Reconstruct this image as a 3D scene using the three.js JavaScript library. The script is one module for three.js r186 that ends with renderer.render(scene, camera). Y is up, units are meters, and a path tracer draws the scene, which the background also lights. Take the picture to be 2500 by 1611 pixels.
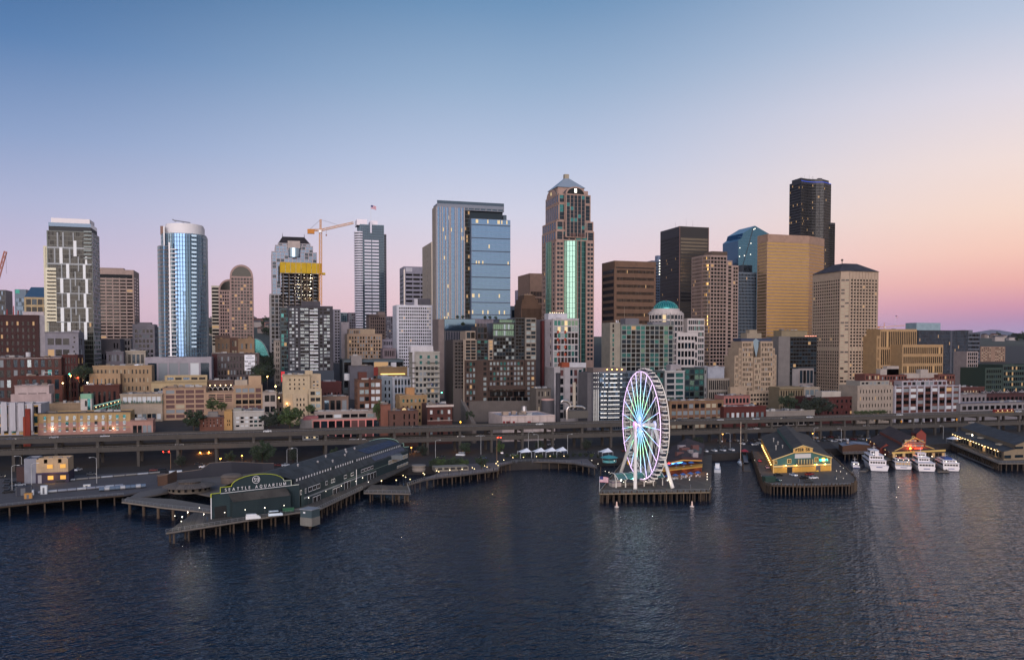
import * as THREE from 'three';
import { mergeGeometries } from 'three/addons/utils/BufferGeometryUtils.js';
import { FontLoader } from 'three/addons/loaders/FontLoader.js';
import { TextGeometry } from 'three/addons/geometries/TextGeometry.js';

// ---------- camera, sky, sun, exposure ----------
// World: x runs along the shore, -z inland (street grid), y up, metres above the water. Camera over the bay, 70 m up.
const scene = new THREE.Scene();
const F = 2000, CX = 1250, CY = 917, EYE = 70, YAW = 17 * Math.PI / 180, PIT = Math.atan(72 / F);
const camera = new THREE.PerspectiveCamera(2 * Math.atan(CY / F) * 180 / Math.PI, 2500 / (2 * CY), 1, 90000);
camera.position.set(0, EYE, 0);
camera.rotation.order = 'YXZ';
camera.rotation.set(-PIT, -YAW, 0);
camera.setViewOffset(2500, 2 * CY, 0, 0, 2500, 1611);
const renderer = new THREE.WebGLRenderer({ antialias: true });
renderer.toneMapping = THREE.LinearToneMapping;
renderer.toneMappingExposure = 1.0;
renderer.shadowMap.enabled = true;

const lerp = (a, b, t) => a + (b - a) * t, clamp = (x, a, b) => Math.min(b, Math.max(a, x)), sst = (a, b, x) => { const t = clamp((x - a) / (b - a), 0, 1); return t * t * (3 - 2 * t); };
const lin = (c) => c.map((v) => { v /= 255; return v <= 0.04045 ? v / 12.92 : ((v + 0.055) / 1.055) ** 2.4; });
const ramp = (keys, x) => { if (x <= keys[0][0]) return keys[0][1]; for (let i = 1; i < keys.length; i++) if (x <= keys[i][0]) { const t = (x - keys[i - 1][0]) / (keys[i][0] - keys[i - 1][0]); return keys[i][1].map((v, k) => lerp(keys[i - 1][1][k], v, t)); } return keys[keys.length - 1][1]; };
// dusk sky: colours by elevation (degrees) at four azimuths measured clockwise from the view axis
const K = (a) => a.map(([e, c]) => [e, lin(c)]);
const ZEN = [0.06, 0.14, 0.33];
const EAST_L = K([[-8, [170, 155, 180]], [0, [206, 176, 196]], [2.4, [208, 184, 204]], [4.7, [200, 187, 213]], [8.4, [174, 180, 212]], [12.5, [138, 160, 200]], [17.9, [86, 126, 176]], [22.4, [56, 100, 150]], [45, [56, 94, 146]]]).concat([[90, ZEN]]);
const EAST_C = K([[-8, [180, 155, 170]], [0, [228, 186, 194]], [2.6, [236, 200, 205]], [5.5, [230, 210, 220]], [9, [212, 212, 230]], [12.5, [188, 200, 226]], [17.5, [152, 177, 208]], [22.4, [112, 149, 188]], [45, [66, 106, 158]]]).concat([[90, ZEN]]);
const EAST_R = K([[-8, [120, 110, 150]], [0, [134, 128, 170]], [1.2, [170, 138, 180]], [2.4, [212, 150, 172]], [3.8, [240, 178, 170]], [5.6, [250, 203, 186]], [8, [250, 219, 203]], [11, [244, 224, 218]], [15, [224, 218, 228]], [19, [188, 200, 222]], [24, [152, 176, 206]], [45, [80, 120, 168]]]).concat([[90, ZEN]]);
const SOUTH = [[-8, [0.3, 0.22, 0.2]], [0, [0.8, 0.6, 0.5]], [4, [0.9, 0.68, 0.55]], [9, [0.8, 0.68, 0.6]], [16, [0.52, 0.56, 0.62]], [30, [0.22, 0.32, 0.48]], [60, [0.12, 0.22, 0.4]], [90, ZEN]];
const WEST = [[-8, [0.5, 0.34, 0.2]], [0, [2.3, 1.55, 1.0]], [4, [2.3, 1.8, 1.35]], [9, [1.9, 1.7, 1.58]], [16, [1.2, 1.26, 1.44]], [30, [0.4, 0.54, 0.8]], [60, [0.12, 0.22, 0.42]], [90, ZEN]];
{
  const W = 1024, H = 512, d = new Float32Array(W * H * 4), deg = 180 / Math.PI, g = (x, c) => { const t = ((x - c + 540) % 360) - 180; return t; };
  for (let r = 0; r < H; r++) for (let c = 0; c < W; c++) {
    const el = ((r + 0.5) / H - 0.5) * 180, ph = ((c + 0.5) / W - 0.5) * 2 * Math.PI, x = Math.cos(ph), z = Math.sin(ph);
    const az = Math.atan2(x, -z) * deg - 17;                        // clockwise from the view axis
    const a = ((az % 360) + 360) % 360;
    // stops round the circle; the sun has set behind the camera
    const stops = [[-38, EAST_L], [0, EAST_C], [36, EAST_R], [105, SOUTH], [160, WEST], [215, WEST], [265, SOUTH], [322, EAST_L]];
    let t = a > 322 ? a - 360 : a, k = 1; while (t > stops[k][0]) k++;
    const s = sst(0, 1, (t - stops[k - 1][0]) / (stops[k][0] - stops[k - 1][0])), A = ramp(stops[k - 1][1], el), B = ramp(stops[k][1], el), o = (r * W + c) * 4;
    for (let i = 0; i < 3; i++) d[o + i] = lerp(A[i], B[i], s) * (el < -8 ? 0.5 : 1);
    d[o + 3] = 1;
  }
  const t = new THREE.DataTexture(d, W, H, THREE.RGBAFormat, THREE.FloatType);
  t.mapping = THREE.EquirectangularReflectionMapping; t.magFilter = t.minFilter = THREE.LinearFilter; t.needsUpdate = true;
  scene.background = t; scene.environment = t;
}
// afterglow of the sun that has just set, behind the camera to the left
const sun = new THREE.DirectionalLight(new THREE.Color().setRGB(1, 0.87, 0.86), 2.4);
sun.position.set(300 - 420, 400, -600 + 1300); sun.target.position.set(300, 0, -600);
sun.castShadow = true; sun.shadow.radius = 90; sun.shadow.mapSize.set(2048, 2048);
Object.assign(sun.shadow.camera, { left: -1200, right: 1200, top: 900, bottom: -900, near: 10, far: 4000 });
scene.add(sun, sun.target);

// ---------- helpers ----------
let seed = 7;
const rnd = () => { seed = (seed + 0x6d2b79f5) | 0; let t = Math.imul(seed ^ (seed >>> 15), 1 | seed); t = (t + Math.imul(t ^ (t >>> 7), 61 | t)) ^ t; return ((t ^ (t >>> 14)) >>> 0) / 4294967296; };
const rr = (a, b) => a + rnd() * (b - a), pick = (a) => a[Math.floor(rnd() * a.length)];
const cP = Math.cos(PIT), sP = Math.sin(PIT), cY = Math.cos(YAW), sY = Math.sin(YAW);
// survey: the sight line of a point of the photograph, met with a real plane of the place
function ray(px, py) { const a = (px - CX) / F, b = -(py - CY) / F, up = b * cP - sP, fw = cP + b * sP; return [a * cY + fw * sY, up, a * sY - fw * cY]; }
const onV = (px, py, v) => { const d = ray(px, py), t = -v / d[2]; return { x: d[0] * t, y: EYE + d[1] * t, z: -v }; };
const onY = (px, py, e = 4.5) => { const d = ray(px, py), t = (e - EYE) / d[1]; return { x: d[0] * t, y: e, z: d[2] * t }; };
const onX = (px, py, x) => { const d = ray(px, py), t = x / d[0]; return { x, y: EYE + d[1] * t, z: d[2] * t }; };
const prof = (k, v) => { if (v <= k[0][0]) return k[0][1]; for (let i = 1; i < k.length; i++) if (v <= k[i][0]) return lerp(k[i - 1][1], k[i][1], (v - k[i - 1][0]) / (k[i][0] - k[i - 1][0])); return k[k.length - 1][1]; };
const GL = [[502, 4.4], [512, 8], [524, 18.5], [560, 20], [600, 25], [640, 29], [740, 36], [850, 43], [1000, 50], [1300, 74], [1900, 112], [2600, 118], [4000, 60]], GM = [[515, 4.4], [560, 7], [640, 18], [740, 29], [850, 40], [1000, 50], [1300, 74], [1900, 104], [2600, 100], [4000, 50]], GR = [[520, 4.4], [640, 7], [740, 14], [850, 26], [1000, 46], [1300, 74], [1900, 96], [2600, 92], [4000, 40]];
const gnd = (x, v) => { const t = sst(330, 700, x), l = sst(20, 75, x); return lerp(lerp(prof(GL, v), prof(GM, v), l), prof(GR, v), t) + (v > 1400 ? Math.sin(x * 0.004 + 1) * Math.min(1, (v - 1400) / 500) * 9 * (1 - t) : 0); };

class G {
  constructor() { this.p = []; this.n = []; this.t = []; this.i = []; this.m = null; }
  at(m) { this.m = m; return this; }
  vert(x, y, z, nx, ny, nz, u, w) {
    if (this.m) { const e = this.m.elements; this.p.push(e[0] * x + e[4] * y + e[8] * z + e[12], e[1] * x + e[5] * y + e[9] * z + e[13], e[2] * x + e[6] * y + e[10] * z + e[14]); this.n.push(e[0] * nx + e[4] * ny + e[8] * nz, e[1] * nx + e[5] * ny + e[9] * nz, e[2] * nx + e[6] * ny + e[10] * nz); } else { this.p.push(x, y, z); this.n.push(nx, ny, nz); }
    this.t.push(u, w); return this.p.length / 3 - 1;
  }
  quad(a, b, c, d) {
    const ux = b[0] - a[0], uy = b[1] - a[1], uz = b[2] - a[2], vx = d[0] - a[0], vy = d[1] - a[1], vz = d[2] - a[2];
    let nx = uy * vz - uz * vy, ny = uz * vx - ux * vz, nz = ux * vy - uy * vx; const l = Math.hypot(nx, ny, nz) || 1; nx /= l; ny /= l; nz /= l;
    const ax = Math.abs(nx), ay = Math.abs(ny), az = Math.abs(nz), uv = (q) => ay > ax && ay > az ? [q[0], q[2]] : ax > az ? [q[2], q[1]] : [q[0], q[1]];
    const k = [a, b, c, d].map((q) => this.vert(q[0], q[1], q[2], nx, ny, nz, ...uv(q)));
    this.i.push(k[0], k[1], k[2], k[0], k[2], k[3]); return this;
  }
  tri(a, b, c) { return this.quad(a, b, c, c); }
  box(x0, y0, z0, x1, y1, z1) {
    if (x0 > x1) [x0, x1] = [x1, x0]; if (y0 > y1) [y0, y1] = [y1, y0]; if (z0 > z1) [z0, z1] = [z1, z0];
    this.quad([x0, y0, z1], [x1, y0, z1], [x1, y1, z1], [x0, y1, z1]); this.quad([x1, y0, z0], [x0, y0, z0], [x0, y1, z0], [x1, y1, z0]);
    this.quad([x1, y0, z1], [x1, y0, z0], [x1, y1, z0], [x1, y1, z1]); this.quad([x0, y0, z0], [x0, y0, z1], [x0, y1, z1], [x0, y1, z0]);
    this.quad([x0, y1, z1], [x1, y1, z1], [x1, y1, z0], [x0, y1, z0]); this.quad([x0, y0, z0], [x1, y0, z0], [x1, y0, z1], [x0, y0, z1]); return this;
  }
  // pts [x, z] anticlockwise seen from above (front edge runs left to right)
  prism(pts, y0, y1, top = pts) {
    const n = pts.length;
    for (let k = 0; k < n; k++) { const a = pts[k], b = pts[(k + 1) % n], c = top[(k + 1) % n], d = top[k]; this.quad([a[0], y0, a[1]], [b[0], y0, b[1]], [c[0], y1, c[1]], [d[0], y1, d[1]]); }
    const cap = (q, y, up) => { const f = THREE.ShapeUtils.triangulateShape(q.map((e) => new THREE.Vector2(e[0], -e[1])), []), o = q.map((e) => this.vert(e[0], y, e[1], 0, up, 0, e[0], e[1])); for (const t of f) up > 0 ? this.i.push(o[t[0]], o[t[1]], o[t[2]]) : this.i.push(o[t[0]], o[t[2]], o[t[1]]); };
    cap(top, y1, 1); cap(pts, y0, -1); return this;
  }
  // round bar from a to b
  bar(a, b, r0, r1 = r0, n = 6) {
    const A = new THREE.Vector3(...a), B = new THREE.Vector3(...b), d = B.clone().sub(A).normalize(), u = new THREE.Vector3(Math.abs(d.y) > 0.9 ? 1 : 0, Math.abs(d.y) > 0.9 ? 0 : 1, 0).cross(d).normalize(), w = d.clone().cross(u), L = A.distanceTo(B);
    const ra = [], rb = [];
    for (let k = 0; k <= n; k++) { const q = k / n * 2 * Math.PI, c = Math.cos(q), s = Math.sin(q), N = [u.x * c + w.x * s, u.y * c + w.y * s, u.z * c + w.z * s]; ra.push(this.vert(A.x + N[0] * r0, A.y + N[1] * r0, A.z + N[2] * r0, ...N, q * r0, 0)); rb.push(this.vert(B.x + N[0] * r1, B.y + N[1] * r1, B.z + N[2] * r1, ...N, q * r0, L)); }
    for (let k = 0; k < n; k++) this.i.push(ra[k], ra[k + 1], rb[k + 1], ra[k], rb[k + 1], rb[k]);
    const ca = this.vert(A.x, A.y, A.z, -d.x, -d.y, -d.z, 0, 0), cb = this.vert(B.x, B.y, B.z, d.x, d.y, d.z, 0, 0);
    for (let k = 0; k < n; k++) this.i.push(ca, ra[k + 1], ra[k], cb, rb[k], rb[k + 1]);
    return this;
  }
  path(pts, r, n = 6) { for (let k = 1; k < pts.length; k++) this.bar(pts[k - 1], pts[k], r, r, n); return this; }
  // revolve [radius, y] pairs round (cx, cz); part of a turn if a1 is given
  lathe(pr, cx, cz, n = 20, a0 = 0, a1 = 2 * Math.PI) {
    for (let j = 1; j < pr.length; j++) for (let k = 0; k < n; k++) {
      const p = (q, e) => { const a = a0 + (a1 - a0) * q / n; return [cx + Math.cos(a) * e[0], e[1], cz - Math.sin(a) * e[0]]; };
      const [r0, y0] = pr[j - 1], [r1, y1] = pr[j], sl = Math.hypot(r1 - r0, y1 - y0) || 1, ny = -(r1 - r0) / sl, nr = (y1 - y0) / sl;
      const q = [[k, pr[j - 1]], [k + 1, pr[j - 1]], [k + 1, pr[j]], [k, pr[j]]].map(([s, e]) => { const a = a0 + (a1 - a0) * s / n, P = p(s, e); return this.vert(...P, Math.cos(a) * nr, ny, -Math.sin(a) * nr, a * Math.max(r0, r1), e[1]); });
      this.i.push(q[0], q[1], q[2], q[0], q[2], q[3]);
    }
    return this;
  }
  ball(x, y, z, r, n = 8) { const pr = []; for (let k = 0; k <= n / 2 + 1; k++) { const a = -Math.PI / 2 + k / (n / 2 + 1) * Math.PI; pr.push([Math.cos(a) * r + 1e-4, y + Math.sin(a) * r]); } return this.lathe(pr, x, z, n); }
  geo() { const g = new THREE.BufferGeometry(); g.setAttribute('position', new THREE.Float32BufferAttribute(this.p, 3)); g.setAttribute('normal', new THREE.Float32BufferAttribute(this.n, 3)); g.setAttribute('uv', new THREE.Float32BufferAttribute(this.t, 2)); g.setIndex(this.i); return g; }
  get empty() { return !this.i.length; }
}
const names = {};
const uniq = (n) => { names[n] = (names[n] ?? -1) + 1; return names[n] ? n + '_' + String(names[n]).padStart(3, '0') : n; };
function thing(name, label, category, pos = [0, 0, 0], turn = 0, group) {
  const o = new THREE.Group(); o.name = uniq(name); o.position.set(...pos); o.rotation.y = turn; o.userData = { label, category }; if (group) o.userData.group = group; scene.add(o); return o;
}
function part(parent, name, g, m, kind) {
  const o = new THREE.Mesh(g.isBufferGeometry ? g : g.geo(), m); o.name = name; o.castShadow = o.receiveShadow = true; if (kind) o.userData.kind = kind; parent.add(o); return o;
}
function one(name, label, category, g, m, pos = [0, 0, 0], group) { const o = part(scene, uniq(name), g, m); o.position.set(...pos); o.userData = { label, category }; if (group) o.userData.group = group; return o; }
function struct(name, g, m) { const o = part(scene, name, g, m, 'structure'); return o; }
function copy(o, label, pos, turn) { const c = o.clone(); c.name = uniq(o.name.replace(/_\d{3}$/, '')); c.userData = { ...o.userData }; if (label) c.userData.label = label; if (pos) c.position.set(...pos); if (turn !== undefined) c.rotation.y = turn; scene.add(c); return c; }
const unit = new THREE.BoxGeometry(1, 1, 1);
function ubox(parent, name, m, x0, y0, z0, x1, y1, z1) { const o = part(parent, name, unit, m); o.position.set((x0 + x1) / 2, (y0 + y1) / 2, (z0 + z1) / 2); o.scale.set(Math.abs(x1 - x0), Math.abs(y1 - y0), Math.abs(z1 - z0)); return o; }
function one1(name, x0, y0, z0, x1, y1, z1, m, parent) { return ubox(parent, name, m, x0, y0, z0, x1, y1, z1); }

// ---------- materials ----------
function noiseTex(size, fn, srgb = true) {
  const d = new Uint8Array(size * size * 4);
  for (let y = 0; y < size; y++) for (let x = 0; x < size; x++) { const v = fn(x / size, y / size), o = (y * size + x) * 4; for (let c = 0; c < 3; c++) d[o + c] = clamp((Array.isArray(v) ? v[c] : v) * 255, 0, 255); d[o + 3] = 255; }
  const t = new THREE.DataTexture(d, size, size); t.wrapS = t.wrapT = THREE.RepeatWrapping; t.magFilter = THREE.LinearFilter; t.minFilter = THREE.LinearMipmapLinearFilter; if (srgb) t.colorSpace = THREE.SRGBColorSpace; t.needsUpdate = true; return t;
}
const lat = Array.from({ length: 65536 }, () => rnd());
const vn = (x, y, n, o = 0) => { const xi = Math.floor(x * n), yi = Math.floor(y * n), fx = x * n - xi, fy = y * n - yi, h = (a, b) => lat[(((a % n) + n) % n) * 256 + (((b % n) + n) % n) + o * 977 & 65535], sx = fx * fx * (3 - 2 * fx), sy = fy * fy * (3 - 2 * fy); return lerp(lerp(h(xi, yi), h(xi + 1, yi), sx), lerp(h(xi, yi + 1), h(xi + 1, yi + 1), sx), sy); };
const fbm = (x, y, n, o = 0) => (vn(x, y, n, o) * 0.5 + vn(x, y, n * 2, o + 1) * 0.28 + vn(x, y, n * 4, o + 2) * 0.22);
// weathered masonry: blotches, rain streaks, grain
const tWall = noiseTex(512, (x, y) => 0.80 + 0.14 * fbm(x, y, 8) + 0.05 * vn(x, y * 0.999, 128, 5) + 0.10 * (vn(x, 0.5, 128, 3) - 0.5) * vn(x, y, 4, 9));
// brickwork seen from far: courses of varied bricks
const tBrick = noiseTex(512, (x, y) => { const r = Math.floor(y * 128), c = Math.floor(x * 48 + (r % 2) * 0.5), h = lat[(r * 131 + (c % 48) * 7) & 65535]; return 0.72 + 0.22 * h + 0.1 * (fbm(x, y, 8) - 0.4); });
const tRoof = noiseTex(512, (x, y) => 0.62 + 0.36 * fbm(x, y, 6, 2) + 0.08 * (vn(x, y, 128, 7) - 0.5) - (vn(x, y, 12, 4) > 0.72 ? 0.12 : 0));
const tRoad = noiseTex(512, (x, y) => 0.7 + 0.25 * fbm(x, y, 10, 4) + 0.1 * (vn(x, y, 128, 1) - 0.5));
const tPlank = noiseTex(512, (x, y) => { const c = Math.floor(x * 64); return 0.66 + 0.26 * lat[(c * 97) & 65535] + 0.12 * (vn(x, y, 64, 3) - 0.5) + 0.1 * (vn(x, y, 6, 8) - 0.5); });
const rep = (t, m) => { const c = t.clone(); c.repeat.set(1 / m, 1 / m); c.needsUpdate = true; return c; };
const texs = { wall: rep(tWall, 24), brick: rep(tBrick, 11), roof: rep(tRoof, 22), road: rep(tRoad, 30), plank: rep(tPlank, 12) };
const mcache = {};
function mat(hex, rough = 0.85, o = {}) {
  const key = hex + '|' + rough + '|' + JSON.stringify(o); if (mcache[key]) return mcache[key];
  const { tex, ...rest } = o, m = new THREE.MeshStandardMaterial({ color: hex, roughness: rough, ...rest });
  if (tex) m.map = texs[tex];
  return (mcache[key] = m);
}
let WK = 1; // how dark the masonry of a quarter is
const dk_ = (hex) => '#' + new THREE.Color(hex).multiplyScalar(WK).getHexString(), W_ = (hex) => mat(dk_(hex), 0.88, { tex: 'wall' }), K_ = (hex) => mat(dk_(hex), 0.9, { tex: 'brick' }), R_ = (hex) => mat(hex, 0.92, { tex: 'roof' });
const glass = (hex, metal = 0.85, rough = 0.06) => mat(hex, rough, { metalness: metal });
const glow = (hex, k, base = hex) => mat(base, 0.6, { emissive: new THREE.Color(hex).getHex(), emissiveIntensity: k });
const pane = (hex, metal, k) => new THREE.MeshPhysicalMaterial({ color: hex, roughness: 0.12, metalness: metal, specularIntensity: k });
const PANE = {
  k: pane('#0a0b0e', 0, 0.3), d: pane('#14171b', 0.04, 0.4), m: glass('#3a4756', 0.75, 0.1), s: glass('#7f98b0', 0.9, 0.08), B: glass('#587494', 0.92, 0.08), t: glass('#2f6468', 0.75, 0.1), n: pane('#142430', 0.3, 0.5),
  T: glass('#62827a', 0.8, 0.14), g: glass('#9a8048', 0.9, 0.12), o: pane('#1a1b16', 0.1, 0.5), r: mat('#43191a', 0.5), w: mat('#b4b8bc', 0.6), b: mat('#6f757b', 0.6), c: mat('#9c917c', 0.7), p: glass('#7d8a90', 0.4, 0.2),
  e: glass('#a88c58', 0.88, 0.14), f: glass('#736a60', 0.8, 0.14),
  l: glow('#ffc684', 0.42, '#4a4036'), y: glow('#ffe2a8', 0.7, '#887755'), h: glow('#fff4e0', 3.2, '#999999'), v: pane('#26221e', 0.08, 0.5),
};
const ROOF = R_('#565358'), ROOFL = R_('#8f8d94'), ROOFD = R_('#2e2d32'), INNER = mat('#17181b', 0.9);

// ---------- buildings ----------
function bld(name, label, v, pl, pr, pt, D, o = {}) {
  const a = onV(pl, pt, v), b = onV(pr, pt, v), base = o.base ?? Math.min(gnd(a.x, v), gnd(b.x, v)) - 0.6;
  const g = thing(name, label, o.cat ?? 'building', [a.x, base, -v], 0, o.grp), B = { g, W: b.x - a.x, H: a.y - base, D, v, x: a.x, base };
  B.loc = (px, py, dz = 0) => { const q = onV(px, py, v - dz); return [q.x - B.x, q.y - base]; };
  B.lx = (px, dz = 0) => B.loc(px, pt, dz)[0]; B.ly = (py, px = (pl + pr) / 2, dz = 0) => B.loc(px, py, dz)[1];
  return B;
}
const E_ = new THREE.Matrix4();
function edgeM(a, b) { const L = Math.hypot(b[0] - a[0], b[1] - a[1]), ux = (b[0] - a[0]) / L, uz = (b[1] - a[1]) / L; return [new THREE.Matrix4().set(ux, 0, -uz, a[0], 0, 1, 0, 0, uz, 0, ux, a[1], 0, 0, 0, 1), L]; }
function inset(pts, d) { const n = pts.length; return pts.map((p, i) => { const a = pts[(i + n - 1) % n], b = pts[(i + 1) % n], e = [p[0] - a[0], p[1] - a[1]], f = [b[0] - p[0], b[1] - p[1]], le = Math.hypot(...e), lf = Math.hypot(...f), n1 = [e[1] / le, -e[0] / le], n2 = [f[1] / lf, -f[0] / lf], k = 1 + n1[0] * n2[0] + n1[1] * n2[1]; return [p[0] + (n1[0] + n2[0]) * d / k, p[1] + (n1[1] + n2[1]) * d / k]; }); }
// one wall of a building, with real piers, floor bands and recessed panes. s: c columns, r rows, b / t blank height below / above, m side margin,
// fw / fh share of a bay that is opening, w pane kinds (one letter each), each = every window its own part, pm / bm materials of piers and bands
const TH = 0.45;
function facade(out, M, L, y0, y1, s, wall, g) {
  const bag = (m) => { let q = out.get(m); if (!q) out.set(m, (q = new G())); return q.at(M); };
  const st = 0.46;
  if (!s || !s.c) { bag(wall).box(st, y0, -TH, L, y1, 0); return; }
  const m = s.m ?? 1, b = y0 + (s.b ?? 0.6), t = y1 - (s.t ?? 1), u0 = st + m, u1 = L - m, bw = (u1 - u0) / s.c, bh = (t - b) / s.r, fw = s.fw > 0.3 && s.fw < 0.82 ? Math.min(0.84, s.fw * 1.14) : s.fw, fh = s.fh > 0.3 && s.fh < 0.76 ? Math.min(0.8, s.fh * 1.16) : s.fh, pm = s.pm ?? wall, bm = s.bm ?? wall, bz = s.bz ?? -0.06, pz = s.pz ?? 0;
  if (b > y0 + 0.02) bag(wall).box(st, y0, -TH, L, b, bz - 0.004); if (y1 > t + 0.02) bag(wall).box(st, t, -TH, L, y1, bz - 0.004);
  if (m > 0.01) { bag(wall).box(st, y0, -TH, u0, y1, -0.002); bag(wall).box(u1, y0, -TH, L, y1, -0.002); }
  if (fw < 1) for (let k = 0; k <= s.c; k++) { const h = bw * (1 - fw) / 2, a = Math.max(u0, u0 + k * bw - h), e = Math.min(u1, u0 + k * bw + h); bag(pm).box(a, b, -TH, e, t, pz - (k % 2) * 0.003); }
  if (fh < 1) for (let k = 0; k <= s.r; k++) { const h = bh * (1 - fh) / 2, a = Math.max(b, b + k * bh - h), e = Math.min(t, b + k * bh + h); bag(bm).box(u0, a, -TH, u1, e, bz); }
  const W = s.w ?? 'dddm', n = s.split ?? 1, hw = bw * Math.min(fw, 0.999) / 2, hh = bh * Math.min(fh, 0.999) / 2;
  for (let j = 0; j < s.r; j++) { const rowW = s.rows ? s.rows[j % s.rows.length] : W; for (let k = 0; k < s.c; k++) {
    const cu = u0 + (k + 0.5) * bw, cy = b + (j + 0.5) * bh, ch0 = s.fn ? s.fn(k, j) : rowW[Math.floor(rnd() * rowW.length)], ch = (ch0 === 'k' || ch0 === 'd') && L > 6 && rnd() < 0.022 ? 'l' : ch0;
    if (!ch || ch === ' ') { bag(wall).box(cu - hw, cy - hh, -TH, cu + hw, cy + hh, -0.01); continue; }
    const pm2 = PANE[ch];
    if (s.each) { const o = new THREE.Mesh(unit, pm2); o.name = 'window'; o.castShadow = o.receiveShadow = true; const p = new THREE.Vector3(cu, cy, -0.3).applyMatrix4(M); o.position.copy(p); o.quaternion.setFromRotationMatrix(M); o.scale.set(hw * 2, hh * 2, 0.08); g.add(o); }
    else { let q = out.get(pm2.uuid); if (!q) { q = new G(); q.pane = pm2; out.set(pm2.uuid, q); } q.at(M); const e = rr(-0.006, 0.006), f = rr(-0.006, 0.006), z = -0.26; q.quad([cu - hw, cy - hh, z + e], [cu + hw, cy - hh, z + f], [cu + hw, cy + hh, z + f], [cu - hw, cy + hh, z + e]); }
  } }
}
// a block of a building on any outline; faces[i] describes the wall from point i to point i + 1
function block(B, pts, y0, y1, wall, faces, o = {}) {
  const out = new Map();
  pts.forEach((p, i) => { const [M, L] = edgeM(p, pts[(i + 1) % pts.length]); facade(out, M, L, y0, y1, faces[i], wall, B.g); });
  for (const [k, q] of out) if (q.pane) part(B.g, 'windows', q, q.pane, 'stuff'); else part(B.g, k === wall ? 'wall' : 'wall_trim', q, k);
  const ins = inset(pts, TH - 0.06), drop = o.drop ?? 0.7;
  part(B.g, 'inner_wall', new G().prism(ins, y0, y1 - drop - 0.12), INNER);
  part(B.g, 'roof', new G().prism(ins, y1 - drop - 0.1, y1 - drop), o.roof ?? ROOF);
  return B;
}
const rectP = (x0, x1, z0, z1) => [[x0, z0], [x1, z0], [x1, z1], [x0, z1]];      // z0 front, z1 back
function shell(B, wall, Fs, Ls, Rs, o = {}) { return block(B, rectP(o.x0 ?? 0, o.x1 ?? B.W, o.z0 ?? 0, o.z1 ?? -B.D), o.y0 ?? 0, o.y1 ?? B.H, wall, [Fs, Rs, null, Ls], o); }
// a flat piece in front of a building's front wall, by its outline in the photograph
function plate(B, name, m, x0, y0, x1, y1, z0 = 0.02, z1 = 0.2) { const a = B.loc(x0, y1, z0), b = B.loc(x1, y0, z0); return one1(name, a[0], a[1], z0, b[0], b[1], z1, m, B.g); }
function unitsOn(B, list, y = B.H - 0.7, m = W_('#8d8f94')) { for (const [fx, fz, w, d, h, mm] of list) one1('rooftop_unit', fx * B.W, y, -fz * B.D, fx * B.W + w, y + h, -fz * B.D - d, mm ?? m, B.g); }
// ---------- water and land ----------
{
  const N = 1024, h = new Float32Array(N * N), waves = [];
  for (let k = 0; k < 90; k++) { const a = rr(-1, 1) + 1.35, L = 7 + 130 * rnd() ** 1.1, amp = 1 / (L ** 0.8); waves.push([Math.round(Math.cos(a) * L), Math.round(Math.sin(a) * L), rnd() * 6.28, amp]); }
  const S = new Float32Array(N), tab = 4096; for (let k = 0; k < N; k++) S[k] = k; const sinT = Float32Array.from({ length: tab }, (_, k) => { const s = Math.sin(k / tab * 2 * Math.PI); return s; });
  for (const [kx, ky, p, a] of waves) for (let y = 0; y < N; y++) for (let x = 0; x < N; x++) { const ph = ((kx * x + ky * y) / N + p / 6.2832) % 1; h[y * N + x] += a * sinT[((ph < 0 ? ph + 1 : ph) * tab) | 0]; }
  let lo = 1e9, hi = -1e9; for (const q of h) { lo = Math.min(lo, q); hi = Math.max(hi, q); }
  const d = new Uint8Array(N * N * 4); for (let k = 0; k < N * N; k++) { const q = 255 * (h[k] - lo) / (hi - lo); d[4 * k] = d[4 * k + 1] = d[4 * k + 2] = q; d[4 * k + 3] = 255; }
  const t = new THREE.DataTexture(d, N, N); t.wrapS = t.wrapT = THREE.RepeatWrapping; t.magFilter = THREE.LinearFilter; t.needsUpdate = true; t.repeat.set(1 / 97, 1 / 97); t.rotation = 0.2;
  const rg = rep(noiseTex(512, (x, y) => 0.45 + 0.55 * fbm(x, y, 5, 6), false), 310);
  const m = new THREE.MeshPhysicalMaterial({ color: new THREE.Color().setRGB(0.003, 0.01, 0.023), roughness: 0.16, specularIntensity: 0.6, roughnessMap: rg, ior: 1.33, bumpMap: t, bumpScale: 0.62 });
  const g = new G(), xs = [-6000, -1500, -600, 0, 600, 1500, 6000], zs = [3000, 300, -150, -300, -440, -520];
  for (let i = 1; i < xs.length; i++) for (let j = 1; j < zs.length; j++) g.quad([xs[i - 1], 0, zs[j - 1]], [xs[i], 0, zs[j - 1]], [xs[i], 0, zs[j]], [xs[i - 1], 0, zs[j]]);
  struct('water', g, m);
}
const EDGE = 440;
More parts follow.
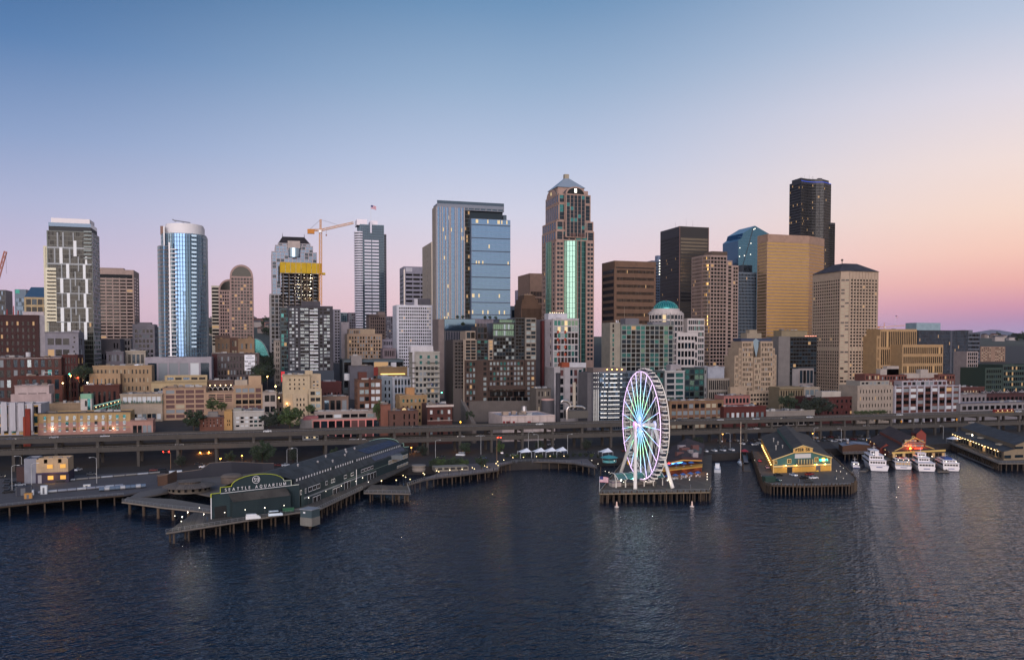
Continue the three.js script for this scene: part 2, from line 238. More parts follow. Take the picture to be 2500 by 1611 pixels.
{
  const asph = mat('#322e2e', 0.92, { tex: 'road' }), g = new G(), hill = new G();
  const xs = []; for (let x = -1600; x <= 3600; x += x < -500 || x > 1400 ? 200 : 50) xs.push(x);
  const vs = [EDGE]; for (let v = 470; v < 4600; v += v < 1000 ? 20 : v < 1400 ? 50 : 200) vs.push(v);
  for (let i = 1; i < xs.length; i++) for (let j = 1; j < vs.length; j++) { const q = (x, v) => [x, gnd(x, v), -v]; (vs[j] > 1300 ? hill : g).quad(q(xs[i - 1], vs[j - 1]), q(xs[i], vs[j - 1]), q(xs[i], vs[j]), q(xs[i - 1], vs[j])); }
  for (let i = 1; i < xs.length; i++) g.quad([xs[i - 1], -4, -EDGE], [xs[i], -4, -EDGE], [xs[i], gnd(xs[i], EDGE), -EDGE], [xs[i - 1], gnd(xs[i - 1], EDGE), -EDGE]);
  struct('ground', g, asph);
  struct('hill', hill, mat('#3e4236', 0.95, { tex: 'road' }));
  // far ridges to the south-east
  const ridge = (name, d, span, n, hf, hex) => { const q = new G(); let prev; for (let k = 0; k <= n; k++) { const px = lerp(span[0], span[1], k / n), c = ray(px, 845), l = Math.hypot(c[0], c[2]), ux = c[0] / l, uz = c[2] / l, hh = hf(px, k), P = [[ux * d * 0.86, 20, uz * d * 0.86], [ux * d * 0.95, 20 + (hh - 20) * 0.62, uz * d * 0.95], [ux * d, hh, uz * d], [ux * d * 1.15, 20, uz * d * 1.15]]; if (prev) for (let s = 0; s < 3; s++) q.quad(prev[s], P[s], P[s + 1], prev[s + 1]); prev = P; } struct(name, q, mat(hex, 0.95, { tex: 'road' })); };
  const jit = Array.from({ length: 400 }, () => rnd());
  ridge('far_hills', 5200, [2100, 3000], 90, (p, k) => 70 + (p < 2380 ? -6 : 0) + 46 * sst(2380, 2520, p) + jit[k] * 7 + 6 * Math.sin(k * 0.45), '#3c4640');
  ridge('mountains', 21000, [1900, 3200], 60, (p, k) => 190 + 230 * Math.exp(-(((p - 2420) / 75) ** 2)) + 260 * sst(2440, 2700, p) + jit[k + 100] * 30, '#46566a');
}
// ---------- towers behind (left to right) ----------
const wf = (c, r, w, fw, fh, o = {}) => ({ c, r, w, fw, fh, ...o });
{ // dark residential tower with white staggered panels
  const B = bld('glass_tower', 'tall dark glass tower with staggered white vertical panels and white penthouse', 700, 112, 223, 562, 30);
  const H = B.H, fl = 36, wall = mat('#59605c', 0.5);
  const f = wf(22, fl * 1, 'oooooookkd', 0.93, 0.86, { m: 0.3, t: 0.4, b: 0.2, pm: mat('#3c403c', 0.4), bm: mat('#3a3e3a', 0.4), pz: -0.2, bz: -0.22 });
  shell(B, wall, f, null, wf(6, fl, 'ppsw', 0.85, 0.6, { bm: mat('#c9b8bd', 0.7), m: 0.4 }));
  const wp = mat('#d5d8da', 0.6), gp = mat('#8d9194', 0.6), X = (x) => x / 5.133, Y = (y) => 500 + y / 5.133;
  for (const [a, b, c, d] of [[915, 450, 950, 645], [740, 535, 775, 735], [1060, 650, 1085, 750], [825, 740, 860, 920], [1035, 750, 1065, 930], [750, 920, 785, 1105], [1065, 930, 1095, 1115], [835, 1105, 870, 1285], [1045, 1115, 1075, 1290], [755, 1290, 795, 1465], [1070, 1290, 1100, 1470], [840, 1470, 880, 1660], [1050, 1470, 1083, 1690], [762, 1476, 795, 1650]]) plate(B, 'panel', wp, X(a), Y(b), X(c), Y(d));
  for (const [a, b, c, d] of [[706, 345, 722, 535], [775, 345, 792, 540], [905, 350, 918, 450], [670, 545, 686, 738], [860, 550, 874, 740], [970, 650, 982, 835], [760, 745, 772, 920], [932, 838, 944, 1015], [870, 930, 884, 1100], [975, 1018, 990, 1200], [768, 1110, 780, 1285], [940, 1200, 954, 1380], [876, 1295, 890, 1470], [984, 1380, 998, 1560]]) plate(B, 'fin', gp, X(a), Y(b), X(c), Y(d));
  for (const y of [540, 742, 928, 1110, 1290, 1470]) plate(B, 'floor_line', gp, X(y < 900 ? 578 : 700), Y(y - 3), X(1140), Y(y + 3), 0.02, 0.12);
  for (let k = 0; k < 24; k++) { const y = 560 + k * 9.2; if (y < 625) plate(B, 'balcony', mat('#7d8886', 0.5), 204, y + 5, 223, y + 7.5, 0.02, 1.6); }
  plate(B, 'balcony_wall', mat('#cdc7ae', 0.5), 113, 654, 135, 785, 0.02, 0.1); for (let k = 0; k < 15; k++) plate(B, 'balcony', mat('#20211f', 0.6), 114, 660 + k * 8.9, 134.5, 662 + k * 8.9, 0.15, 1.4);
  const C = bld('glass_tower', 'slim cream strip tower rising just left of the dark panelled tower', 716, 104, 114, 600, 18); shell(C, mat('#c9c2a8', 0.6), wf(3, 40, 'cTTc', 0.9, 0.86), null, null);
  const a = B.lx(121), b = B.lx(216), c = B.lx(116), d = B.lx(220), y1 = B.ly(532), y0 = B.ly(553);
  part(B.g, 'penthouse', new G().box(a, H - 0.5, -3, b, y1, -22), mat('#d9d2d4', 0.7)); part(B.g, 'glass_parapet', new G().box(c, y0, -1, d, B.ly(544), -1.3).box(c, y0, -26, c + 0.3, B.ly(544), -1.31).box(d - 0.3, y0, -26, d, B.ly(544), -1.31), PANE.m); part(B.g, 'roof_terrace', new G().box(c, H - 0.6, -1.6, d, y0, -26), mat('#2a2c30', 0.7));
}
{ const B = bld('office_tower', 'tan concrete office tower with rounded corner and dark window slots', 900, 236, 325, 657, 38); shell(B, W_('#a58f86'), wf(5, 24, 'kkkdo', 0.84, 0.46, { m: 0.8, t: 6, b: 16, each: 1 }), null, wf(2, 24, 'kkd', 0.6, 0.45, { m: 3, t: 6, b: 16 })); plate(B, 'louvre', INNER, 238, 671, 322, 677, -0.4, 0.03); unitsOn(B, [[0.02, 0.2, 22, 12, 3]], undefined, W_('#a58f86')); }
{ // teal round corner tower
  const B = bld('residential_tower', 'blue glass rounded tower with white crown and tapering balconies', 690, 377, 500, 598, 36);
  const W = B.W, n = 26, poly = (x0, x1, dep) => { const p = []; const cx = (x0 + x1) / 2, rx = (x1 - x0) / 2; for (let k = 0; k <= n; k++) { const a = Math.PI - k / n * Math.PI; p.push([cx + Math.cos(a) * rx, -dep * 0.45 + Math.sin(a) * dep * 0.45]); } p.push([x1, -dep], [x0, -dep]); return p; };
  const fr = (h) => Math.round(h / 3.25), wl = mat('#8f9aa2', 0.45);
  const mk = (x0, x1, y0, y1, mm) => { const p = poly(x0, x1, 34); block(B, p, y0, y1, wl, p.map((_, i) => (i < n ? wf(2, fr(y1 - y0), i < 9 ? 's' : 'B', 0.96, 0.88, { m: 0, b: 0.1, t: 0.2, bm: mm, pz: -0.2, bz: -0.15 }) : null))); };
  mk(0, B.lx(420), 0, B.H, mat('#b08a76', 0.5)); mk(B.lx(386), W, 0, B.ly(568), mat('#4f7285', 0.5));
  const cr = poly(B.lx(397), B.lx(494), 34); part(B.g, 'white_crown', new G().prism(inset(cr, 0.4), B.ly(568) - 0.5, B.ly(544)), mat('#d8d4d6', 0.7));
  part(B.g, 'white_fin', new G().box(B.lx(411), B.ly(870), 0.9, B.lx(415), B.ly(593), 2.6), mat('#e2e0e2', 0.6)); part(B.g, 'white_edge', new G().box(B.lx(397), B.ly(600), -8, B.lx(400), B.ly(552), -3), mat('#e2e0e2', 0.6));
  for (let k = 0; k < 27; k++) plate(B, 'balcony', mat('#dcdadc', 0.6), 411, 608 + k * 10, 430 + (k % 3) * 0.5, 609.6 + k * 10, 0.4, 2.4);
  for (let k = 0; k < 28; k++) plate(B, 'balcony_rail', mat('#8fa7b8', 0.4, { metalness: 0.4 }), 467, 574 + k * 10, 479, 578 + k * 10, -0.5, 0.9);
  part(B.g, 'lift_house', new G().box(B.lx(387), B.ly(570), -10, B.lx(397), B.ly(549), -18), mat('#7b5f55', 0.7));
  const cg = new G(), ty = B.ly(535, 440); cg.box(B.lx(412), B.ly(544), -14, B.lx(467), B.ly(540), -24).bar([B.lx(442), B.ly(544), -18], [B.lx(442), ty, -18], 0.5).bar([B.lx(418), ty + 1.5, -18], [B.lx(460), ty, -18], 0.45).bar([B.lx(415), B.ly(528), -18], [B.lx(424), ty + 0.6, -18], 0.5); part(B.g, 'window_washing_crane', cg, mat('#85868e', 0.6, { metalness: 0.5 }));
  const C = bld('podium', 'grey podium with tall pale panels at foot of blue rounded tower', 672, 352, 515, 872, 30); shell(C, W_('#9a949c'), wf(6, 1, 'wnbwnb', 0.72, 0.82, { m: 1, t: 2 }), null, null, { roof: ROOFL });
}
{ // arched postmodern tower
  const B = bld('office_tower', 'pinkish stone tower with two arched tops and square windows', 960, 560, 617, 674, 32), wall = W_('#a98d85'), H = B.H;
  shell(B, wall, wf(7, 21, 'kddvdvkddvkddvkl', 0.66, 0.58, { m: 0.8, t: 1.2, b: 22 }), null, wf(6, 21, 'kdd', 0.6, 0.55, { m: 1, b: 22 }));
  const arch = (x0, x1, y, h, full) => { const g = new G(), cx = full ? (x0 + x1) / 2 : x1, r = full ? (x1 - x0) / 2 : x1 - x0, n = 18, rim = 0.16; const pt = (k, s) => { const a = Math.PI - k / n * (full ? Math.PI : Math.PI / 2); return [cx + Math.cos(a) * r * s, y + Math.sin(a) * h * s]; }; const gl = new G(); for (let k = 0; k < n; k++) { const a = pt(k, 1), b = pt(k + 1, 1), c = pt(k + 1, 1 - rim), d = pt(k, 1 - rim); g.quad([...d, 0], [...c, 0], [...b, 0], [...a, 0]); g.quad([...a, 0], [...b, 0], [...b, -30], [...a, -30]); gl.quad([d[0], y, -0.4], [c[0], y, -0.4], [...c, -0.4], [...d, -0.4]); } part(B.g, 'arched_roof', g, wall); part(B.g, 'arched_window', gl, PANE.o); };
  arch(0, B.W, H, B.ly(646) - H, true);
  const x0 = B.lx(532), y1 = B.ly(709); shell(B, wall, wf(4, 16, 'kddvkddvkddvl', 0.6, 0.56, { m: 0.8, b: 22 }), null, null, { x0, x1: -0.02, y1, z1: -28 }); arch(x0, -0.02, y1, B.ly(682) - y1, false);
  const C = bld('office_tower', 'cream striped slab tower beside the arched stone tower', 1010, 515, 540, 697, 24); shell(C, W_('#c9bfae'), wf(1, 17, 'k', 1, 0.5, { m: 0, t: 1.5, b: 20 }), null, null);
}
{ // mansard roofed tower
  const B = bld('office_tower', 'grey glass tower with stepped shoulders and dark mansard roof', 1100, 662, 773, 613, 52), w = mat('#85828a', 0.5), s = (x0, x1, y, z) => shell(B, w, wf(Math.max(3, Math.round((x1 - x0) / 5)), Math.round(y / 4.2), 'mmmn', 0.86, 0.8, { m: 0.4, bm: mat('#8c8284', 0.5), pm: mat('#a09096', 0.5) }), wf(10, Math.round(y / 4.2), 'ddm', 0.8, 0.7), null, { x0, x1, y1: y, z0: z, z1: -48 - z });
  s(0, B.W, B.H, 0); s(B.lx(671), B.lx(764), B.ly(599), -1.5); s(B.lx(678), B.lx(758), B.ly(593), -3);
  const y0 = B.ly(593) - 0.3, y1 = B.ly(575), x0 = B.lx(679), x1 = B.lx(757), t0 = B.lx(690), t1 = B.lx(744); part(B.g, 'mansard_roof', new G().prism(rectP(x0, x1, -3, -44), y0, y1, rectP(t0, t1, -14, -34)), R_('#2a2226')); for (const x of [t0, t1]) part(B.g, 'spire', new G().bar([x, y1, -16], [x, y1 + 5, -16], 0.5, 0.1), mat('#2a2226'));
  part(B.g, 'dormer', new G().box(B.lx(702), B.ly(612), 0.2, B.lx(732), B.ly(588), -12), W_('#b6a8a2')); const cx = B.lx(718), bay = new G(), pr = [[B.lx(733) - B.lx(718), B.ly(628)], [B.lx(733) - B.lx(718), B.ly(606)]]; bay.lathe(pr, cx, -2, 14, Math.PI, 2 * Math.PI); part(B.g, 'round_bay', bay, PANE.s);
  const C = bld('office_tower', 'dark grey tower with slotted windows left of the building under construction', 900, 657, 700, 717, 40); shell(C, mat('#8a8686', 0.6), wf(4, 16, 'kkn', 0.7, 0.72, { b: 12 }), null, null);
}
{ // tower under construction
  const B = bld('construction_tower', 'unfinished concrete tower wrapped in yellow netting at the top', 760, 683, 785, 640, 30), con = W_('#6d635c'), y0 = B.ly(667), g = new G(), n = 13, fh = 3.05;
  for (let k = 0; k < n; k++) part(B.g, 'floor_slab', unit, con).position.set(B.W / 2 + (k > 3 ? -0.8 : 0), y0 - 0.4 - k * fh, -B.D / 2);
  B.g.children.forEach((c) => c.scale.set(B.W - 3, 0.32, B.D - 2));
  for (let i = 0; i < 7; i++) for (let j = 0; j < 3; j++) { const x = lerp(2.6, B.W - 2.6, i / 6), z = -lerp(2, B.D - 2.5, j / 2); part(B.g, 'column', new G().box(x - 0.4, y0 - n * fh, z - 0.4, x + 0.4, y0, z + 0.4), con); }
  part(B.g, 'lift_core', new G().box(B.W * 0.55, y0 - n * fh - 30, -12, B.W * 0.75, B.H + 1, -20), con); part(B.g, 'lower_floors', new G().box(1.5, 0, -1, B.W - 1.5, y0 - n * fh, -B.D + 1), mat('#39342f'));
  for (let k = 0; k < 8; k++) part(B.g, 'safety_screen', new G().box(k / 8 * B.W + 0.12, y0, 0, (k + 1) / 8 * B.W - 0.12, B.H + rr(-0.2, 0.2), -0.25), mat('#c9a400', 0.75, { tex: 'wall' })); for (const x of [0, B.W - 0.25]) part(B.g, 'safety_screen', new G().box(x, y0, -0.4, x + 0.25, B.H, -B.D), mat('#b89500', 0.75)); part(B.g, 'loading_platform', new G().box(B.W, y0 - 0.6, -2, B.lx(794), y0 + 1.2, -7), mat('#c9a400', 0.75));
  part(B.g, 'hoist', new G().box(-1.6, y0 - 9, -3, -0.3, B.ly(650), -6), mat('#23232a'));
  const lamp = glow('#fff1d2', 9, '#ccbb99'); for (let r = 0; r < 8; r++) for (const q of [0.36, 0.42, 0.47, 0.52, 0.59, 0.66, 0.72, 0.74]) if (rnd() < 0.72) part(B.g, 'work_light', unit, q > 0.71 ? glow('#fffbe8', 16, '#ccbb99') : lamp).position.set(B.W * q + rr(-0.6, 0.6), y0 - 0.9 - r * fh, -rr(1.5, 6)); B.g.children.forEach((c) => { if (c.name === 'work_light') c.scale.set(0.34, 0.22, 0.2); });
  for (const [q, r] of [[0.73, 1], [0.73, 4], [0.73, 7], [0.4, 3]]) { const p = new THREE.PointLight('#ffe2b0', 160, 60); p.position.set(B.W * q, y0 - 1.6 - r * fh, -3); p.castShadow = true; B.g.add(p); }
}
function lattice(g, a, b, w, step, r) { // square lattice boom
  const A = new THREE.Vector3(...a), D = new THREE.Vector3(...b).sub(A), L = D.length(), d = D.clone().normalize(), s = new THREE.Vector3(0, 0, 1), u = s.clone().cross(d).normalize(), P = (t, i, j) => A.clone().addScaledVector(d, t).addScaledVector(u, i * w / 2).addScaledVector(s, j * w / 2).toArray(), n = Math.max(2, Math.round(L / step));
  for (const [i, j] of [[-1, -1], [1, -1], [1, 1], [-1, 1]]) g.bar(P(0, i, j), P(L, i, j), r, r, 4);
  for (let k = 0; k < n; k++) { const t0 = k / n * L, t1 = (k + 1) / n * L, f = k % 2 ? 1 : -1; g.bar(P(t0, -f, 1), P(t1, f, 1), r * 0.7, r * 0.7, 4).bar(P(t0, f, -1), P(t1, -f, -1), r * 0.7, r * 0.7, 4).bar(P(t1, -1, 1), P(t1, 1, 1), r * 0.7, r * 0.7, 4); }
}
function crane(label, v, pm, yTop, yBase, jibEnd, cjEnd, hook) {
  const m = onV(pm, yBase, v), t = onV(pm, yTop, v), j = onV(jibEnd[0], jibEnd[1], v), c = onV(cjEnd[0], cjEnd[1], v), s = onV(pm, jibEnd[2], v), o = thing('tower_crane', label, 'crane', [m.x, m.y, m.z]), yel = mat('#d09040', 0.6), q = (p) => [p.x - m.x, p.y - m.y, 0];
  const mast = new G(); lattice(mast, [0, 0, 0], q(s), 2.2, 2.6, 0.22); part(o, 'mast', mast, yel);
  const top = new G(); lattice(top, q(s), q(t), 1.3, 2, 0.2); part(o, 'tower_head', top, yel);
  const jib = new G(); lattice(jib, q(s), q(j), 1.7, 2.4, 0.2); part(o, 'jib', jib, mat('#dba878', 0.6));
  const cj = new G(); lattice(cj, q(s), q(c), 1.6, 2.2, 0.22); part(o, 'counter_jib', cj, yel); const cc = q(c); part(o, 'counterweight', new G().box(cc[0], cc[1] - 3, -1.4, cc[0] + 6, cc[1] + 0.6, 1.4), mat('#b87428', 0.7));
  const ca = new G(), J = q(j), T = q(t); ca.bar(T, [J[0] * 0.55, lerp(q(s)[1], J[1], 0.55) + 1, 0], 0.1, 0.1, 4).bar(T, [cc[0] * 0.8, cc[1] + 1, 0], 0.1, 0.1, 4); part(o, 'stay_cable', ca, mat('#55555c'));
  const sy = q(s)[1]; part(o, 'cab', new G().box(-1.2, sy - 2.4, 1.2, 1.2, sy, 3), mat('#e8e8ea', 0.5)); if (hook) { const hq = q(onV(hook[0], hook[1], v)), he = q(onV(hook[0], hook[2], v)); part(o, 'hook_line', new G().bar(hq, he, 0.09, 0.09, 4).box(he[0] - 0.5, he[1] - 1.4, -0.4, he[0] + 0.5, he[1], 0.4), mat('#7c4c34')); }
}
crane('yellow tower crane with long slanting jib above the netted tower', 752, 782, 536, 745, [862, 544, 562], [750, 562], [796, 555, 572]);
crane('thin orange tower crane far behind the stepped tan block', 1700, 2160, 788, 806, [2218, 794, 798], [2143, 798]);
{ const o = onV(-20, 760, 1000), g = new G(), p = (x, y) => { const q = onV(x, y, 1000); return [q.x - o.x, q.y - o.y, 0]; }; const t = thing('tower_crane', 'orange luffing crane jib at the left edge of the skyline', 'crane', [o.x, o.y, o.z]); lattice(g, p(-12, 700), p(12, 614), 2.4, 3, 0.3); part(t, 'jib', g, mat('#b0684a', 0.7)); const h = new G(); h.bar(p(13, 616), p(14, 668), 0.12, 0.12, 4); part(t, 'hoist_cable', h, mat('#5a4a48')); const k = new G(); lattice(k, p(-12, 770), p(-12, 700), 2.4, 3, 0.3); part(t, 'mast', k, mat('#b0684a', 0.7)); }
{ // dark grey balcony condominium
  const B = bld('condominium', 'charcoal grey condominium with white balconies and pale blinds', 700, 703, 812, 746, 22), w = W_('#3f3d44'), f = 19;
  shell(B, w, wf(1, 1, 'k', 0.01, 0.01, { m: 1 }), null, null); B.g.children.filter((c) => c.name === 'wall' || c.name === 'windows').forEach((c) => c.removeFromParent());
  const bays = [[0.02, 0.13, 'wbbpdd'], [0.16, 0.21, 'pbdw'], [0.26, 0.45, 'pnpd'], [0.47, 0.66, 'pdpw'], [0.70, 0.76, 'pdbw'], [0.79, 0.93, 'pwbd']];
  const cols = new G(), W = B.W, H = B.H, y0 = B.ly(905), fh = (H - y0 - 1.5) / f; let u = 0;
  for (const [a, b] of [...bays, [1, 1]]) { cols.box(u * W, 0, -0.5, a * W, H, 0); u = b; }
  for (let k = 0; k <= f; k++) cols.box(0.02 * W, y0 + k * fh - 0.5, -0.5, 0.99 * W, y0 + k * fh + 0.55, -0.05); cols.box(0, 0, -0.5, W, y0, -0.04).box(0, H - 1.4, -0.5, W, H, -0.03);
  part(B.g, 'wall', cols, w); part(B.g, 'side_wall', new G().box(0, 0, -B.D, 0.4, H, -0.52).box(W - 0.4, 0, -B.D, W, H, -0.52), W_('#55525a'));
  for (let k = 0; k < f; k++) bays.forEach(([a, b, kinds], i) => { const c = y0 + k * fh + 0.55, sub = i === 2 || i === 3 ? 2 : i === 0 || i === 5 ? 2 : 1; for (let q = 0; q < sub; q++) ubox(B.g, 'window', PANE[kinds[Math.floor(rnd() * kinds.length)]], lerp(a, b, (q + 0.05) / sub) * W, c, -0.42, lerp(a, b, (q + 0.95) / sub) * W, c + fh - 1.05, -0.34); if (i === 2 || i === 3) { ubox(B.g, 'balcony_slab', mat('#35333a'), a * W, c - 0.75, -0.1, b * W, c - 0.45, 1.6); ubox(B.g, 'balcony_rail', mat(i === 3 ? '#b9bbc4' : '#6d7076', 0.5), a * W + 0.1, c - 0.42, 1.5, b * W - 0.1, c + 0.35, 1.56); } });
  part(B.g, 'penthouse', new G().box(B.lx(737), H - 0.6, -4, B.lx(782), B.ly(735), -16), W_('#4a474e'));
  const C = bld('condominium', 'dark teal glass wing behind the charcoal condominium', 724, 683, 706, 752, 18); shell(C, mat('#1d3238', 0.5), wf(3, 19, 'nntk', 0.9, 0.7, { m: 0.3, bm: mat('#3c5357', 0.5) }), null, null);
}
{ // tower with white rounded bays and flag
  const B = bld('office_tower', 'slender tower with curved white striped bays, blue glass and white crown', 1300, 878, 937, 547, 40), w = mat('#4c6878', 0.4), H = B.H, W = B.W, wh = mat('#c9c6d2', 0.7);
  shell(B, w, wf(12, 46, 'm', 0.95, 0.9, { m: 0.3, pz: -0.2, bz: -0.25, bm: mat('#4a6474', 0.4) }), wf(6, 46, 'nnk', 0.9, 0.7), null);
  const xa = B.lx(889), xb = B.lx(924), ya = B.ly(584), yb = B.ly(840), n = 32; for (let k = 0; k < n; k++) { const y = lerp(ya, yb, k / n) - 1.6; for (const [p, q] of [[xa, lerp(xa, xb, 0.47)], [lerp(xa, xb, 0.53), xb]]) ubox(B.g, 'white_band', wh, p, y - 2.6, 0.02, q, y, 0.8); }
  const cx = B.lx(878), R = B.lx(878) - B.lx(863), gd = new G(), cb = new G().lathe([[R, -2.1], [R, 0]], cx + 1, -7, 10, Math.PI / 2, 1.6 * Math.PI).geo(); for (let k = 0; k < 42; k++) part(B.g, 'curved_balcony', cb, wh).position.y = B.ly(566) - k * 3.9; part(B.g, 'curved_glazing', gd.lathe([[R * 0.9, 0], [R * 0.9, B.ly(566)]], cx + 1, -7, 10, Math.PI / 2, 1.6 * Math.PI), PANE.n);
  part(B.g, 'white_crown', new G().box(B.lx(872), H - 0.5, -6, B.lx(897), B.ly(535), -34).box(B.lx(905), H - 0.5, -3, B.lx(922), B.ly(538), -30), mat('#ded6de', 0.7)); part(B.g, 'white_spine', new G().box(B.lx(903), B.ly(569), 0.02, B.lx(907), B.ly(540), 1), wh);
  shell(B, mat('#5b4f58', 0.5), wf(1, 40, 'n', 1, 0.6, { m: 0 }), null, null, { x0: W + 0.05, x1: W + 4, y1: B.ly(570), z0: -2, z1: -30 });
}
function flag(label, v, px, y0, y1, w, h, o = {}) { // pole and waving striped flag
  const a = onV(px, y0, v), b = onV(px, y1, v), t = thing('flagpole', label, 'flag', [a.x, a.y, a.z]), H = b.y - a.y; part(t, 'pole', new G().bar([0, 0, 0], [0, H, 0], o.r ?? 0.2, o.r ?? 0.15, 5), mat('#c9c9cc', 0.5));
  const st = new G(), wt = new G(), bl = new G(), n = 8, wob = (u) => Math.sin(u * 5) * 0.07 * w, dr = (u) => -u * u * 0.28 * h;
  for (let r = 0; r < 13; r++) for (let k = 0; k < n; k++) { const u0 = k / n, u1 = (k + 1) / n, ya = H - h * (r + 1) / 13, yb = H - h * r / 13, z = r < 7 && u1 <= 0.4 ? bl : r % 2 ? wt : st; z.quad([u0 * w, ya + dr(u0), wob(u0)], [u1 * w, ya + dr(u1), wob(u1)], [u1 * w, yb + dr(u1), wob(u1)], [u0 * w, yb + dr(u0), wob(u0)]); }
  const f = part(t, 'flag_cloth', st, mat('#a8304a', 0.9)); part(f, 'white_stripes', wt, mat('#d8d0d8', 0.9)); part(f, 'blue_canton', bl, mat('#2c2f66', 0.9)); return t;
}
flag('striped flag flying above the white crowned tower', 1290, 905, 536, 501, 8.5, 5.5);
flag('striped flag flying above the stepped tan block', 720, 2187, 803, 770, 3.2, 2.2, { r: 0.08 });
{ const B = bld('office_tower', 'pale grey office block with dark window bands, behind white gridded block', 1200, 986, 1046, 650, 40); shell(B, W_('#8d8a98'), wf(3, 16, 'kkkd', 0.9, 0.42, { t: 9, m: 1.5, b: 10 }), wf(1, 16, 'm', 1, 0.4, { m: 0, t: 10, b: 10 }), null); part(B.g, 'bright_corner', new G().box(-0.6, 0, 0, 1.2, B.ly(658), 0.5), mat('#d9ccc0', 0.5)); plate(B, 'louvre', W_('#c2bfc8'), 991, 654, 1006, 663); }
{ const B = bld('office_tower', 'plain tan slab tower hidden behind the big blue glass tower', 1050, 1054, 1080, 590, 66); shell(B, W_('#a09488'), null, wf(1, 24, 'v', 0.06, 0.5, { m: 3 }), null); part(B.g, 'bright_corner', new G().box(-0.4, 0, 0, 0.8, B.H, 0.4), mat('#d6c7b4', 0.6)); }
{ const B = bld('office_building', 'white office block with regular square dark windows', 800, 968, 1056, 744, 26); shell(B, W_('#d0d0da'), wf(15, 19, 'kddddv', 0.58, 0.5, { m: 1.6, t: 1.6, b: 14, fn: (k, j) => (k > 12 && j > 11 ? (rnd() < 0.6 ? 'c' : 'd') : rnd() < 0.06 ? 'v' : pick('kdd')) }), null, null, { roof: ROOFD }); part(B.g, 'penthouse', new G().box(B.lx(1022), B.H - 0.6, -6, B.W - 1, B.ly(728), -20), W_('#55535c')); part(B.g, 'vent_hood', new G().box(B.lx(1013), B.H - 0.6, -3, B.lx(1021), B.ly(729), -7), W_('#cfccd4')); }
{ // big blue glass tower
  const B = bld('glass_tower', 'broad blue glass office tower with tan fins, floor lights and dark slot', 770, 1064, 1246, 503, 18), w = mat('#5d6f88', 0.4), H = B.H, xa = B.lx(1135), xb = B.lx(1150), y2 = B.ly(533, 1150);
  const rowsL = Array.from({ length: 44 }, (_, j) => (j % 5 === 1 ? 'BBBBBBBBBBBBBBBBy' : j % 7 === 3 ? 'BBBBBBBBBBBBy' : 'B')), fin = mat('#a8958c', 0.55);
  shell(B, w, wf(24, 44, 'B', 0.84, 0.9, { m: 0.4, b: 2, t: 0.6, rows: rowsL, bz: -0.25, bm: mat('#62789a', 0.4), pm: mat('#76879f', 0.4), pz: -0.15 }), wf(4, 44, 'v', 0.5, 0.3, { m: 1 }), null, { x1: xa, z1: -17 }); part(B.g, 'left_flank', new G().box(-0.3, 0, -16.8, -0.02, H, -0.3), W_('#9a8f86'));
  for (const q of [0.03, 0.14, 0.22, 0.34, 0.45, 0.5, 0.66, 0.72, 0.86, 0.97]) part(B.g, 'fin', new G().box(q * xa - 0.3, 0, 0, q * xa + 0.3, H - 0.1, 0.7), fin);
  const slot = new G(); shell(B, mat('#16202a', 0.3), wf(3, 44, 'nkkkkkkkl', 0.95, 0.8, { m: 0.2, bm: mat('#1c2a30', 0.5) }), null, null, { x0: xa + 0.05, x1: xb - 0.05, z0: -5, z1: -34, y1: B.ly(510, 1150) });
  const rowsR = Array.from({ length: 40 }, (_, j) => (j % 4 === 1 ? 'BBBBBBBBBBBBBBBy' : j === 39 || j === 9 ? 'BBBBBy' : 'B'));
  shell(B, w, wf(30, 40, 'B', 0.9, 0.88, { m: 0.3, b: 2, t: 0.4, rows: rowsR, bm: mat('#66809f', 0.4), pm: mat('#6f86a8', 0.4), pz: -0.2, bz: -0.22 }), null, null, { x0: xb, x1: B.W, y1: y2, z1: -30 });
  for (const y of [548, 580, 612, 644, 676, 706, 738, 768]) { const q = B.ly(y, 1150); part(B.g, 'dark_band', new G().box(xb, q - 0.35, 0.02, B.W, q + 0.45, 0.15), mat('#2f3a4c', 0.5)); }
  const xc = B.lx(1068, -2), xd = B.lx(1232, -2), yt = B.ly(484, 1070); shell(B, mat('#6e7480', 0.6), wf(11, 1, 'm', 0.95, 0.9, { m: 0.4, t: 3, pm: mat('#b0a5a4', 0.5) }), null, null, { x0: xc, x1: xd, y0: B.ly(512, 1150), y1: yt - 4, z0: -4, z1: -22 });
  part(B.g, 'glass_rail', new G().box(xc, yt - 4, -4.2, xd, yt - 1, -4.35), PANE.m); part(B.g, 'recess', new G().box(xa, B.ly(537, 1150), -8, xd - 0.3, B.ly(511, 1150), -34), PANE.n); part(B.g, 'side_fin', new G().box(xd, B.ly(540, 1240), -6, B.lx(1241), B.ly(523, 1240), -30), PANE.m);
  const C = bld('low_building', 'low blue glass building right of the big blue tower', 900, 1246, 1272, 747, 20); shell(C, mat('#55606e', 0.5), wf(2, 4, 'mn', 0.9, 0.5), null, null);
}
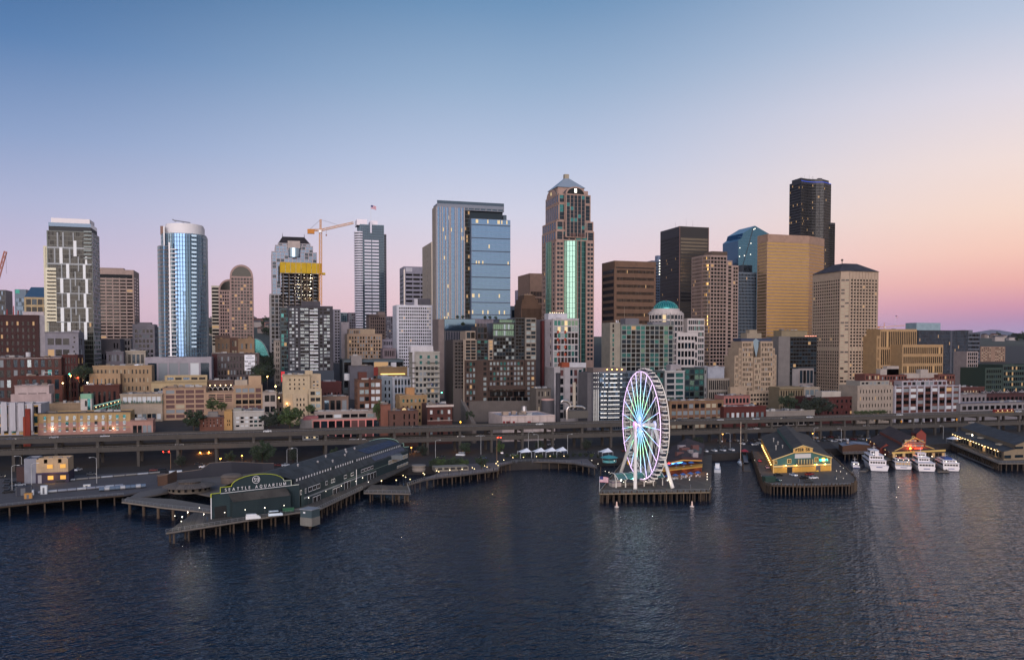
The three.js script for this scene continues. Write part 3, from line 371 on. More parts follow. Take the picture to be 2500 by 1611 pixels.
{ // art deco and bank blocks left of the pyramid topped tower
  const A = bld('office_tower', 'brown concrete block tower with blank top storey band', 1000, 1293, 1330, 667, 50); shell(A, W_('#8a6f60'), wf(9, 10, 'kkd', 0.7, 0.6, { t: 22, b: 6 }), wf(9, 10, 'ddv', 0.55, 0.55, { t: 24, b: 6 }), null); unitsOn(A, [[0.3, 0.3, 6, 8, 2]]);
  const C = bld('office_tower', 'pale latticed tower peeping out left of brown block', 1150, 1264, 1276, 708, 14); shell(C, W_('#9a8fa2'), wf(4, 24, 'dm', 0.6, 0.6), null, null);
  const B = bld('office_tower', 'dark brown stepped art deco tower before the brown block', 850, 1272, 1322, 742, 26), w = W_('#6a5140'); const s = (a, b, y, z) => shell(B, w, wf(Math.round((b - a) / 3.2), 1, 'k', 0.4, 0.9, { t: 1.5, m: 0.6, b: 2 }), wf(5, 1, 'k', 0.4, 0.9, { t: 1.5 }), null, { x0: B.lx(a), x1: B.lx(b), y1: B.ly(y), z0: z, z1: -24 + z * 0.5 }); s(1272, 1322, 742, 0); s(1276, 1316, 730, -2); s(1282, 1310, 720, -5); part(B.g, 'crown', new G().box(B.lx(1285), B.ly(722), -8, B.lx(1306), B.ly(717), -18), W_('#a08a78'));
}
{ // pyramid topped postmodern tower
  const B = bld('office_tower', 'tall tan stone tower with green bow windows, arched crown and pyramid roof', 800, 1357, 1451, 541, 44), w = W_('#a68a7e'), H = B.H, W = B.W, D = B.D;
  const lowY = B.ly(588, 1400), mk = (u) => ({ u });
  // shaft: corner piers with small paired windows, glass bow between
  const small = wf(2, 26, 'nnn', 0.7, 0.5, { m: 0.7, b: 20, t: 1 }), cw = W * 0.21;
  const bays = (x0, x1, z0, z1, y1, sideZ) => {
    shell(B, w, small, wf(2, 26, 'k', 0.5, 0.45, { m: 2.2, b: 20 }), null, { x0, x1: x0 + cw, y1, z0, z1: -D / 2 }); shell(B, w, small, null, wf(2, 26, 'n', 0.5, 0.45, { m: 1, b: 20 }), { x0: x1 - cw, x1, y1, z0, z1: -D / 2 });
  };
  bays(0, W, 0, -D, lowY, 0);
  shell(B, w, null, wf(4, 26, 'knn', 0.55, 0.45, { m: 1.5, b: 20 }), null, { x0: 0.02, x1: W - 0.02, y1: lowY - 0.1, z0: -D / 2 - 0.1, z1: -D });
  const bow = (x0, x1, y0, y1, z, bulge, n, kinds, fl, turn) => { const p = []; for (let k = 0; k <= n; k++) { const t = k / n; p.push(turn ? [-(z + Math.sin(Math.PI * t) * bulge), x0 + (x1 - x0) * t] : [lerp(x0, x1, t), z + Math.sin(Math.PI * t) * bulge]); } if (turn) { p.push([8, x1], [8, x0]); } else p.push([x1, -12], [x0, -12]); block(B, p, y0, y1, mat('#5f7f78', 0.4), p.map((_, i) => (i < n ? wf(2, fl, kinds(i), 0.95, 0.93, { m: 0, b: 0.1, t: 0.1, pm: mat('#4f8078', 0.4), bm: mat('#58867c', 0.4), pz: -0.22, bz: -0.2 }) : null))); };
  const xa = cw + 0.1, xb = W - cw - 0.1; bow(xa, xb, 0, lowY, -1.5, 5, 9, (i) => (i < 5 ? 'T' : i === 5 ? 'n' : 't'), 27);
  part(B.g, 'centre_rib', new G().box((xa + xb) / 2 + 1.2, 0, 0, (xa + xb) / 2 + 1.9, lowY, 4).box((xa + xb) / 2 + 5, 0, 0, (xa + xb) / 2 + 5.7, lowY, 3.4), w);
  bow(-D * 0.66, -D * 0.3, 0, lowY, 0.2, 3, 6, () => 'T', 27, true);
  // upper stages
  const y2 = B.ly(541, 1440), tall = (c) => wf(c, 1, 'n', 0.72, 0.94, { m: 0.8, t: 1.4, b: 1.2 }), st = (x0, x1, ya, yb, z0, z1, c) => shell(B, w, wf(c, Math.max(2, Math.round((yb - ya) / 4)), 'nnnnt', 0.84, 0.96, { m: 0.6, t: 1.3, b: 1 }), wf(c, 1, 'm', 0.7, 0.92, { m: 0.6, t: 1.3, b: 1 }), null, { x0, x1, y0: ya, y1: yb, z0, z1 });
  st(0, W, lowY + 0.1, B.ly(565, 1440), 0, -D, 6); st(0.6, W - 0.6, B.ly(565, 1440) + 0.1, y2, -0.8, -D, 6);
  const x3 = B.lx(1364), x4 = B.lx(1443), y3 = B.ly(497), y4 = B.ly(474); st(x3, x4, y2 + 0.1, y3, -1, -D + 3, 6); st(x3, x4, y3 + 0.1, y4, -1, -D + 3, 6);
  st(B.lx(1379), B.lx(1428), lowY + 3, y4 - 0.2, 2.2, -10, 5);
  for (const x of [0.36, 0.44, 0.56, 0.64]) part(B.g, 'emblem', new G().box(W * x, B.ly(578, 1400), 4.2, W * x + 1.8, B.ly(571, 1400), 4.6), mat('#4a2a28', 0.6));
  // barrel vaults of the crown
  const vault = (x0, x1, y, h, z0, z1) => { const n = 12, g = new G(), e = new G(), gl = new G(), pt = (k, s = 1) => { const a = Math.PI - k / n * Math.PI; return [(x0 + x1) / 2 + Math.cos(a) * (x1 - x0) / 2 * s, y + Math.sin(a) * h * s]; }; for (let k = 0; k < n; k++) { const a = pt(k), b = pt(k + 1), c = pt(k + 1, 0.84), d = pt(k, 0.84); g.quad([...a, z0], [...b, z0], [...b, z1], [...a, z1]); e.quad([...d, z0], [...c, z0], [...b, z0], [...a, z0]); gl.quad([d[0], y, z0 - 0.3], [c[0], y, z0 - 0.3], [...c, z0 - 0.3], [...d, z0 - 0.3]); } part(B.g, 'vault_roof', g, mat('#5d6670', 0.4, { metalness: 0.6 })); part(B.g, 'vault_rim', e, w); part(B.g, 'vault_window', gl, PANE.d); part(B.g, 'crown_light', new G().box((x0 + x1) / 2 - 1.2, y + h * 0.2, z0 - 0.25, (x0 + x1) / 2 + 1.2, y + h * 0.72, z0 + 0.1), PANE.h); };
  const vh = B.ly(456) - y4; vault(B.lx(1379), B.lx(1428), y4 - 0.2, vh, 2.1, -20); part(B.g, 'crown_wall', new G().box(B.lx(1366), y4 - 0.6, -6, B.lx(1441), B.ly(462), -D + 8), w);
  { const n = 12, g = new G(), e = new G(), z0 = -D + 6, z1 = -8; for (let k = 0; k < n; k++) { const q = (j) => { const a = Math.PI - j / n * Math.PI; return [y4 + Math.sin(a) * vh, (z0 + z1) / 2 + Math.cos(a) * (z1 - z0) / 2]; }, a = q(k), b = q(k + 1); g.quad([x3, a[0], a[1]], [x4, a[0], a[1]], [x4, b[0], b[1]], [x3, b[0], b[1]]); e.quad([x3, y4 - 0.3, a[1]], [x3, y4 - 0.3, b[1]], [x3, b[0], b[1]], [x3, a[0], a[1]]); } part(B.g, 'side_vault_roof', g, mat('#5d6670', 0.4, { metalness: 0.6 })); part(B.g, 'side_vault_wall', e, w); part(B.g, 'crown_light', new G().box(x3 - 0.3, y4 + vh * 0.2, (z0 + z1) / 2 - 1, x3 + 0.1, y4 + vh * 0.6, (z0 + z1) / 2 + 1), PANE.y); }
  const p0 = B.ly(455), p1 = B.ly(427), cx = (x3 + x4) / 2 - 1.5, cz = -D / 2, pw = 15.5; part(B.g, 'roof_base', new G().box(cx - pw + 1, y4, cz - pw + 1, cx + pw - 1, p0, cz + pw - 1), w); const py = new G(), ns = 9; for (let k = 0; k < ns; k++) { const q = (t) => { const h = lerp(pw + 0.3, 2.6, t); return rectP(cx - h, cx + h, cz + h, cz - h); }; py.prism(q(k / ns), lerp(p0, p1, k / ns), lerp(p0, p1, (k + 1) / ns) - 0.02, q((k + 0.9) / ns)); } part(B.g, 'pyramid_roof', py, mat('#9aa4ac', 0.4, { metalness: 0.4 })); part(B.g, 'finial', new G().box(cx - 2.4, p1 - 0.3, cz - 2.4, cx + 2.4, B.ly(416), cz + 2.4), W_('#a89c88'));
}
{ const B = bld('office_tower', 'brown office tower with long window strips right of the pyramid tower', 850, 1500, 1602, 636, 35), w = W_('#6f5443'); shell(B, w, wf(30, 13, 'kkdkkv', 0.7, 0.36, { m: 2.6, t: 8, b: 16 }), wf(1, 14, 'k', 1, 0.5, { m: 1.2, t: 8, b: 16 }), null); part(B.g, 'louvre', new G().box(2, B.H - 8.2, 0.02, B.W - 2, B.H - 7, 0.15), INNER); unitsOn(B, [[0.1, 0.3, 5, 4, 1.6], [0.4, 0.4, 16, 8, 1.4]]);
  const C = bld('office_tower', 'thin blue grey tower with a column of lights behind black tower', 1100, 1592, 1618, 636, 20); shell(C, mat('#4e5a70', 0.5), wf(4, 34, 'mmn', 0.8, 0.5), null, null, { roof: ROOFD }); for (let k = 0; k < 6; k++) part(C.g, 'facade_light', new G().box(C.lx(1609.5), C.ly(637 + k * 6.7), 0.05, C.lx(1612), C.ly(635 + k * 6.7), 0.3), PANE.h); part(C.g, 'penthouse', new G().box(C.lx(1607), C.H - 0.5, -2, C.lx(1614), C.ly(623), -10), mat('#66708a', 0.5)); }
{ const B = bld('office_tower', 'tall black office tower with lit window rows', 960, 1660, 1731, 552, 54), w = mat('#171214', 0.5); const rows = Array.from({ length: 36 }, (_, j) => (j < 11 ? 'kkkk' : j === 12 || (j > 11 && j < 17) ? 'f' : j < 20 ? 'k' : 'f')); shell(B, w, wf(26, 36, 'v', 0.62, 0.55, { m: 1.4, t: 14, b: 10, rows }), wf(24, 36, 'kkkkkdo', 0.62, 0.5, { m: 1.4, t: 12, b: 10 }), null, { roof: ROOFD }); for (const [x, z, h] of [[0.2, 0.5, 10], [0.5, 0.4, 14], [0.8, 0.5, 13]]) part(B.g, 'antenna', new G().bar([x * B.W, B.H - 1, -z * B.D], [x * B.W, B.H + h, -z * B.D], 0.18, 0.08, 4), mat('#8a8288')); part(B.g, 'corner_trim', new G().box(-0.3, 0, -0.5, 0.5, B.H + 0.1, 0.3).box(B.W - 0.5, 0, -0.5, B.W + 0.3, B.H + 0.1, 0.3), mat('#6a4c44', 0.6)); }
{ // grid tower with rounded corner
  const B = bld('office_tower', 'pinkish tan office tower with square window grid and rounded corner', 790, 1722, 1775, 622, 29), w = W_('#9d877e'), n = 6, R = 6, x1 = B.lx(1776), x2 = B.lx(1789), x3 = B.lx(1804), H = B.H, p = []; for (let k = 0; k <= n; k++) { const a = Math.PI + k / n * Math.PI / 2; p.push([R + Math.cos(a) * R, -R - Math.sin(a) * R]); } p.push([x1, 0], [x1, -B.D], [0, -B.D]);
  const f = wf(5, 34, 'kkkdv', 0.7, 0.6, { m: 0.6, t: 1.4, b: 5 }), fl = (y) => Math.round(34 * y / H); block(B, p, 0, H, w, p.map((_, i) => (i < n ? wf(1, 34, 'vvve', 0.92, 0.6, { m: 0, t: 1.4, b: 5 }) : i === n ? f : i === n + 3 ? wf(8, 34, 'kkkk', 0.62, 0.6, { m: 1, t: 1.4, b: 5 }) : null)));
  const y2 = B.ly(636, 1789), y3 = B.ly(648, 1800); shell(B, w, { ...f, c: 1, r: fl(y2) }, null, null, { x0: x1 + 0.03, x1: x2, y1: y2, z1: -26 }); shell(B, w, { ...f, c: 2, r: fl(y3) }, null, null, { x0: x2 + 0.03, x1: x3, y1: y3, z1: -24 });
  const g = new G(); for (let k = 0; k < 18; k++) g.box(lerp(B.lx(1748), B.lx(1787), k / 18), H - 0.5, -8, lerp(B.lx(1748), B.lx(1787), (k + 0.5) / 18), B.ly(611), -24); part(B.g, 'louvred_penthouse', g, W_('#6f5c50')); part(B.g, 'penthouse_core', new G().box(B.lx(1748) + 0.1, H - 0.5, -8.4, B.lx(1786), B.ly(612), -23.5), INNER);
}
{ // blue pointed glass tower and the dark grid tower before it
  const B = bld('glass_tower', 'blue mirrored tower with pointed gable top and a slanting dark seam', 1000, 1803, 1884, 590, 40), w = mat('#4d7088', 0.35), q = (x, y) => B.loc(x, y); const out = [[1803, 900], [1884, 900], [1884, 574], [1844, 551], [1815, 569], [1812, 580], [1803, 587]].map(([x, y]) => q(x, y)); out[0][1] = 0; out[1][1] = 0;
  const sh = new THREE.Shape(out.map((e) => new THREE.Vector2(...e))), ge = new THREE.ExtrudeGeometry(sh, { depth: 40, bevelEnabled: false }); ge.translate(0, 0, -40); part(B.g, 'glass_body', ge, glass('#3a5c74', 0.85, 0.12));
  const g = new G(), hl = new G(); for (let k = 1; k < 14; k++) g.box(B.W * k / 14 - 0.08, 0, 0.01, B.W * k / 14 + 0.08, B.ly(k < 3 ? 588 : k < 8 ? 566 : 574) - (k === 2 ? 0 : 2), 0.08); for (let k = 0; k < 44; k++) hl.box(0, k * 4 + 4, 0.012, B.W, k * 4 + 4.35, 0.06); part(B.g, 'mullions', g, mat('#3c5566', 0.5), 'stuff'); part(B.g, 'floor_lines', hl, mat('#44647a', 0.5), 'stuff');
  const s0 = q(1839, 560), s1 = q(1813, 652); part(B.g, 'dark_seam', new G().quad([s1[0] - 0.6, s1[1], 0.1], [s1[0] + 0.6, s1[1], 0.1], [s0[0] + 0.6, s0[1], 0.1], [s0[0] - 0.6, s0[1], 0.1]), mat('#2a3038', 0.6)); for (const [x, y] of [[1834, 594], [1807, 605], [1818, 624], [1833, 621], [1806, 626], [1843, 695], [1841, 560], [1844, 558]]) { const e = q(x, y); part(B.g, 'facade_light', new G().box(e[0] - 0.5, e[1] - 0.5, 0.05, e[0] + 0.5, e[1] + 0.5, 0.3), PANE.h); }
  const C = bld('office_tower', 'slate blue office tower with small dark windows before the pointed glass tower', 880, 1803, 1848, 664, 26); shell(C, mat('#55606c', 0.6), wf(12, 30, 'nnkn', 0.6, 0.62, { m: 0.6, t: 1.5, b: 8 }), null, null); shell(C, mat('#2a3540', 0.4), wf(6, 6, 'nk', 0.9, 0.8), null, null, { x0: C.lx(1818), x1: C.lx(1842), y0: C.H - 0.5, y1: C.ly(646), z0: -4, z1: -22 });
}
{ // tallest black tower, three facets, middle one concave
  const B = bld('skyscraper', 'tallest black skyscraper with concave face and lit blue crown line', 1080, 1957, 2041, 441, 30), n = 7, p = []; for (let k = 0; k <= n; k++) { const t = k / n; p.push([lerp(0, B.lx(2013), t), -Math.sin(Math.PI * t) * 5.5]); } p.push([B.W, -10], [B.W, -44], [22, -44], [0, -29]);
  const w = mat('#1b1b22', 0.45), f = (c, k) => wf(c, 62, k, 0.9, 0.6, { m: 0.2, t: 3, b: 2, bm: mat('#17171d', 0.4), pm: mat('#1d1d24', 0.4), pz: -0.15 }); block(B, p, 0, B.H, w, p.map((_, i) => (i < n ? f(4, 'kkkd') : i === n ? f(8, 'kkd') : i === n + 4 ? f(14, 'kkk') : null)), { roof: ROOFD });
  const ins = inset(p, 3), ln = new G(); part(B.g, 'crown', new G().prism(ins, B.H - 1, B.ly(434, 1985)), w); for (let k = 0; k < n + 1; k++) { const a = p[k], b = p[k + 1]; ln.bar([a[0], B.H + 0.3, a[1]], [b[0], B.H + 0.3, b[1]], 0.35, 0.35, 4); } part(B.g, 'crown_light_line', ln, glow('#3f66ff', 0.8, '#223366'));
  for (let k = 0; k < 14; k++) { const x = rr(8, B.W - 8), z = -rr(10, 26); part(B.g, 'antenna', new G().bar([x, B.H + 2, z], [x, B.H + rr(8, 13), z], 0.16, 0.08, 4), mat('#4a454e')); } part(B.g, 'roof_plant', new G().box(B.W * 0.7, B.H + 2, -16, B.W * 0.8, B.ly(429, 2008), -20), mat('#4a454e'));
  shell(B, w, f(6, 'kkk'), null, f(4, 'kd'), { x0: B.lx(2012), x1: B.lx(2050), y1: B.ly(541, 2025), z0: -8, z1: -40 }); part(B.g, 'shoulder_light', new G().bar([B.lx(2014), B.ly(540, 2025), -7.6], [B.lx(2026), B.ly(540, 2025), -7.6], 0.3, 0.3, 4), glow('#6a5cff', 2, '#222266'));
}
{ // golden banded hexagonal tower
  const B = bld('office_tower', 'broad tan banded office tower with bronze mirror windows', 850, 1874, 1978, 571, 60), w = W_('#a38472'), yc = B.ly(568, 1978), Rr = [B.lx(2014, -18), -18], p = [[0, 0], [B.W, 0], Rr, [Rr[0], -44], [18, -44], [0, -20]], f = (c) => wf(c, 43, 'e', 0.92, 0.5, { m: 0.2, t: 9, b: 4, pm: mat('#5c5046', 0.5), pz: -0.15 });
  block(B, p, 0, B.H, w, [f(38), f(14), null, null, null, f(8)]);
}
{ // federal tower
  const B = bld('office_tower', 'cream stone tower with dark hipped roof and small punched windows', 720, 2076, 2145, 661, 50), w = W_('#b29c88'), ch = 5, p = [[0, 0], [B.W, 0], [B.W, -B.D], [-ch * 1.6, -B.D], [-ch * 1.6, -ch]], f = (c) => wf(c, 36, 'kkkkd', 0.52, 0.5, { m: 0.5, t: 8, b: 4, fn: (k, j) => (j === 14 ? 'c' : pick('kkkkd')) }); block(B, p, 0, B.H, w, [f(9), f(9), null, f(12), wf(2, 36, 'cvc', 0.8, 0.46, { m: 0.3, t: 8, b: 4 })]);
  const rb = new G(); for (let k = 0; k <= 9; k++) rb.box(B.W * k / 9 - 0.25, 0, 0.02, B.W * k / 9 + 0.25, B.H, 0.5); part(B.g, 'ribs', rb, w); const rp = [[0.5, 1.2], [B.W + 1, 1.2], [B.W + 1, -B.D], [-ch * 1.6 - 1, -B.D], [-ch * 1.6 - 1, -ch + 0.5]], yT = B.ly(645, 2095, -20); part(B.g, 'hipped_roof', new G().prism(rp, B.H - 0.2, yT, [[9, -17], [B.W - 13, -17], [B.W - 13, -B.D + 16], [6, -B.D + 16], [6, -18]]), R_('#3c3b46')); part(B.g, 'radome', new G().bar([B.W * 0.22, yT, -22], [B.W * 0.22, yT + 3, -22], 0.4).ball(B.W * 0.22, yT + 4, -22, 1.3), mat('#5a4c48'));
}
{ // stepped tan block, dark ribbed office, far right blocks
  const B = bld('office_building', 'golden tan stepped block with tall dark window slots', 700, 2150, 2240, 803, 34), w = W_('#a88862'), f = (c, r) => wf(c, r, 'kkd', 0.52, 0.72, { m: 0.8, t: 1.4, b: 1 }); shell(B, w, { ...f(19, 4), fh: 0.86 }, null, null); const y2 = B.ly(843, 2205); shell(B, w, { ...f(20, 6), fh: 0.6 }, null, null, { x0: B.lx(2205, 16), x1: B.lx(2305, 16), y1: B.loc(2205, 841, 16)[1], z0: 16, z1: -12 }); shell(B, w, f(3, 6), null, null, { x0: B.lx(2142), x1: -0.03, y1: B.ly(820, 2145), z1: -30 }); unitsOn(B, [[0.62, 0.4, 3, 3, 1.6]]);
  const C = bld('office_building', 'wide black ribbed office block with grey rooftop plant', 900, 2242, 2366, 806, 40); shell(C, mat('#15171d', 0.5), wf(44, 12, 'nkkn', 0.8, 0.85, { m: 0.4, t: 1, pm: mat('#5c6270', 0.5), pz: 0.2 }), null, null, { roof: ROOFD }); part(C.g, 'rooftop_plant', new G().box(C.lx(2247), C.H - 0.6, -6, C.lx(2306), C.ly(788), -26), W_('#8fa3ae')); part(C.g, 'corner_pier', new G().box(C.lx(2322), 0, 0.1, C.lx(2325), C.H, 0.7), mat('#4a4c55'));
  shell(C, mat('#3b3e4a', 0.5), wf(8, 10, 'knm', 0.9, 0.6, { bm: mat('#555a66', 0.5) }), null, null, { x0: C.lx(2366) + 0.05, x1: C.lx(2398), y1: C.ly(812, 2380), z0: -2, z1: -36 }); part(C.g, 'penthouse', new G().box(C.lx(2366), C.ly(812), -6, C.lx(2385), C.ly(805), -24), W_('#6a6a78'));
  const Dd = bld('office_building', 'narrow pale gridded block before the black ribbed office', 800, 2362, 2390, 858, 20); shell(Dd, W_('#9c8d8a'), wf(5, 9, 'nkk', 0.66, 0.62), null, null);
  const E = bld('apartment_block', 'brown apartment block at right before the far hills', 1000, 2396, 2456, 846, 24); shell(E, W_('#8f7464'), wf(12, 10, 'kdvc', 0.45, 0.5, { fn: (k) => (k === 5 || k === 6 ? ' ' : pick('kdvc')) }), null, null);
  const Fb = bld('office_building', 'dark green glass block at the right edge', 640, 2450, 2540, 890, 30); shell(Fb, mat('#20302e', 0.5), wf(18, 8, 'kknkl', 0.7, 0.5, { bm: mat('#263a38', 0.5) }), null, null, { roof: ROOFD }); const Fc = bld('office_building', 'lower dark green block left of the dark green glass block', 630, 2407, 2449, 898, 30); shell(Fc, mat('#22342f', 0.5), wf(8, 8, 'kkkn', 0.6, 0.5), null, null, { roof: ROOFD });
}
{ // far left small blocks
  const A = bld('office_tower', 'dark glass block at the far left edge of the skyline', 1200, -30, 12, 707, 30); shell(A, mat('#2c3038', 0.5), wf(8, 12, 'kdm', 0.8, 0.6), null, null);
  const B = bld('office_tower', 'blue grey block with a teal painted corner', 1100, 34, 62, 706, 24); shell(B, mat('#4d6070', 0.5), wf(7, 14, 'mmn', 0.8, 0.7, { t: 10 }), null, null); plate(B, 'teal_panel', mat('#2f9a86', 0.6), 36, 707, 46, 716);
  const C = bld('office_building', 'cream gridded office with blue sloped roof', 1000, 57, 120, 725, 34); shell(C, W_('#b7a07a'), wf(4, 7, 'kkn', 0.84, 0.62, { b: 14 }), null, null); const y0 = C.H - 0.4, y1 = C.ly(700); part(C.g, 'sloped_roof', new G().prism(rectP(0, C.W, 0, -30), y0, y1, rectP(C.lx(70), C.W, -8, -24)), mat('#22415c', 0.5));
}
// ---------- middle rows ----------
let board;
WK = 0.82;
const junk = (B, n, hmax = 2.4) => { for (let k = 0; k < n; k++) { const w = rr(1.2, 4.5), d = rr(1.2, 4), h = rr(0.8, hmax), x = rr(1, Math.max(1.2, B.W - w - 1)), z = -rr(1.5, Math.max(2, B.D - d - 1.5)); one1('rooftop_unit', x, B.H - 0.75, z, x + w, B.H - 0.75 + h, z - d, pick([W_('#a9a9ae'), W_('#7d7e84'), W_('#c4c0bd'), W_('#8f8276')]), B.g); } };
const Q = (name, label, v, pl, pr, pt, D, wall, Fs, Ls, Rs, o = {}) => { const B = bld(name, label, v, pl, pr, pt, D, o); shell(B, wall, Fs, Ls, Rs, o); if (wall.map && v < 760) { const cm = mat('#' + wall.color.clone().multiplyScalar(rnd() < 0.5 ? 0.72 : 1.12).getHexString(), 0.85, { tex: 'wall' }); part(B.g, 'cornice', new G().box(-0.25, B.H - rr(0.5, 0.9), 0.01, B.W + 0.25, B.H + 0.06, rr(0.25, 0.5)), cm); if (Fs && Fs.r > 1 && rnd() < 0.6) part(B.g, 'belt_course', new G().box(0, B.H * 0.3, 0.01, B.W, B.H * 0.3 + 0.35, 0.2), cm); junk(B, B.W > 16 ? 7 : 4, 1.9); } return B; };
const ew = (c, r, w, fw, fh, o = {}) => ({ c, r, w, fw, fh, each: 1, ...o });
// far small fillers
Q('office_tower', 'slim grey banded tower behind the charcoal condominium', 1000, 813, 831, 755, 20, W_('#9a96a0'), wf(2, 18, 'kd', 0.6, 0.5), null, null);
Q('office_tower', 'blue green glass block with slanted top behind a pale slab', 1050, 829, 847, 763, 20, mat('#4d6670', 0.5), wf(3, 20, 'mnm', 0.9, 0.7), null, null);
Q('apartment_tower', 'thin grey apartment tower just left of the striped bay tower', 1000, 850, 868, 763, 20, W_('#77717c'), wf(3, 18, 'kmd', 0.6, 0.6), null, null);
Q('apartment_tower', 'pale windowless slab left of the tan hotel', 850, 832, 851, 786, 18, W_('#b9aeb2'), null, null, null);
{ const B = Q('office_tower', 'brown stone art deco block with ornate top', 900, 900, 941, 768, 24, W_('#74625c'), wf(7, 16, 'kkdv', 0.5, 0.55, { t: 2.4 }), null, null); part(B.g, 'cornice', new G().box(-0.8, B.H - 2, -10, B.W * 0.62, B.H - 0.9, 0.8), W_('#4a3d3c')); part(B.g, 'attic', new G().box(B.W * 0.55, B.H - 0.6, -1, B.W - 0.5, B.ly(761), -16), W_('#8a7a74')); }
Q('apartment_tower', 'far pale condominium tower with bay columns', 1300, 938, 968, 772, 24, W_('#8d8894'), wf(6, 22, 'kmdb', 0.6, 0.6), null, null);
{ const B = Q('hotel', 'cream stepped hotel block with tall top windows', 820, 847, 932, 815, 24, W_('#bb9f86'), wf(12, 8, 'kdkb', 0.5, 0.55, { m: 1, b: 14, t: 2 }), null, null); shell(B, W_('#b59c88'), wf(6, 1, 'bd', 0.5, 0.6, { m: 0.5 }), null, null, { x0: B.lx(852), x1: B.lx(882), y0: B.H - 0.7, y1: B.ly(803), z0: -3, z1: -20 }); part(B.g, 'attic', new G().box(B.lx(880), B.H - 0.7, -2.5, B.lx(916), B.ly(803), -20), W_('#c3aa8e')); }
Q('office_building', 'small white block with arched windows right of the tan hotel', 830, 932, 968, 828, 20, W_('#9e98a8'), wf(7, 6, 'kdn', 0.5, 0.5), null, null);
Q('apartment_block', 'reddish roofed stone block below the white gridded office', 790, 934, 966, 850, 16, W_('#8a7a80'), wf(6, 4, 'kd', 0.5, 0.55), null, null, { roof: R_('#6a3a34') });
// left
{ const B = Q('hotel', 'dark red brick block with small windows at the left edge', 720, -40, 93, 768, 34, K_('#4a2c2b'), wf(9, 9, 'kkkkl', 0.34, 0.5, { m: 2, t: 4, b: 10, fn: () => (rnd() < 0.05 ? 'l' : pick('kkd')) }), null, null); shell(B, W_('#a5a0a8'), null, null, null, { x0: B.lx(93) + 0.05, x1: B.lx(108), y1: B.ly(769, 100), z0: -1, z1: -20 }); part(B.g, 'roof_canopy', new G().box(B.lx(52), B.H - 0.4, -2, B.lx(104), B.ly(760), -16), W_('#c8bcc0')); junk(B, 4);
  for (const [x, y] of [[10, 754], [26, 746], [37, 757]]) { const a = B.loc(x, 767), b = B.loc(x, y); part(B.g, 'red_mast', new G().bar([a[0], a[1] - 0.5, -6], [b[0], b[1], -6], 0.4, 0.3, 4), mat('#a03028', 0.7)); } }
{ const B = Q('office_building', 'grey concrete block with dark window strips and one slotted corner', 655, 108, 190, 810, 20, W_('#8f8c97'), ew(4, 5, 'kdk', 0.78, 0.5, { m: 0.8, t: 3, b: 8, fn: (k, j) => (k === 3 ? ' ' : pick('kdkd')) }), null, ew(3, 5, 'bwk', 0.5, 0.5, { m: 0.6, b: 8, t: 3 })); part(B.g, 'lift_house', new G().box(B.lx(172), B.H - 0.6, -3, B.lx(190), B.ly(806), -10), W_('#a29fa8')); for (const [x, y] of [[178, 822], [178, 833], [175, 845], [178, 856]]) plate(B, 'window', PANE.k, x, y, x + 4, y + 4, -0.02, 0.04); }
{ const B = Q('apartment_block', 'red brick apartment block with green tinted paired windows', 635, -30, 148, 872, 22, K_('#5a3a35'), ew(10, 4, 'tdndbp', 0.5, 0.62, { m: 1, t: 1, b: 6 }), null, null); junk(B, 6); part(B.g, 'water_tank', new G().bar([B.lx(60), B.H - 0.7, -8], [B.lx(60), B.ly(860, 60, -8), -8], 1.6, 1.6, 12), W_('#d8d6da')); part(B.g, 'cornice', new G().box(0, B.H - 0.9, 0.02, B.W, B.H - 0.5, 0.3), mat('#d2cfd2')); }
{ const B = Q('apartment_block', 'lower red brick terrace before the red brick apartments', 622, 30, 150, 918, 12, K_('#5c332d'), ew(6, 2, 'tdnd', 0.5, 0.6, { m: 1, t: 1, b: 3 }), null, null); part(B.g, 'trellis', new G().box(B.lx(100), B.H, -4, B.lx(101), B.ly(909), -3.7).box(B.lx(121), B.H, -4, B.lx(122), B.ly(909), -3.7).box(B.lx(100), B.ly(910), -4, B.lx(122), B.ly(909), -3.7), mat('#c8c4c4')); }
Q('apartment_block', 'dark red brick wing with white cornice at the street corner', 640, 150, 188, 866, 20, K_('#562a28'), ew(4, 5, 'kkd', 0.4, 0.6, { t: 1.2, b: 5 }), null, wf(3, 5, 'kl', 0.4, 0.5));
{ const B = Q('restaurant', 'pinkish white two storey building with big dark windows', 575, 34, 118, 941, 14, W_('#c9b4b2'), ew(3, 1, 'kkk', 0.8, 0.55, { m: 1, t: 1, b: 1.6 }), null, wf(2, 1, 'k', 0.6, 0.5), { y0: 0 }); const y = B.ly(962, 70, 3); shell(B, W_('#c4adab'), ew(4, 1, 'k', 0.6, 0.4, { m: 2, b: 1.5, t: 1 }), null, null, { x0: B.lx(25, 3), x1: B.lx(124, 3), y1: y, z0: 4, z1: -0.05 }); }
{ const B = Q('apartment_block', 'tan flat roofed block with small windows and stepped roofs', 630, 225, 369, 893, 16, W_('#ac9070'), ew(14, 4, 'kdc', 0.32, 0.42, { m: 1.5, t: 1.4, b: 4 }), null, null, { roof: ROOFL }); const y = B.loc(216, 912, 5)[1]; shell(B, W_('#ad9172'), ew(7, 2, 'kdb', 0.3, 0.42, { m: 1, t: 1.6, b: 6 }), null, null, { x0: B.lx(216, 5), x1: B.lx(292, 5), y1: y, z0: 5, z1: -0.05, roof: ROOFD }); junk(B, 4, 1.4); part(B.g, 'skylight', new G().lathe([[2.6, B.H - 0.8], [2, B.H + 0.4], [0.1, B.H + 1]], B.lx(330), -8, 12), mat('#d8d8dc', 0.4)); }
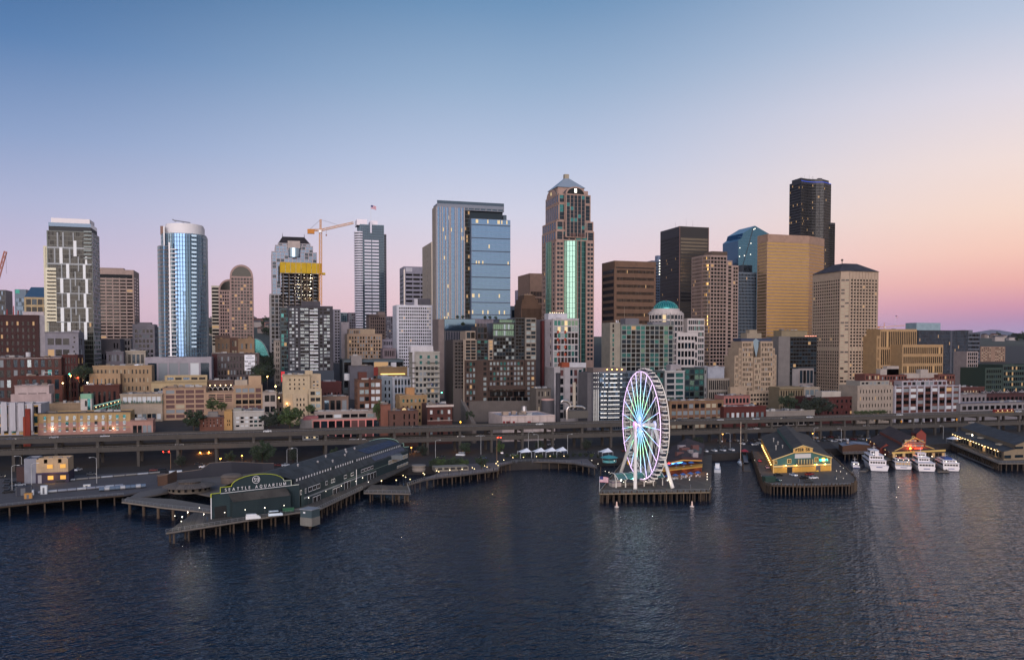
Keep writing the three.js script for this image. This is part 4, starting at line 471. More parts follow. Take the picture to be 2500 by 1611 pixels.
Q('low_building', 'dark red brick low building under the tan flat roofed block', 608, 202, 290, 940, 12, K_('#5e3228'), ew(6, 1, 'kd', 0.4, 0.5, { m: 1.5, b: 1 }), null, null, { roof: ROOFD });
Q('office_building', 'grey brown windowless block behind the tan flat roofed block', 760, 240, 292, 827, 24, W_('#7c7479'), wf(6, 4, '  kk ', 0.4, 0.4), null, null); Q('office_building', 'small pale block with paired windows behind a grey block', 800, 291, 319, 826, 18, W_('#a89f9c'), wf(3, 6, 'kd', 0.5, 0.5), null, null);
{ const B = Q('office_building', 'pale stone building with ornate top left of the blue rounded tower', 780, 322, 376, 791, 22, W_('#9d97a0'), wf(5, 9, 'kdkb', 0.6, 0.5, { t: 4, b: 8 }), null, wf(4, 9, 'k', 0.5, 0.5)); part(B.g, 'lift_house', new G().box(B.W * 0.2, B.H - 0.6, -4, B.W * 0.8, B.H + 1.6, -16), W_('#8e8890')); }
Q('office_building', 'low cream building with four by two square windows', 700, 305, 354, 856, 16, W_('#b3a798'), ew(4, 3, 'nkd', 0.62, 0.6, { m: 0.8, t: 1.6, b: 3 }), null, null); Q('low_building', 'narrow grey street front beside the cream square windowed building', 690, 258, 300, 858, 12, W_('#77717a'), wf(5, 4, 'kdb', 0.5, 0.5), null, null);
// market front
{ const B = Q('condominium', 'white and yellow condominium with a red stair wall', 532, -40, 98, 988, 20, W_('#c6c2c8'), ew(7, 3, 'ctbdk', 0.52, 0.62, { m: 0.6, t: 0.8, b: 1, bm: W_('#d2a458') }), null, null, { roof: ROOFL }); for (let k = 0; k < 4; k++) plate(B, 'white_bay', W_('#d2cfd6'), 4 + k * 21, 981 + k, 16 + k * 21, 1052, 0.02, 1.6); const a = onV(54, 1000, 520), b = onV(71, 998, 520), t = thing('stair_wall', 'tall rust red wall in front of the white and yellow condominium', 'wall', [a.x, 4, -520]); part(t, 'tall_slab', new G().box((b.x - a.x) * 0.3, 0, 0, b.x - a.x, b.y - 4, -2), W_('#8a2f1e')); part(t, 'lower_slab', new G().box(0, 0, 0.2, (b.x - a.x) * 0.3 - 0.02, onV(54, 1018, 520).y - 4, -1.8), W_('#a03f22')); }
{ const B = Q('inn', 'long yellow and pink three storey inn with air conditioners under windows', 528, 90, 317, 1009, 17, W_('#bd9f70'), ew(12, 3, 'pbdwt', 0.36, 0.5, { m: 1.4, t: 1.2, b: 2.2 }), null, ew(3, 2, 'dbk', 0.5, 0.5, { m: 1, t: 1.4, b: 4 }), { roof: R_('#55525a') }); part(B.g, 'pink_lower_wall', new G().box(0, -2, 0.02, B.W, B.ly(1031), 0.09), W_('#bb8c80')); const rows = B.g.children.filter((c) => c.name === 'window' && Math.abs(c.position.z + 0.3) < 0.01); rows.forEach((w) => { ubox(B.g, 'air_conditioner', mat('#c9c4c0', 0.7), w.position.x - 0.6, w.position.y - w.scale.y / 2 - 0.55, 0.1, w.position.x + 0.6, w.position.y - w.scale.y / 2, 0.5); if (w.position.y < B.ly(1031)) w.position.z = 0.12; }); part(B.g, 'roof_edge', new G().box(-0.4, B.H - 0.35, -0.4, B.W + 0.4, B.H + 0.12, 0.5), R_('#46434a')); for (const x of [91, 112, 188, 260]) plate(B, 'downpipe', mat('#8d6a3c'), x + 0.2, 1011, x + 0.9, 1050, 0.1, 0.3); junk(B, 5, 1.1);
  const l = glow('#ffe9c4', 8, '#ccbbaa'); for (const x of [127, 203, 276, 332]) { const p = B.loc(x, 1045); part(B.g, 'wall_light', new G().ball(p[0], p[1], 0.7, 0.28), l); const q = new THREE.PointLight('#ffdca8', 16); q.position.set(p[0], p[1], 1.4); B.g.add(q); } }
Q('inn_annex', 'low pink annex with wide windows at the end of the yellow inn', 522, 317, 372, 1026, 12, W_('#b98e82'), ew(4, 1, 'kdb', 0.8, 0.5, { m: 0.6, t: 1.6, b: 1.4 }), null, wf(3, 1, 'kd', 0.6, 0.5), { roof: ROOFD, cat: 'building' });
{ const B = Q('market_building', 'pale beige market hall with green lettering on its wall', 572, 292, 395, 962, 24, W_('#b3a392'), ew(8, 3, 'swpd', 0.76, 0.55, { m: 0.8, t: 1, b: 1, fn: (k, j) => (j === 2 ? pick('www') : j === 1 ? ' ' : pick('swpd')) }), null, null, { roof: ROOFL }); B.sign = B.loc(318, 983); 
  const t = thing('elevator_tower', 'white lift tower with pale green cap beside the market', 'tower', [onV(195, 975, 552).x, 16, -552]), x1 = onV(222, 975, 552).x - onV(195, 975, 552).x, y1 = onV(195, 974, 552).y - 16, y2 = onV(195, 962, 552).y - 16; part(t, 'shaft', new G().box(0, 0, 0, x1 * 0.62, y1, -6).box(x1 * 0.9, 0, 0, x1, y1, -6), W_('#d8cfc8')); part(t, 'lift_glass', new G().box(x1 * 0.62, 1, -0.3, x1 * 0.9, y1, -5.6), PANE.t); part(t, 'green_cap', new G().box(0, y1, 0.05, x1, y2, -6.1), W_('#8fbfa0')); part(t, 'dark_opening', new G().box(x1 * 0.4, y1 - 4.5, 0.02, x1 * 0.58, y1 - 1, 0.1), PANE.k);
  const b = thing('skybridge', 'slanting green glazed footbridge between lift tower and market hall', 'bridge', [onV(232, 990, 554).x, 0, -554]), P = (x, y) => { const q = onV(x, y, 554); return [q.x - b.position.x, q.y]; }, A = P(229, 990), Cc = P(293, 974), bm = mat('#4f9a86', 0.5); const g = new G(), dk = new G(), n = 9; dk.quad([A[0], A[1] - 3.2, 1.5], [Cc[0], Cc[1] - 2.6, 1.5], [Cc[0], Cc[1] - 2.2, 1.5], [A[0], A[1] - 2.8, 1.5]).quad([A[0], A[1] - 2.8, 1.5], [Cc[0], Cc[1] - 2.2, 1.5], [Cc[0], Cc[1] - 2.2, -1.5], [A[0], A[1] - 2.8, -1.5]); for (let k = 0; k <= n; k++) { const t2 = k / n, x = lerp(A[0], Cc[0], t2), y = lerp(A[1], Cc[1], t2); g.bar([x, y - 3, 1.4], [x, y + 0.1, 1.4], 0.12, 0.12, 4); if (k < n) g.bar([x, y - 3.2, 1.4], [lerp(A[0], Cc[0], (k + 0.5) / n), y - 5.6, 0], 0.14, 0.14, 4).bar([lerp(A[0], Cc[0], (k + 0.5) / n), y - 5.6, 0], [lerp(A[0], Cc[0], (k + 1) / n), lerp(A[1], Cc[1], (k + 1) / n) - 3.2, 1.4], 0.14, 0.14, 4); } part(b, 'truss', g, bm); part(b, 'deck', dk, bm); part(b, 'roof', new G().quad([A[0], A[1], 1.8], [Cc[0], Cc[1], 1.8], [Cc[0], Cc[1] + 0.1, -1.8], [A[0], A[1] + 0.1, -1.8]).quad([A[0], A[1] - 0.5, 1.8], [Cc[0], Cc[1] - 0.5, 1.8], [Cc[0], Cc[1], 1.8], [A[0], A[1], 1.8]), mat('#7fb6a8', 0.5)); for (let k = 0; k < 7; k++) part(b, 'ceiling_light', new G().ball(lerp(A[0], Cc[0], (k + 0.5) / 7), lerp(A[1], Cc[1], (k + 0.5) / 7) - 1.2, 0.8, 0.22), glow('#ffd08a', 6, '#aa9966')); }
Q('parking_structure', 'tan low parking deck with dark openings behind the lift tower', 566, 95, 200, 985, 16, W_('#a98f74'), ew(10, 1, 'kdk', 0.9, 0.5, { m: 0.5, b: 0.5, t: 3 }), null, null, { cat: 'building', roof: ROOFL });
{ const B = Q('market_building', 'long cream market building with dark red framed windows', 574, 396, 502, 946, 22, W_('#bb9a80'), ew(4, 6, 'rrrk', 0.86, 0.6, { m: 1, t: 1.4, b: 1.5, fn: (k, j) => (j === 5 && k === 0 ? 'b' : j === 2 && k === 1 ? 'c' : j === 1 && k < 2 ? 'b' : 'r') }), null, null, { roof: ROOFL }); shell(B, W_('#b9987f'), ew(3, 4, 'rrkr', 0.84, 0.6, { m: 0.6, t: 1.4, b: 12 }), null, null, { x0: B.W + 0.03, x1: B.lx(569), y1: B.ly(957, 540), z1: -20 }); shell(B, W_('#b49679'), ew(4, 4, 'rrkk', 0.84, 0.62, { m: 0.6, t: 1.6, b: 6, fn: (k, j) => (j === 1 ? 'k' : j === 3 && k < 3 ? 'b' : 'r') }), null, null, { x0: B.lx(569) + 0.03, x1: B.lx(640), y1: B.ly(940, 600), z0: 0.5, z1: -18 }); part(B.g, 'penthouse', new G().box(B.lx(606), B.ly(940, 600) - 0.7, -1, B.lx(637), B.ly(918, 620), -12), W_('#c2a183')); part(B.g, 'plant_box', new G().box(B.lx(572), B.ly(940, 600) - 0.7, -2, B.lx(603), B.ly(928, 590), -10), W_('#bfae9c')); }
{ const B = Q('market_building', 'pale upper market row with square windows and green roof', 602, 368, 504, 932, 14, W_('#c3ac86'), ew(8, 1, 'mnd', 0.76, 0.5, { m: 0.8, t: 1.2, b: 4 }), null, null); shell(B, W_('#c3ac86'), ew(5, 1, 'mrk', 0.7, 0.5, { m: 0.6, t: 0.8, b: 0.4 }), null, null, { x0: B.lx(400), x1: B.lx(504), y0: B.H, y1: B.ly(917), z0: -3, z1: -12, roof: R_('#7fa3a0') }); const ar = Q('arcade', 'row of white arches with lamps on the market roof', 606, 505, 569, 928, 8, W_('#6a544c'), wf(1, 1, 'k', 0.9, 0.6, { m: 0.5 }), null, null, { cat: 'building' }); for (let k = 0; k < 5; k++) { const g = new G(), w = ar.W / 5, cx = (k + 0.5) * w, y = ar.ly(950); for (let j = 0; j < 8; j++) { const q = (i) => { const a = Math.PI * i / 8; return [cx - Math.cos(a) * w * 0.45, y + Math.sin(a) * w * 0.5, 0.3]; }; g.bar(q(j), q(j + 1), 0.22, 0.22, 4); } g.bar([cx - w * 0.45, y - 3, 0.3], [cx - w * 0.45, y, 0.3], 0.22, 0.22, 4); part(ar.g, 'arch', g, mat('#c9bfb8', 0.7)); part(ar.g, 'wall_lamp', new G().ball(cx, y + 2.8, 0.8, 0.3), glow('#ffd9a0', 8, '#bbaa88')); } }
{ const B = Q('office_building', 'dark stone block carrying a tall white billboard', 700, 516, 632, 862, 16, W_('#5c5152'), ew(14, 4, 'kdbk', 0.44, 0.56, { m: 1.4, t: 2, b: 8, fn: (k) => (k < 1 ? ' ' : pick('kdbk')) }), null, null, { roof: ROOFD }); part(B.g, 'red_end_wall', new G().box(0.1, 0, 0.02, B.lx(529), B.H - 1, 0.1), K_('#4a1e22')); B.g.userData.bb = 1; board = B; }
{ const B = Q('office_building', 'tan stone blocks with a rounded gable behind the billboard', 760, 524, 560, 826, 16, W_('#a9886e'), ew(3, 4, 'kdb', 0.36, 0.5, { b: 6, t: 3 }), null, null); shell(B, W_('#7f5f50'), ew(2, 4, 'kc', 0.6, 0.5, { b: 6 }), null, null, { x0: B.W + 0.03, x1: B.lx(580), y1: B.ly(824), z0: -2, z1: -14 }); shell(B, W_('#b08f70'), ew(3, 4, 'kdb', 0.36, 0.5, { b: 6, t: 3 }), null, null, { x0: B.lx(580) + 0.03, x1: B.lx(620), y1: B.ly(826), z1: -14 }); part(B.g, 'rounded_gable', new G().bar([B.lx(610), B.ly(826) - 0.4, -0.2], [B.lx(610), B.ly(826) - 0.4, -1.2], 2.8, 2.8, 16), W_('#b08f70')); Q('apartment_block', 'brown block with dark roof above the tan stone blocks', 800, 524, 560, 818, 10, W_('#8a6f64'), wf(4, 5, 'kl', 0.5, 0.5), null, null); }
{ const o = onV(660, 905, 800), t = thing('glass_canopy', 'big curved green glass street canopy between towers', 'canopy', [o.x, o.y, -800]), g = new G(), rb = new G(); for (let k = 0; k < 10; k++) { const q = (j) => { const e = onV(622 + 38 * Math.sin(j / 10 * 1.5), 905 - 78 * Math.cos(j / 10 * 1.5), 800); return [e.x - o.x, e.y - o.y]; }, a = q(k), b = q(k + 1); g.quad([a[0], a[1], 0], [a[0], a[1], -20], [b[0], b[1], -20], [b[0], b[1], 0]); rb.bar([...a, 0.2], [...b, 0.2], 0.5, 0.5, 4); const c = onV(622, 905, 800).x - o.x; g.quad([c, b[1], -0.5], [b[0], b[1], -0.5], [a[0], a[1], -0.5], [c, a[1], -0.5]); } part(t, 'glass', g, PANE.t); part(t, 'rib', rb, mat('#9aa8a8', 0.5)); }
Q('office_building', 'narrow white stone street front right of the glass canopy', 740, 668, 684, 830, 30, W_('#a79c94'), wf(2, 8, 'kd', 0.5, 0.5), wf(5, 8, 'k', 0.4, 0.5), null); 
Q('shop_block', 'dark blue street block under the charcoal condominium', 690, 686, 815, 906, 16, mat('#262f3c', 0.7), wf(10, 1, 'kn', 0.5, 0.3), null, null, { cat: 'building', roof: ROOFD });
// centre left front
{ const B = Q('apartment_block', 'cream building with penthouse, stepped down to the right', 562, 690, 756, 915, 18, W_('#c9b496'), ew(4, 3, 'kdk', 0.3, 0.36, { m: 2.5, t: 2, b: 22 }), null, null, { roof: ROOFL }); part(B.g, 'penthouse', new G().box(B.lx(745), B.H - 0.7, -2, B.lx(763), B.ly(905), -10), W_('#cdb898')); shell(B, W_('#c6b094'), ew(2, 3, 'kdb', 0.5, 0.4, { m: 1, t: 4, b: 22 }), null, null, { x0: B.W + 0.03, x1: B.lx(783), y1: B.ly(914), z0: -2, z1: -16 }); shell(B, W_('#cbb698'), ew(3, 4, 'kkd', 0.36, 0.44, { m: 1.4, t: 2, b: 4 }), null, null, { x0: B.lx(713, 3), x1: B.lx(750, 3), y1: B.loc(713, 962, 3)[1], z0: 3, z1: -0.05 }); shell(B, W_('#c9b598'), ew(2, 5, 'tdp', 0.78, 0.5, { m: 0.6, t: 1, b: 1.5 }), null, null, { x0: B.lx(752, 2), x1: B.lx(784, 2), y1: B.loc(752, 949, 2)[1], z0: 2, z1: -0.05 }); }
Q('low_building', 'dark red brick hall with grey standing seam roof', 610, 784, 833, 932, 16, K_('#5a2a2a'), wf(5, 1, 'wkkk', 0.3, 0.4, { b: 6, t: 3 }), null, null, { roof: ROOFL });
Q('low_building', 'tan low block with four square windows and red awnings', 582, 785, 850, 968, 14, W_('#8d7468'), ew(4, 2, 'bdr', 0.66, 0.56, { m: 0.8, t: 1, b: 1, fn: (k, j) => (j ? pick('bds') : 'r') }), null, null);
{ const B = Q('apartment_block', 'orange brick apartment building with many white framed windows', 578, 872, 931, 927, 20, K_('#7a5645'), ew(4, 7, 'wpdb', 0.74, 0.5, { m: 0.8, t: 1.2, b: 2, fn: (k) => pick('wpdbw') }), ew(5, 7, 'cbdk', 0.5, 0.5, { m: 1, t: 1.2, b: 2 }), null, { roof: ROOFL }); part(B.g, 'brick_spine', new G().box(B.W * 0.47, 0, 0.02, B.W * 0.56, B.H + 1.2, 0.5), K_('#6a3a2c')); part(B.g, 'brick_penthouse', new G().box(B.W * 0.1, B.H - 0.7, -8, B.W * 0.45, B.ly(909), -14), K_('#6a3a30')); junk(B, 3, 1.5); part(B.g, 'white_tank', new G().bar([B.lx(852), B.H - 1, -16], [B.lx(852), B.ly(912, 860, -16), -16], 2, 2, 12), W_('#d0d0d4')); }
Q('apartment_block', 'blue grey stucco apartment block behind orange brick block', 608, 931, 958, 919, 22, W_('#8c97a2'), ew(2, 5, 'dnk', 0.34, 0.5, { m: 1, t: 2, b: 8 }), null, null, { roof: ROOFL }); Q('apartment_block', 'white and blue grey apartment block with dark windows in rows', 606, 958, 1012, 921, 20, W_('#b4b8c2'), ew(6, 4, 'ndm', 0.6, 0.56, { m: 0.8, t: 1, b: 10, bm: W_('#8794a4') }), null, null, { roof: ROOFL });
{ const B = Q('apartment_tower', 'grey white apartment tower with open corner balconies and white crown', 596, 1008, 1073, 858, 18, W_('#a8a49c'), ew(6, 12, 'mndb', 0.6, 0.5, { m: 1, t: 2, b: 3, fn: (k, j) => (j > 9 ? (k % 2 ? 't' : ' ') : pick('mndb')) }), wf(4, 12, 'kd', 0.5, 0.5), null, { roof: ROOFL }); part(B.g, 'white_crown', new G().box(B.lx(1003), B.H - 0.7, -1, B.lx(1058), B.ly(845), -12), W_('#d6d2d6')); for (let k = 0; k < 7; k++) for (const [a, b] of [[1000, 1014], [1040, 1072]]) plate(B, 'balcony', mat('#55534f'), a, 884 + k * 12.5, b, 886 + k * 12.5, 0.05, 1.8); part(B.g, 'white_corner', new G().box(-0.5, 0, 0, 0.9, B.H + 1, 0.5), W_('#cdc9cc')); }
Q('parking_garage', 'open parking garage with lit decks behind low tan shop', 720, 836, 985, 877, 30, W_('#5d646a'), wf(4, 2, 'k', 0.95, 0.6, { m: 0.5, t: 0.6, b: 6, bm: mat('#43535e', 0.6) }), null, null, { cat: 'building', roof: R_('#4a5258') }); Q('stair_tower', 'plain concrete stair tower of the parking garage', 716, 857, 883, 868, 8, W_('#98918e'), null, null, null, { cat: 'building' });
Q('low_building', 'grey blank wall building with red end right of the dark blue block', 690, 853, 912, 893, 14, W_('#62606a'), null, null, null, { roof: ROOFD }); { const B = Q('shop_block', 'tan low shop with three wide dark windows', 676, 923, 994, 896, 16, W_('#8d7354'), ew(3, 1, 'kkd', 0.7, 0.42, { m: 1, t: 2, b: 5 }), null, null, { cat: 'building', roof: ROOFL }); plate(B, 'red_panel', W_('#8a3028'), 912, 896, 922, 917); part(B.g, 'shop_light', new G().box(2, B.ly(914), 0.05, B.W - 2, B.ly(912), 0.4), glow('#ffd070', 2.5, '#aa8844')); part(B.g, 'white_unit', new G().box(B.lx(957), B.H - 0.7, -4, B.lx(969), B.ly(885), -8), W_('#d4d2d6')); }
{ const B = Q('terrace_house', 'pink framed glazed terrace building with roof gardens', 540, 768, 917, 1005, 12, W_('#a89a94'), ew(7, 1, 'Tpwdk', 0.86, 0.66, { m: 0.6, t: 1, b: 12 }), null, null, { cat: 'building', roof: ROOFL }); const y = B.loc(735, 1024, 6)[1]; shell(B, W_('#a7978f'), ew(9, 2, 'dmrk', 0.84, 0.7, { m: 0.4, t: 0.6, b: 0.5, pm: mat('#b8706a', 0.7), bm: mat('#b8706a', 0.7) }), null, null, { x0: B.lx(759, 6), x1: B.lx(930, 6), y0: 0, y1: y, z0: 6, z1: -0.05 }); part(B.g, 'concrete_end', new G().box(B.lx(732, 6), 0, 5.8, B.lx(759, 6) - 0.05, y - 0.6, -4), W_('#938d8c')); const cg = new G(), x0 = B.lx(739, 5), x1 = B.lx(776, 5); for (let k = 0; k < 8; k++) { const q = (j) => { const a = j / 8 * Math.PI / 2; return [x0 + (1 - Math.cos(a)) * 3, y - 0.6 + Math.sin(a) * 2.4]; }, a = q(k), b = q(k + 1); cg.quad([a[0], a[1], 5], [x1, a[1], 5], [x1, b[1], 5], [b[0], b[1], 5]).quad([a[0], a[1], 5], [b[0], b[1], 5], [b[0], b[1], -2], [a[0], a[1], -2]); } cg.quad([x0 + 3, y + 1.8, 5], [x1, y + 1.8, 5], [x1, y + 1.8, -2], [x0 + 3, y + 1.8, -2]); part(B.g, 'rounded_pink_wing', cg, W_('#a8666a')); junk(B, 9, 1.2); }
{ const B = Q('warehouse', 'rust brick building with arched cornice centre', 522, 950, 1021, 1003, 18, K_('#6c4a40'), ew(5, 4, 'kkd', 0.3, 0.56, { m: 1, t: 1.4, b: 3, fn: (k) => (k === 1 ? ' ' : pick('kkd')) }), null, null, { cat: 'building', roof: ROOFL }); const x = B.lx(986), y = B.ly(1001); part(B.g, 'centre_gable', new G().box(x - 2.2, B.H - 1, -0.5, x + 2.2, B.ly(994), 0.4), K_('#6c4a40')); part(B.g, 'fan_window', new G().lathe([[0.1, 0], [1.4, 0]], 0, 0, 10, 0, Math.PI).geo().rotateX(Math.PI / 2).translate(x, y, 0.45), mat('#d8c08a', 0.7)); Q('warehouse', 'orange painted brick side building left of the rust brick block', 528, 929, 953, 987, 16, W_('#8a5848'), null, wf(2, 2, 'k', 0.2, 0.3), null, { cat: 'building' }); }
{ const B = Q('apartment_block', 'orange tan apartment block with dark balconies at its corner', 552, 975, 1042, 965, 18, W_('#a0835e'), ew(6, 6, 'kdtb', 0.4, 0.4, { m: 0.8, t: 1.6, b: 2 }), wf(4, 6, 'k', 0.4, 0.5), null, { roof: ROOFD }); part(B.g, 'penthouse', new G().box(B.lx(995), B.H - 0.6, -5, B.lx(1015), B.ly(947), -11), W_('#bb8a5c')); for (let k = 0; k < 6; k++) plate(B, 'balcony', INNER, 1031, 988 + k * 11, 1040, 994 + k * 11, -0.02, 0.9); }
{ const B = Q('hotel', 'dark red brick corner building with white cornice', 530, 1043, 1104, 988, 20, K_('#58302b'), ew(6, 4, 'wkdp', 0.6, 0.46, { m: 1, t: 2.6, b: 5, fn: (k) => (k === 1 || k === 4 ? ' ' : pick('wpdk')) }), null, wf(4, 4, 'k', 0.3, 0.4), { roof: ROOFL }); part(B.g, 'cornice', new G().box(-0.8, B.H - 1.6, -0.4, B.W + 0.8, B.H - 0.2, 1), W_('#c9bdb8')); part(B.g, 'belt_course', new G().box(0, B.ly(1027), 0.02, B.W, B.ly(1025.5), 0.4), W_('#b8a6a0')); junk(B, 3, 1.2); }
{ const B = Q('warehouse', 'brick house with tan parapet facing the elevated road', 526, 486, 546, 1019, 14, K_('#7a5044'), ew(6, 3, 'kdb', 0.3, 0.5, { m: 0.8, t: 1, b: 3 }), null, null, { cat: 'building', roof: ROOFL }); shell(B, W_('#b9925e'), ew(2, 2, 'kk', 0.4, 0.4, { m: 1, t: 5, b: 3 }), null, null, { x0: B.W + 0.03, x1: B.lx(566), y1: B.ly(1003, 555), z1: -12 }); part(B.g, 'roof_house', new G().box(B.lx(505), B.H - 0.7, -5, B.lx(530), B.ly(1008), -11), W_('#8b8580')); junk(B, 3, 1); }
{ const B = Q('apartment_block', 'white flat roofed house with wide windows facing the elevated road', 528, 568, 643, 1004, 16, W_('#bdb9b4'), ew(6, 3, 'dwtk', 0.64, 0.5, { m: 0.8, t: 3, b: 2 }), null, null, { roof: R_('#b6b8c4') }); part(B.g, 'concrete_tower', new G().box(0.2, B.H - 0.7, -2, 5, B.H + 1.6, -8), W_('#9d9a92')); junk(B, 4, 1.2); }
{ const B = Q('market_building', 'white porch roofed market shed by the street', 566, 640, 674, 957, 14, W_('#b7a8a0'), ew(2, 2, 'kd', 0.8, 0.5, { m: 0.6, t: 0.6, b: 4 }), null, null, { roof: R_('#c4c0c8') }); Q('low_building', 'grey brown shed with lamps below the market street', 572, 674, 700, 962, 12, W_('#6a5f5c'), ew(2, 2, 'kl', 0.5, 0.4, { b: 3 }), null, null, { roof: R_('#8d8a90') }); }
// dark hotel and neighbours
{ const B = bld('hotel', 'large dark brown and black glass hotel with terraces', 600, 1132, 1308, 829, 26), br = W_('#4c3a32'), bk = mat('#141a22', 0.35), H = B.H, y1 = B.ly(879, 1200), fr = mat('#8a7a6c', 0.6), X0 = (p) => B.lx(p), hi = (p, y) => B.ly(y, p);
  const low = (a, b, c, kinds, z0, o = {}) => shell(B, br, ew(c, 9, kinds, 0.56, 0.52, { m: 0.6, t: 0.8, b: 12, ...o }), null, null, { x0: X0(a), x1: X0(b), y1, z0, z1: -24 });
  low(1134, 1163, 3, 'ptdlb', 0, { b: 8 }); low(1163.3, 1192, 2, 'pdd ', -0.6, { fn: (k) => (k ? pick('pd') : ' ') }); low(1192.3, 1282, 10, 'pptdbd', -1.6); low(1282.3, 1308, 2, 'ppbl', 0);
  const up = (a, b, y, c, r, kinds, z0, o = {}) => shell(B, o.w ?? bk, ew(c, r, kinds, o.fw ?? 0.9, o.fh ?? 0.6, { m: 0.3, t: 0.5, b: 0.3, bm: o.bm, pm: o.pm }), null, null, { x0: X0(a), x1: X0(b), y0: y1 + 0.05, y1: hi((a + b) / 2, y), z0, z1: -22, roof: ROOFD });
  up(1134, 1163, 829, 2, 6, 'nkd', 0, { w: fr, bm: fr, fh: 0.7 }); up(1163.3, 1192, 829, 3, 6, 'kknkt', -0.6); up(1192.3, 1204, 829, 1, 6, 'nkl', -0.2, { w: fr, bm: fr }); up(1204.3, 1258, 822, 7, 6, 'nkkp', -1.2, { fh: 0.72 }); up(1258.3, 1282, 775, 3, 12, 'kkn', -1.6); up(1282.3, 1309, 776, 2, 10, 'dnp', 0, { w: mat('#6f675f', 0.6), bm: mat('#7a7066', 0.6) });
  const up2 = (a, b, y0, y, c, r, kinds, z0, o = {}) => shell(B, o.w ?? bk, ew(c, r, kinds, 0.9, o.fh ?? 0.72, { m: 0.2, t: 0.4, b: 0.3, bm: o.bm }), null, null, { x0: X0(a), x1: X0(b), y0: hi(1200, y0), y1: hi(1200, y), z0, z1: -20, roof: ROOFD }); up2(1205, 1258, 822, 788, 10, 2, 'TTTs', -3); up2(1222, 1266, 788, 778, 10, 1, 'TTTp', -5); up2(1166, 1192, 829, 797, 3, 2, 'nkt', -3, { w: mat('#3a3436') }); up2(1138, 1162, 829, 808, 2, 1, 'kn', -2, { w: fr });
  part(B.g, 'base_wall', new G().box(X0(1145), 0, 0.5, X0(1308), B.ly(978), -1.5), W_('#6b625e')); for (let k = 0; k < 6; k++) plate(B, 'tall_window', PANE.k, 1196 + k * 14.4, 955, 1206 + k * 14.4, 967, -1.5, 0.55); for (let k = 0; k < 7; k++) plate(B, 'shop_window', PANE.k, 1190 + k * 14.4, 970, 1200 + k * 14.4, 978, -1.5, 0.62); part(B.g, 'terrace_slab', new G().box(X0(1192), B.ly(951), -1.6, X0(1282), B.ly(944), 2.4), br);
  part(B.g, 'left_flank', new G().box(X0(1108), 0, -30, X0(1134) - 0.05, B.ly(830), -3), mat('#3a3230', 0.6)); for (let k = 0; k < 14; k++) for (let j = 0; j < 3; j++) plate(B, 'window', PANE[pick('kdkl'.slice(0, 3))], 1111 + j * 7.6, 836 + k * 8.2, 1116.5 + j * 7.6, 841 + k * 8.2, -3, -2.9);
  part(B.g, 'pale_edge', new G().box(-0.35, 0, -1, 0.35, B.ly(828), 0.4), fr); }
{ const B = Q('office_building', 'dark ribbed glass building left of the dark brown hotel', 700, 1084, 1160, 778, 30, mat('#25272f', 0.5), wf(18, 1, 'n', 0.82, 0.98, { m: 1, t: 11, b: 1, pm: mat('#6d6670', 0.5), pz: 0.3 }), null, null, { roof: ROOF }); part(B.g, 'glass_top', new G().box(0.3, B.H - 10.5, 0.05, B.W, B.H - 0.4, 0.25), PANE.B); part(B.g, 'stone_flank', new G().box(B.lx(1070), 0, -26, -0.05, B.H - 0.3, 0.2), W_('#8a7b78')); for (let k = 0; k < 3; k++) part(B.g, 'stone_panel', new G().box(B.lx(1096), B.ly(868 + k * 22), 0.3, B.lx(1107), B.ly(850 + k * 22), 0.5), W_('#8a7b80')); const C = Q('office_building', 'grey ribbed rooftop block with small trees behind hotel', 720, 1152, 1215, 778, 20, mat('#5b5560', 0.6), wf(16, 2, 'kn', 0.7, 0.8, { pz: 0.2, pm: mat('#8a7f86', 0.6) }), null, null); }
{ const B = Q('condominium', 'white framed condominium with red and orange panels', 640, 1350, 1413, 778, 20, W_('#c8c2c4'), ew(7, 13, 'rtndck', 0.74, 0.7, { m: 0.5, t: 1, b: 8, fn: (k, j) => (k === 1 || k === 3 ? pick(j > 9 ? 'ty' : 'rrk') : j > 11 ? pick('tdT') : pick('tndpk')) }), null, wf(2, 13, 'tn', 0.8, 0.7)); const o = W_('#b0482c'); for (const [k, a] of [[1, 0.16], [3, 0.44]]) for (let j = 2; j < 10; j += 2) part(B.g, 'orange_panel', new G().box(B.W * a, B.H - 6 - j * 3.1, -0.3, B.W * a + 1.7, B.H - 3.6 - j * 3.1, 0.04), o); part(B.g, 'white_penthouse', new G().box(B.lx(1342), B.H - 0.6, -3, B.lx(1388), B.ly(765), -13), W_('#d2d0d8')); shell(B, W_('#8f898e'), wf(3, 14, 'kcl', 0.4, 0.5, { m: 0.5, b: 6, fn: (k) => (k === 2 ? pick('ckd') : ' ') }), null, null, { x0: B.lx(1333), x1: -0.03, y1: B.ly(780), z0: -2, z1: -18 }); part(B.g, 'red_slot', new G().box(B.lx(1328), 0, -12, B.lx(1333) - 0.05, B.ly(783), -4), W_('#5e1c1c')); part(B.g, 'dark_slab', new G().box(B.lx(1312), 0, -24, B.lx(1327), B.ly(780), -8), W_('#4a474e')); for (let k = 0; k < 7; k++) part(B.g, 'roof_lamp', new G().ball(B.lx(1346) + k * 2, B.ly(765) + 0.5, -3, 0.25), glow('#ffe8c0', 6, '#bbaa99')); }
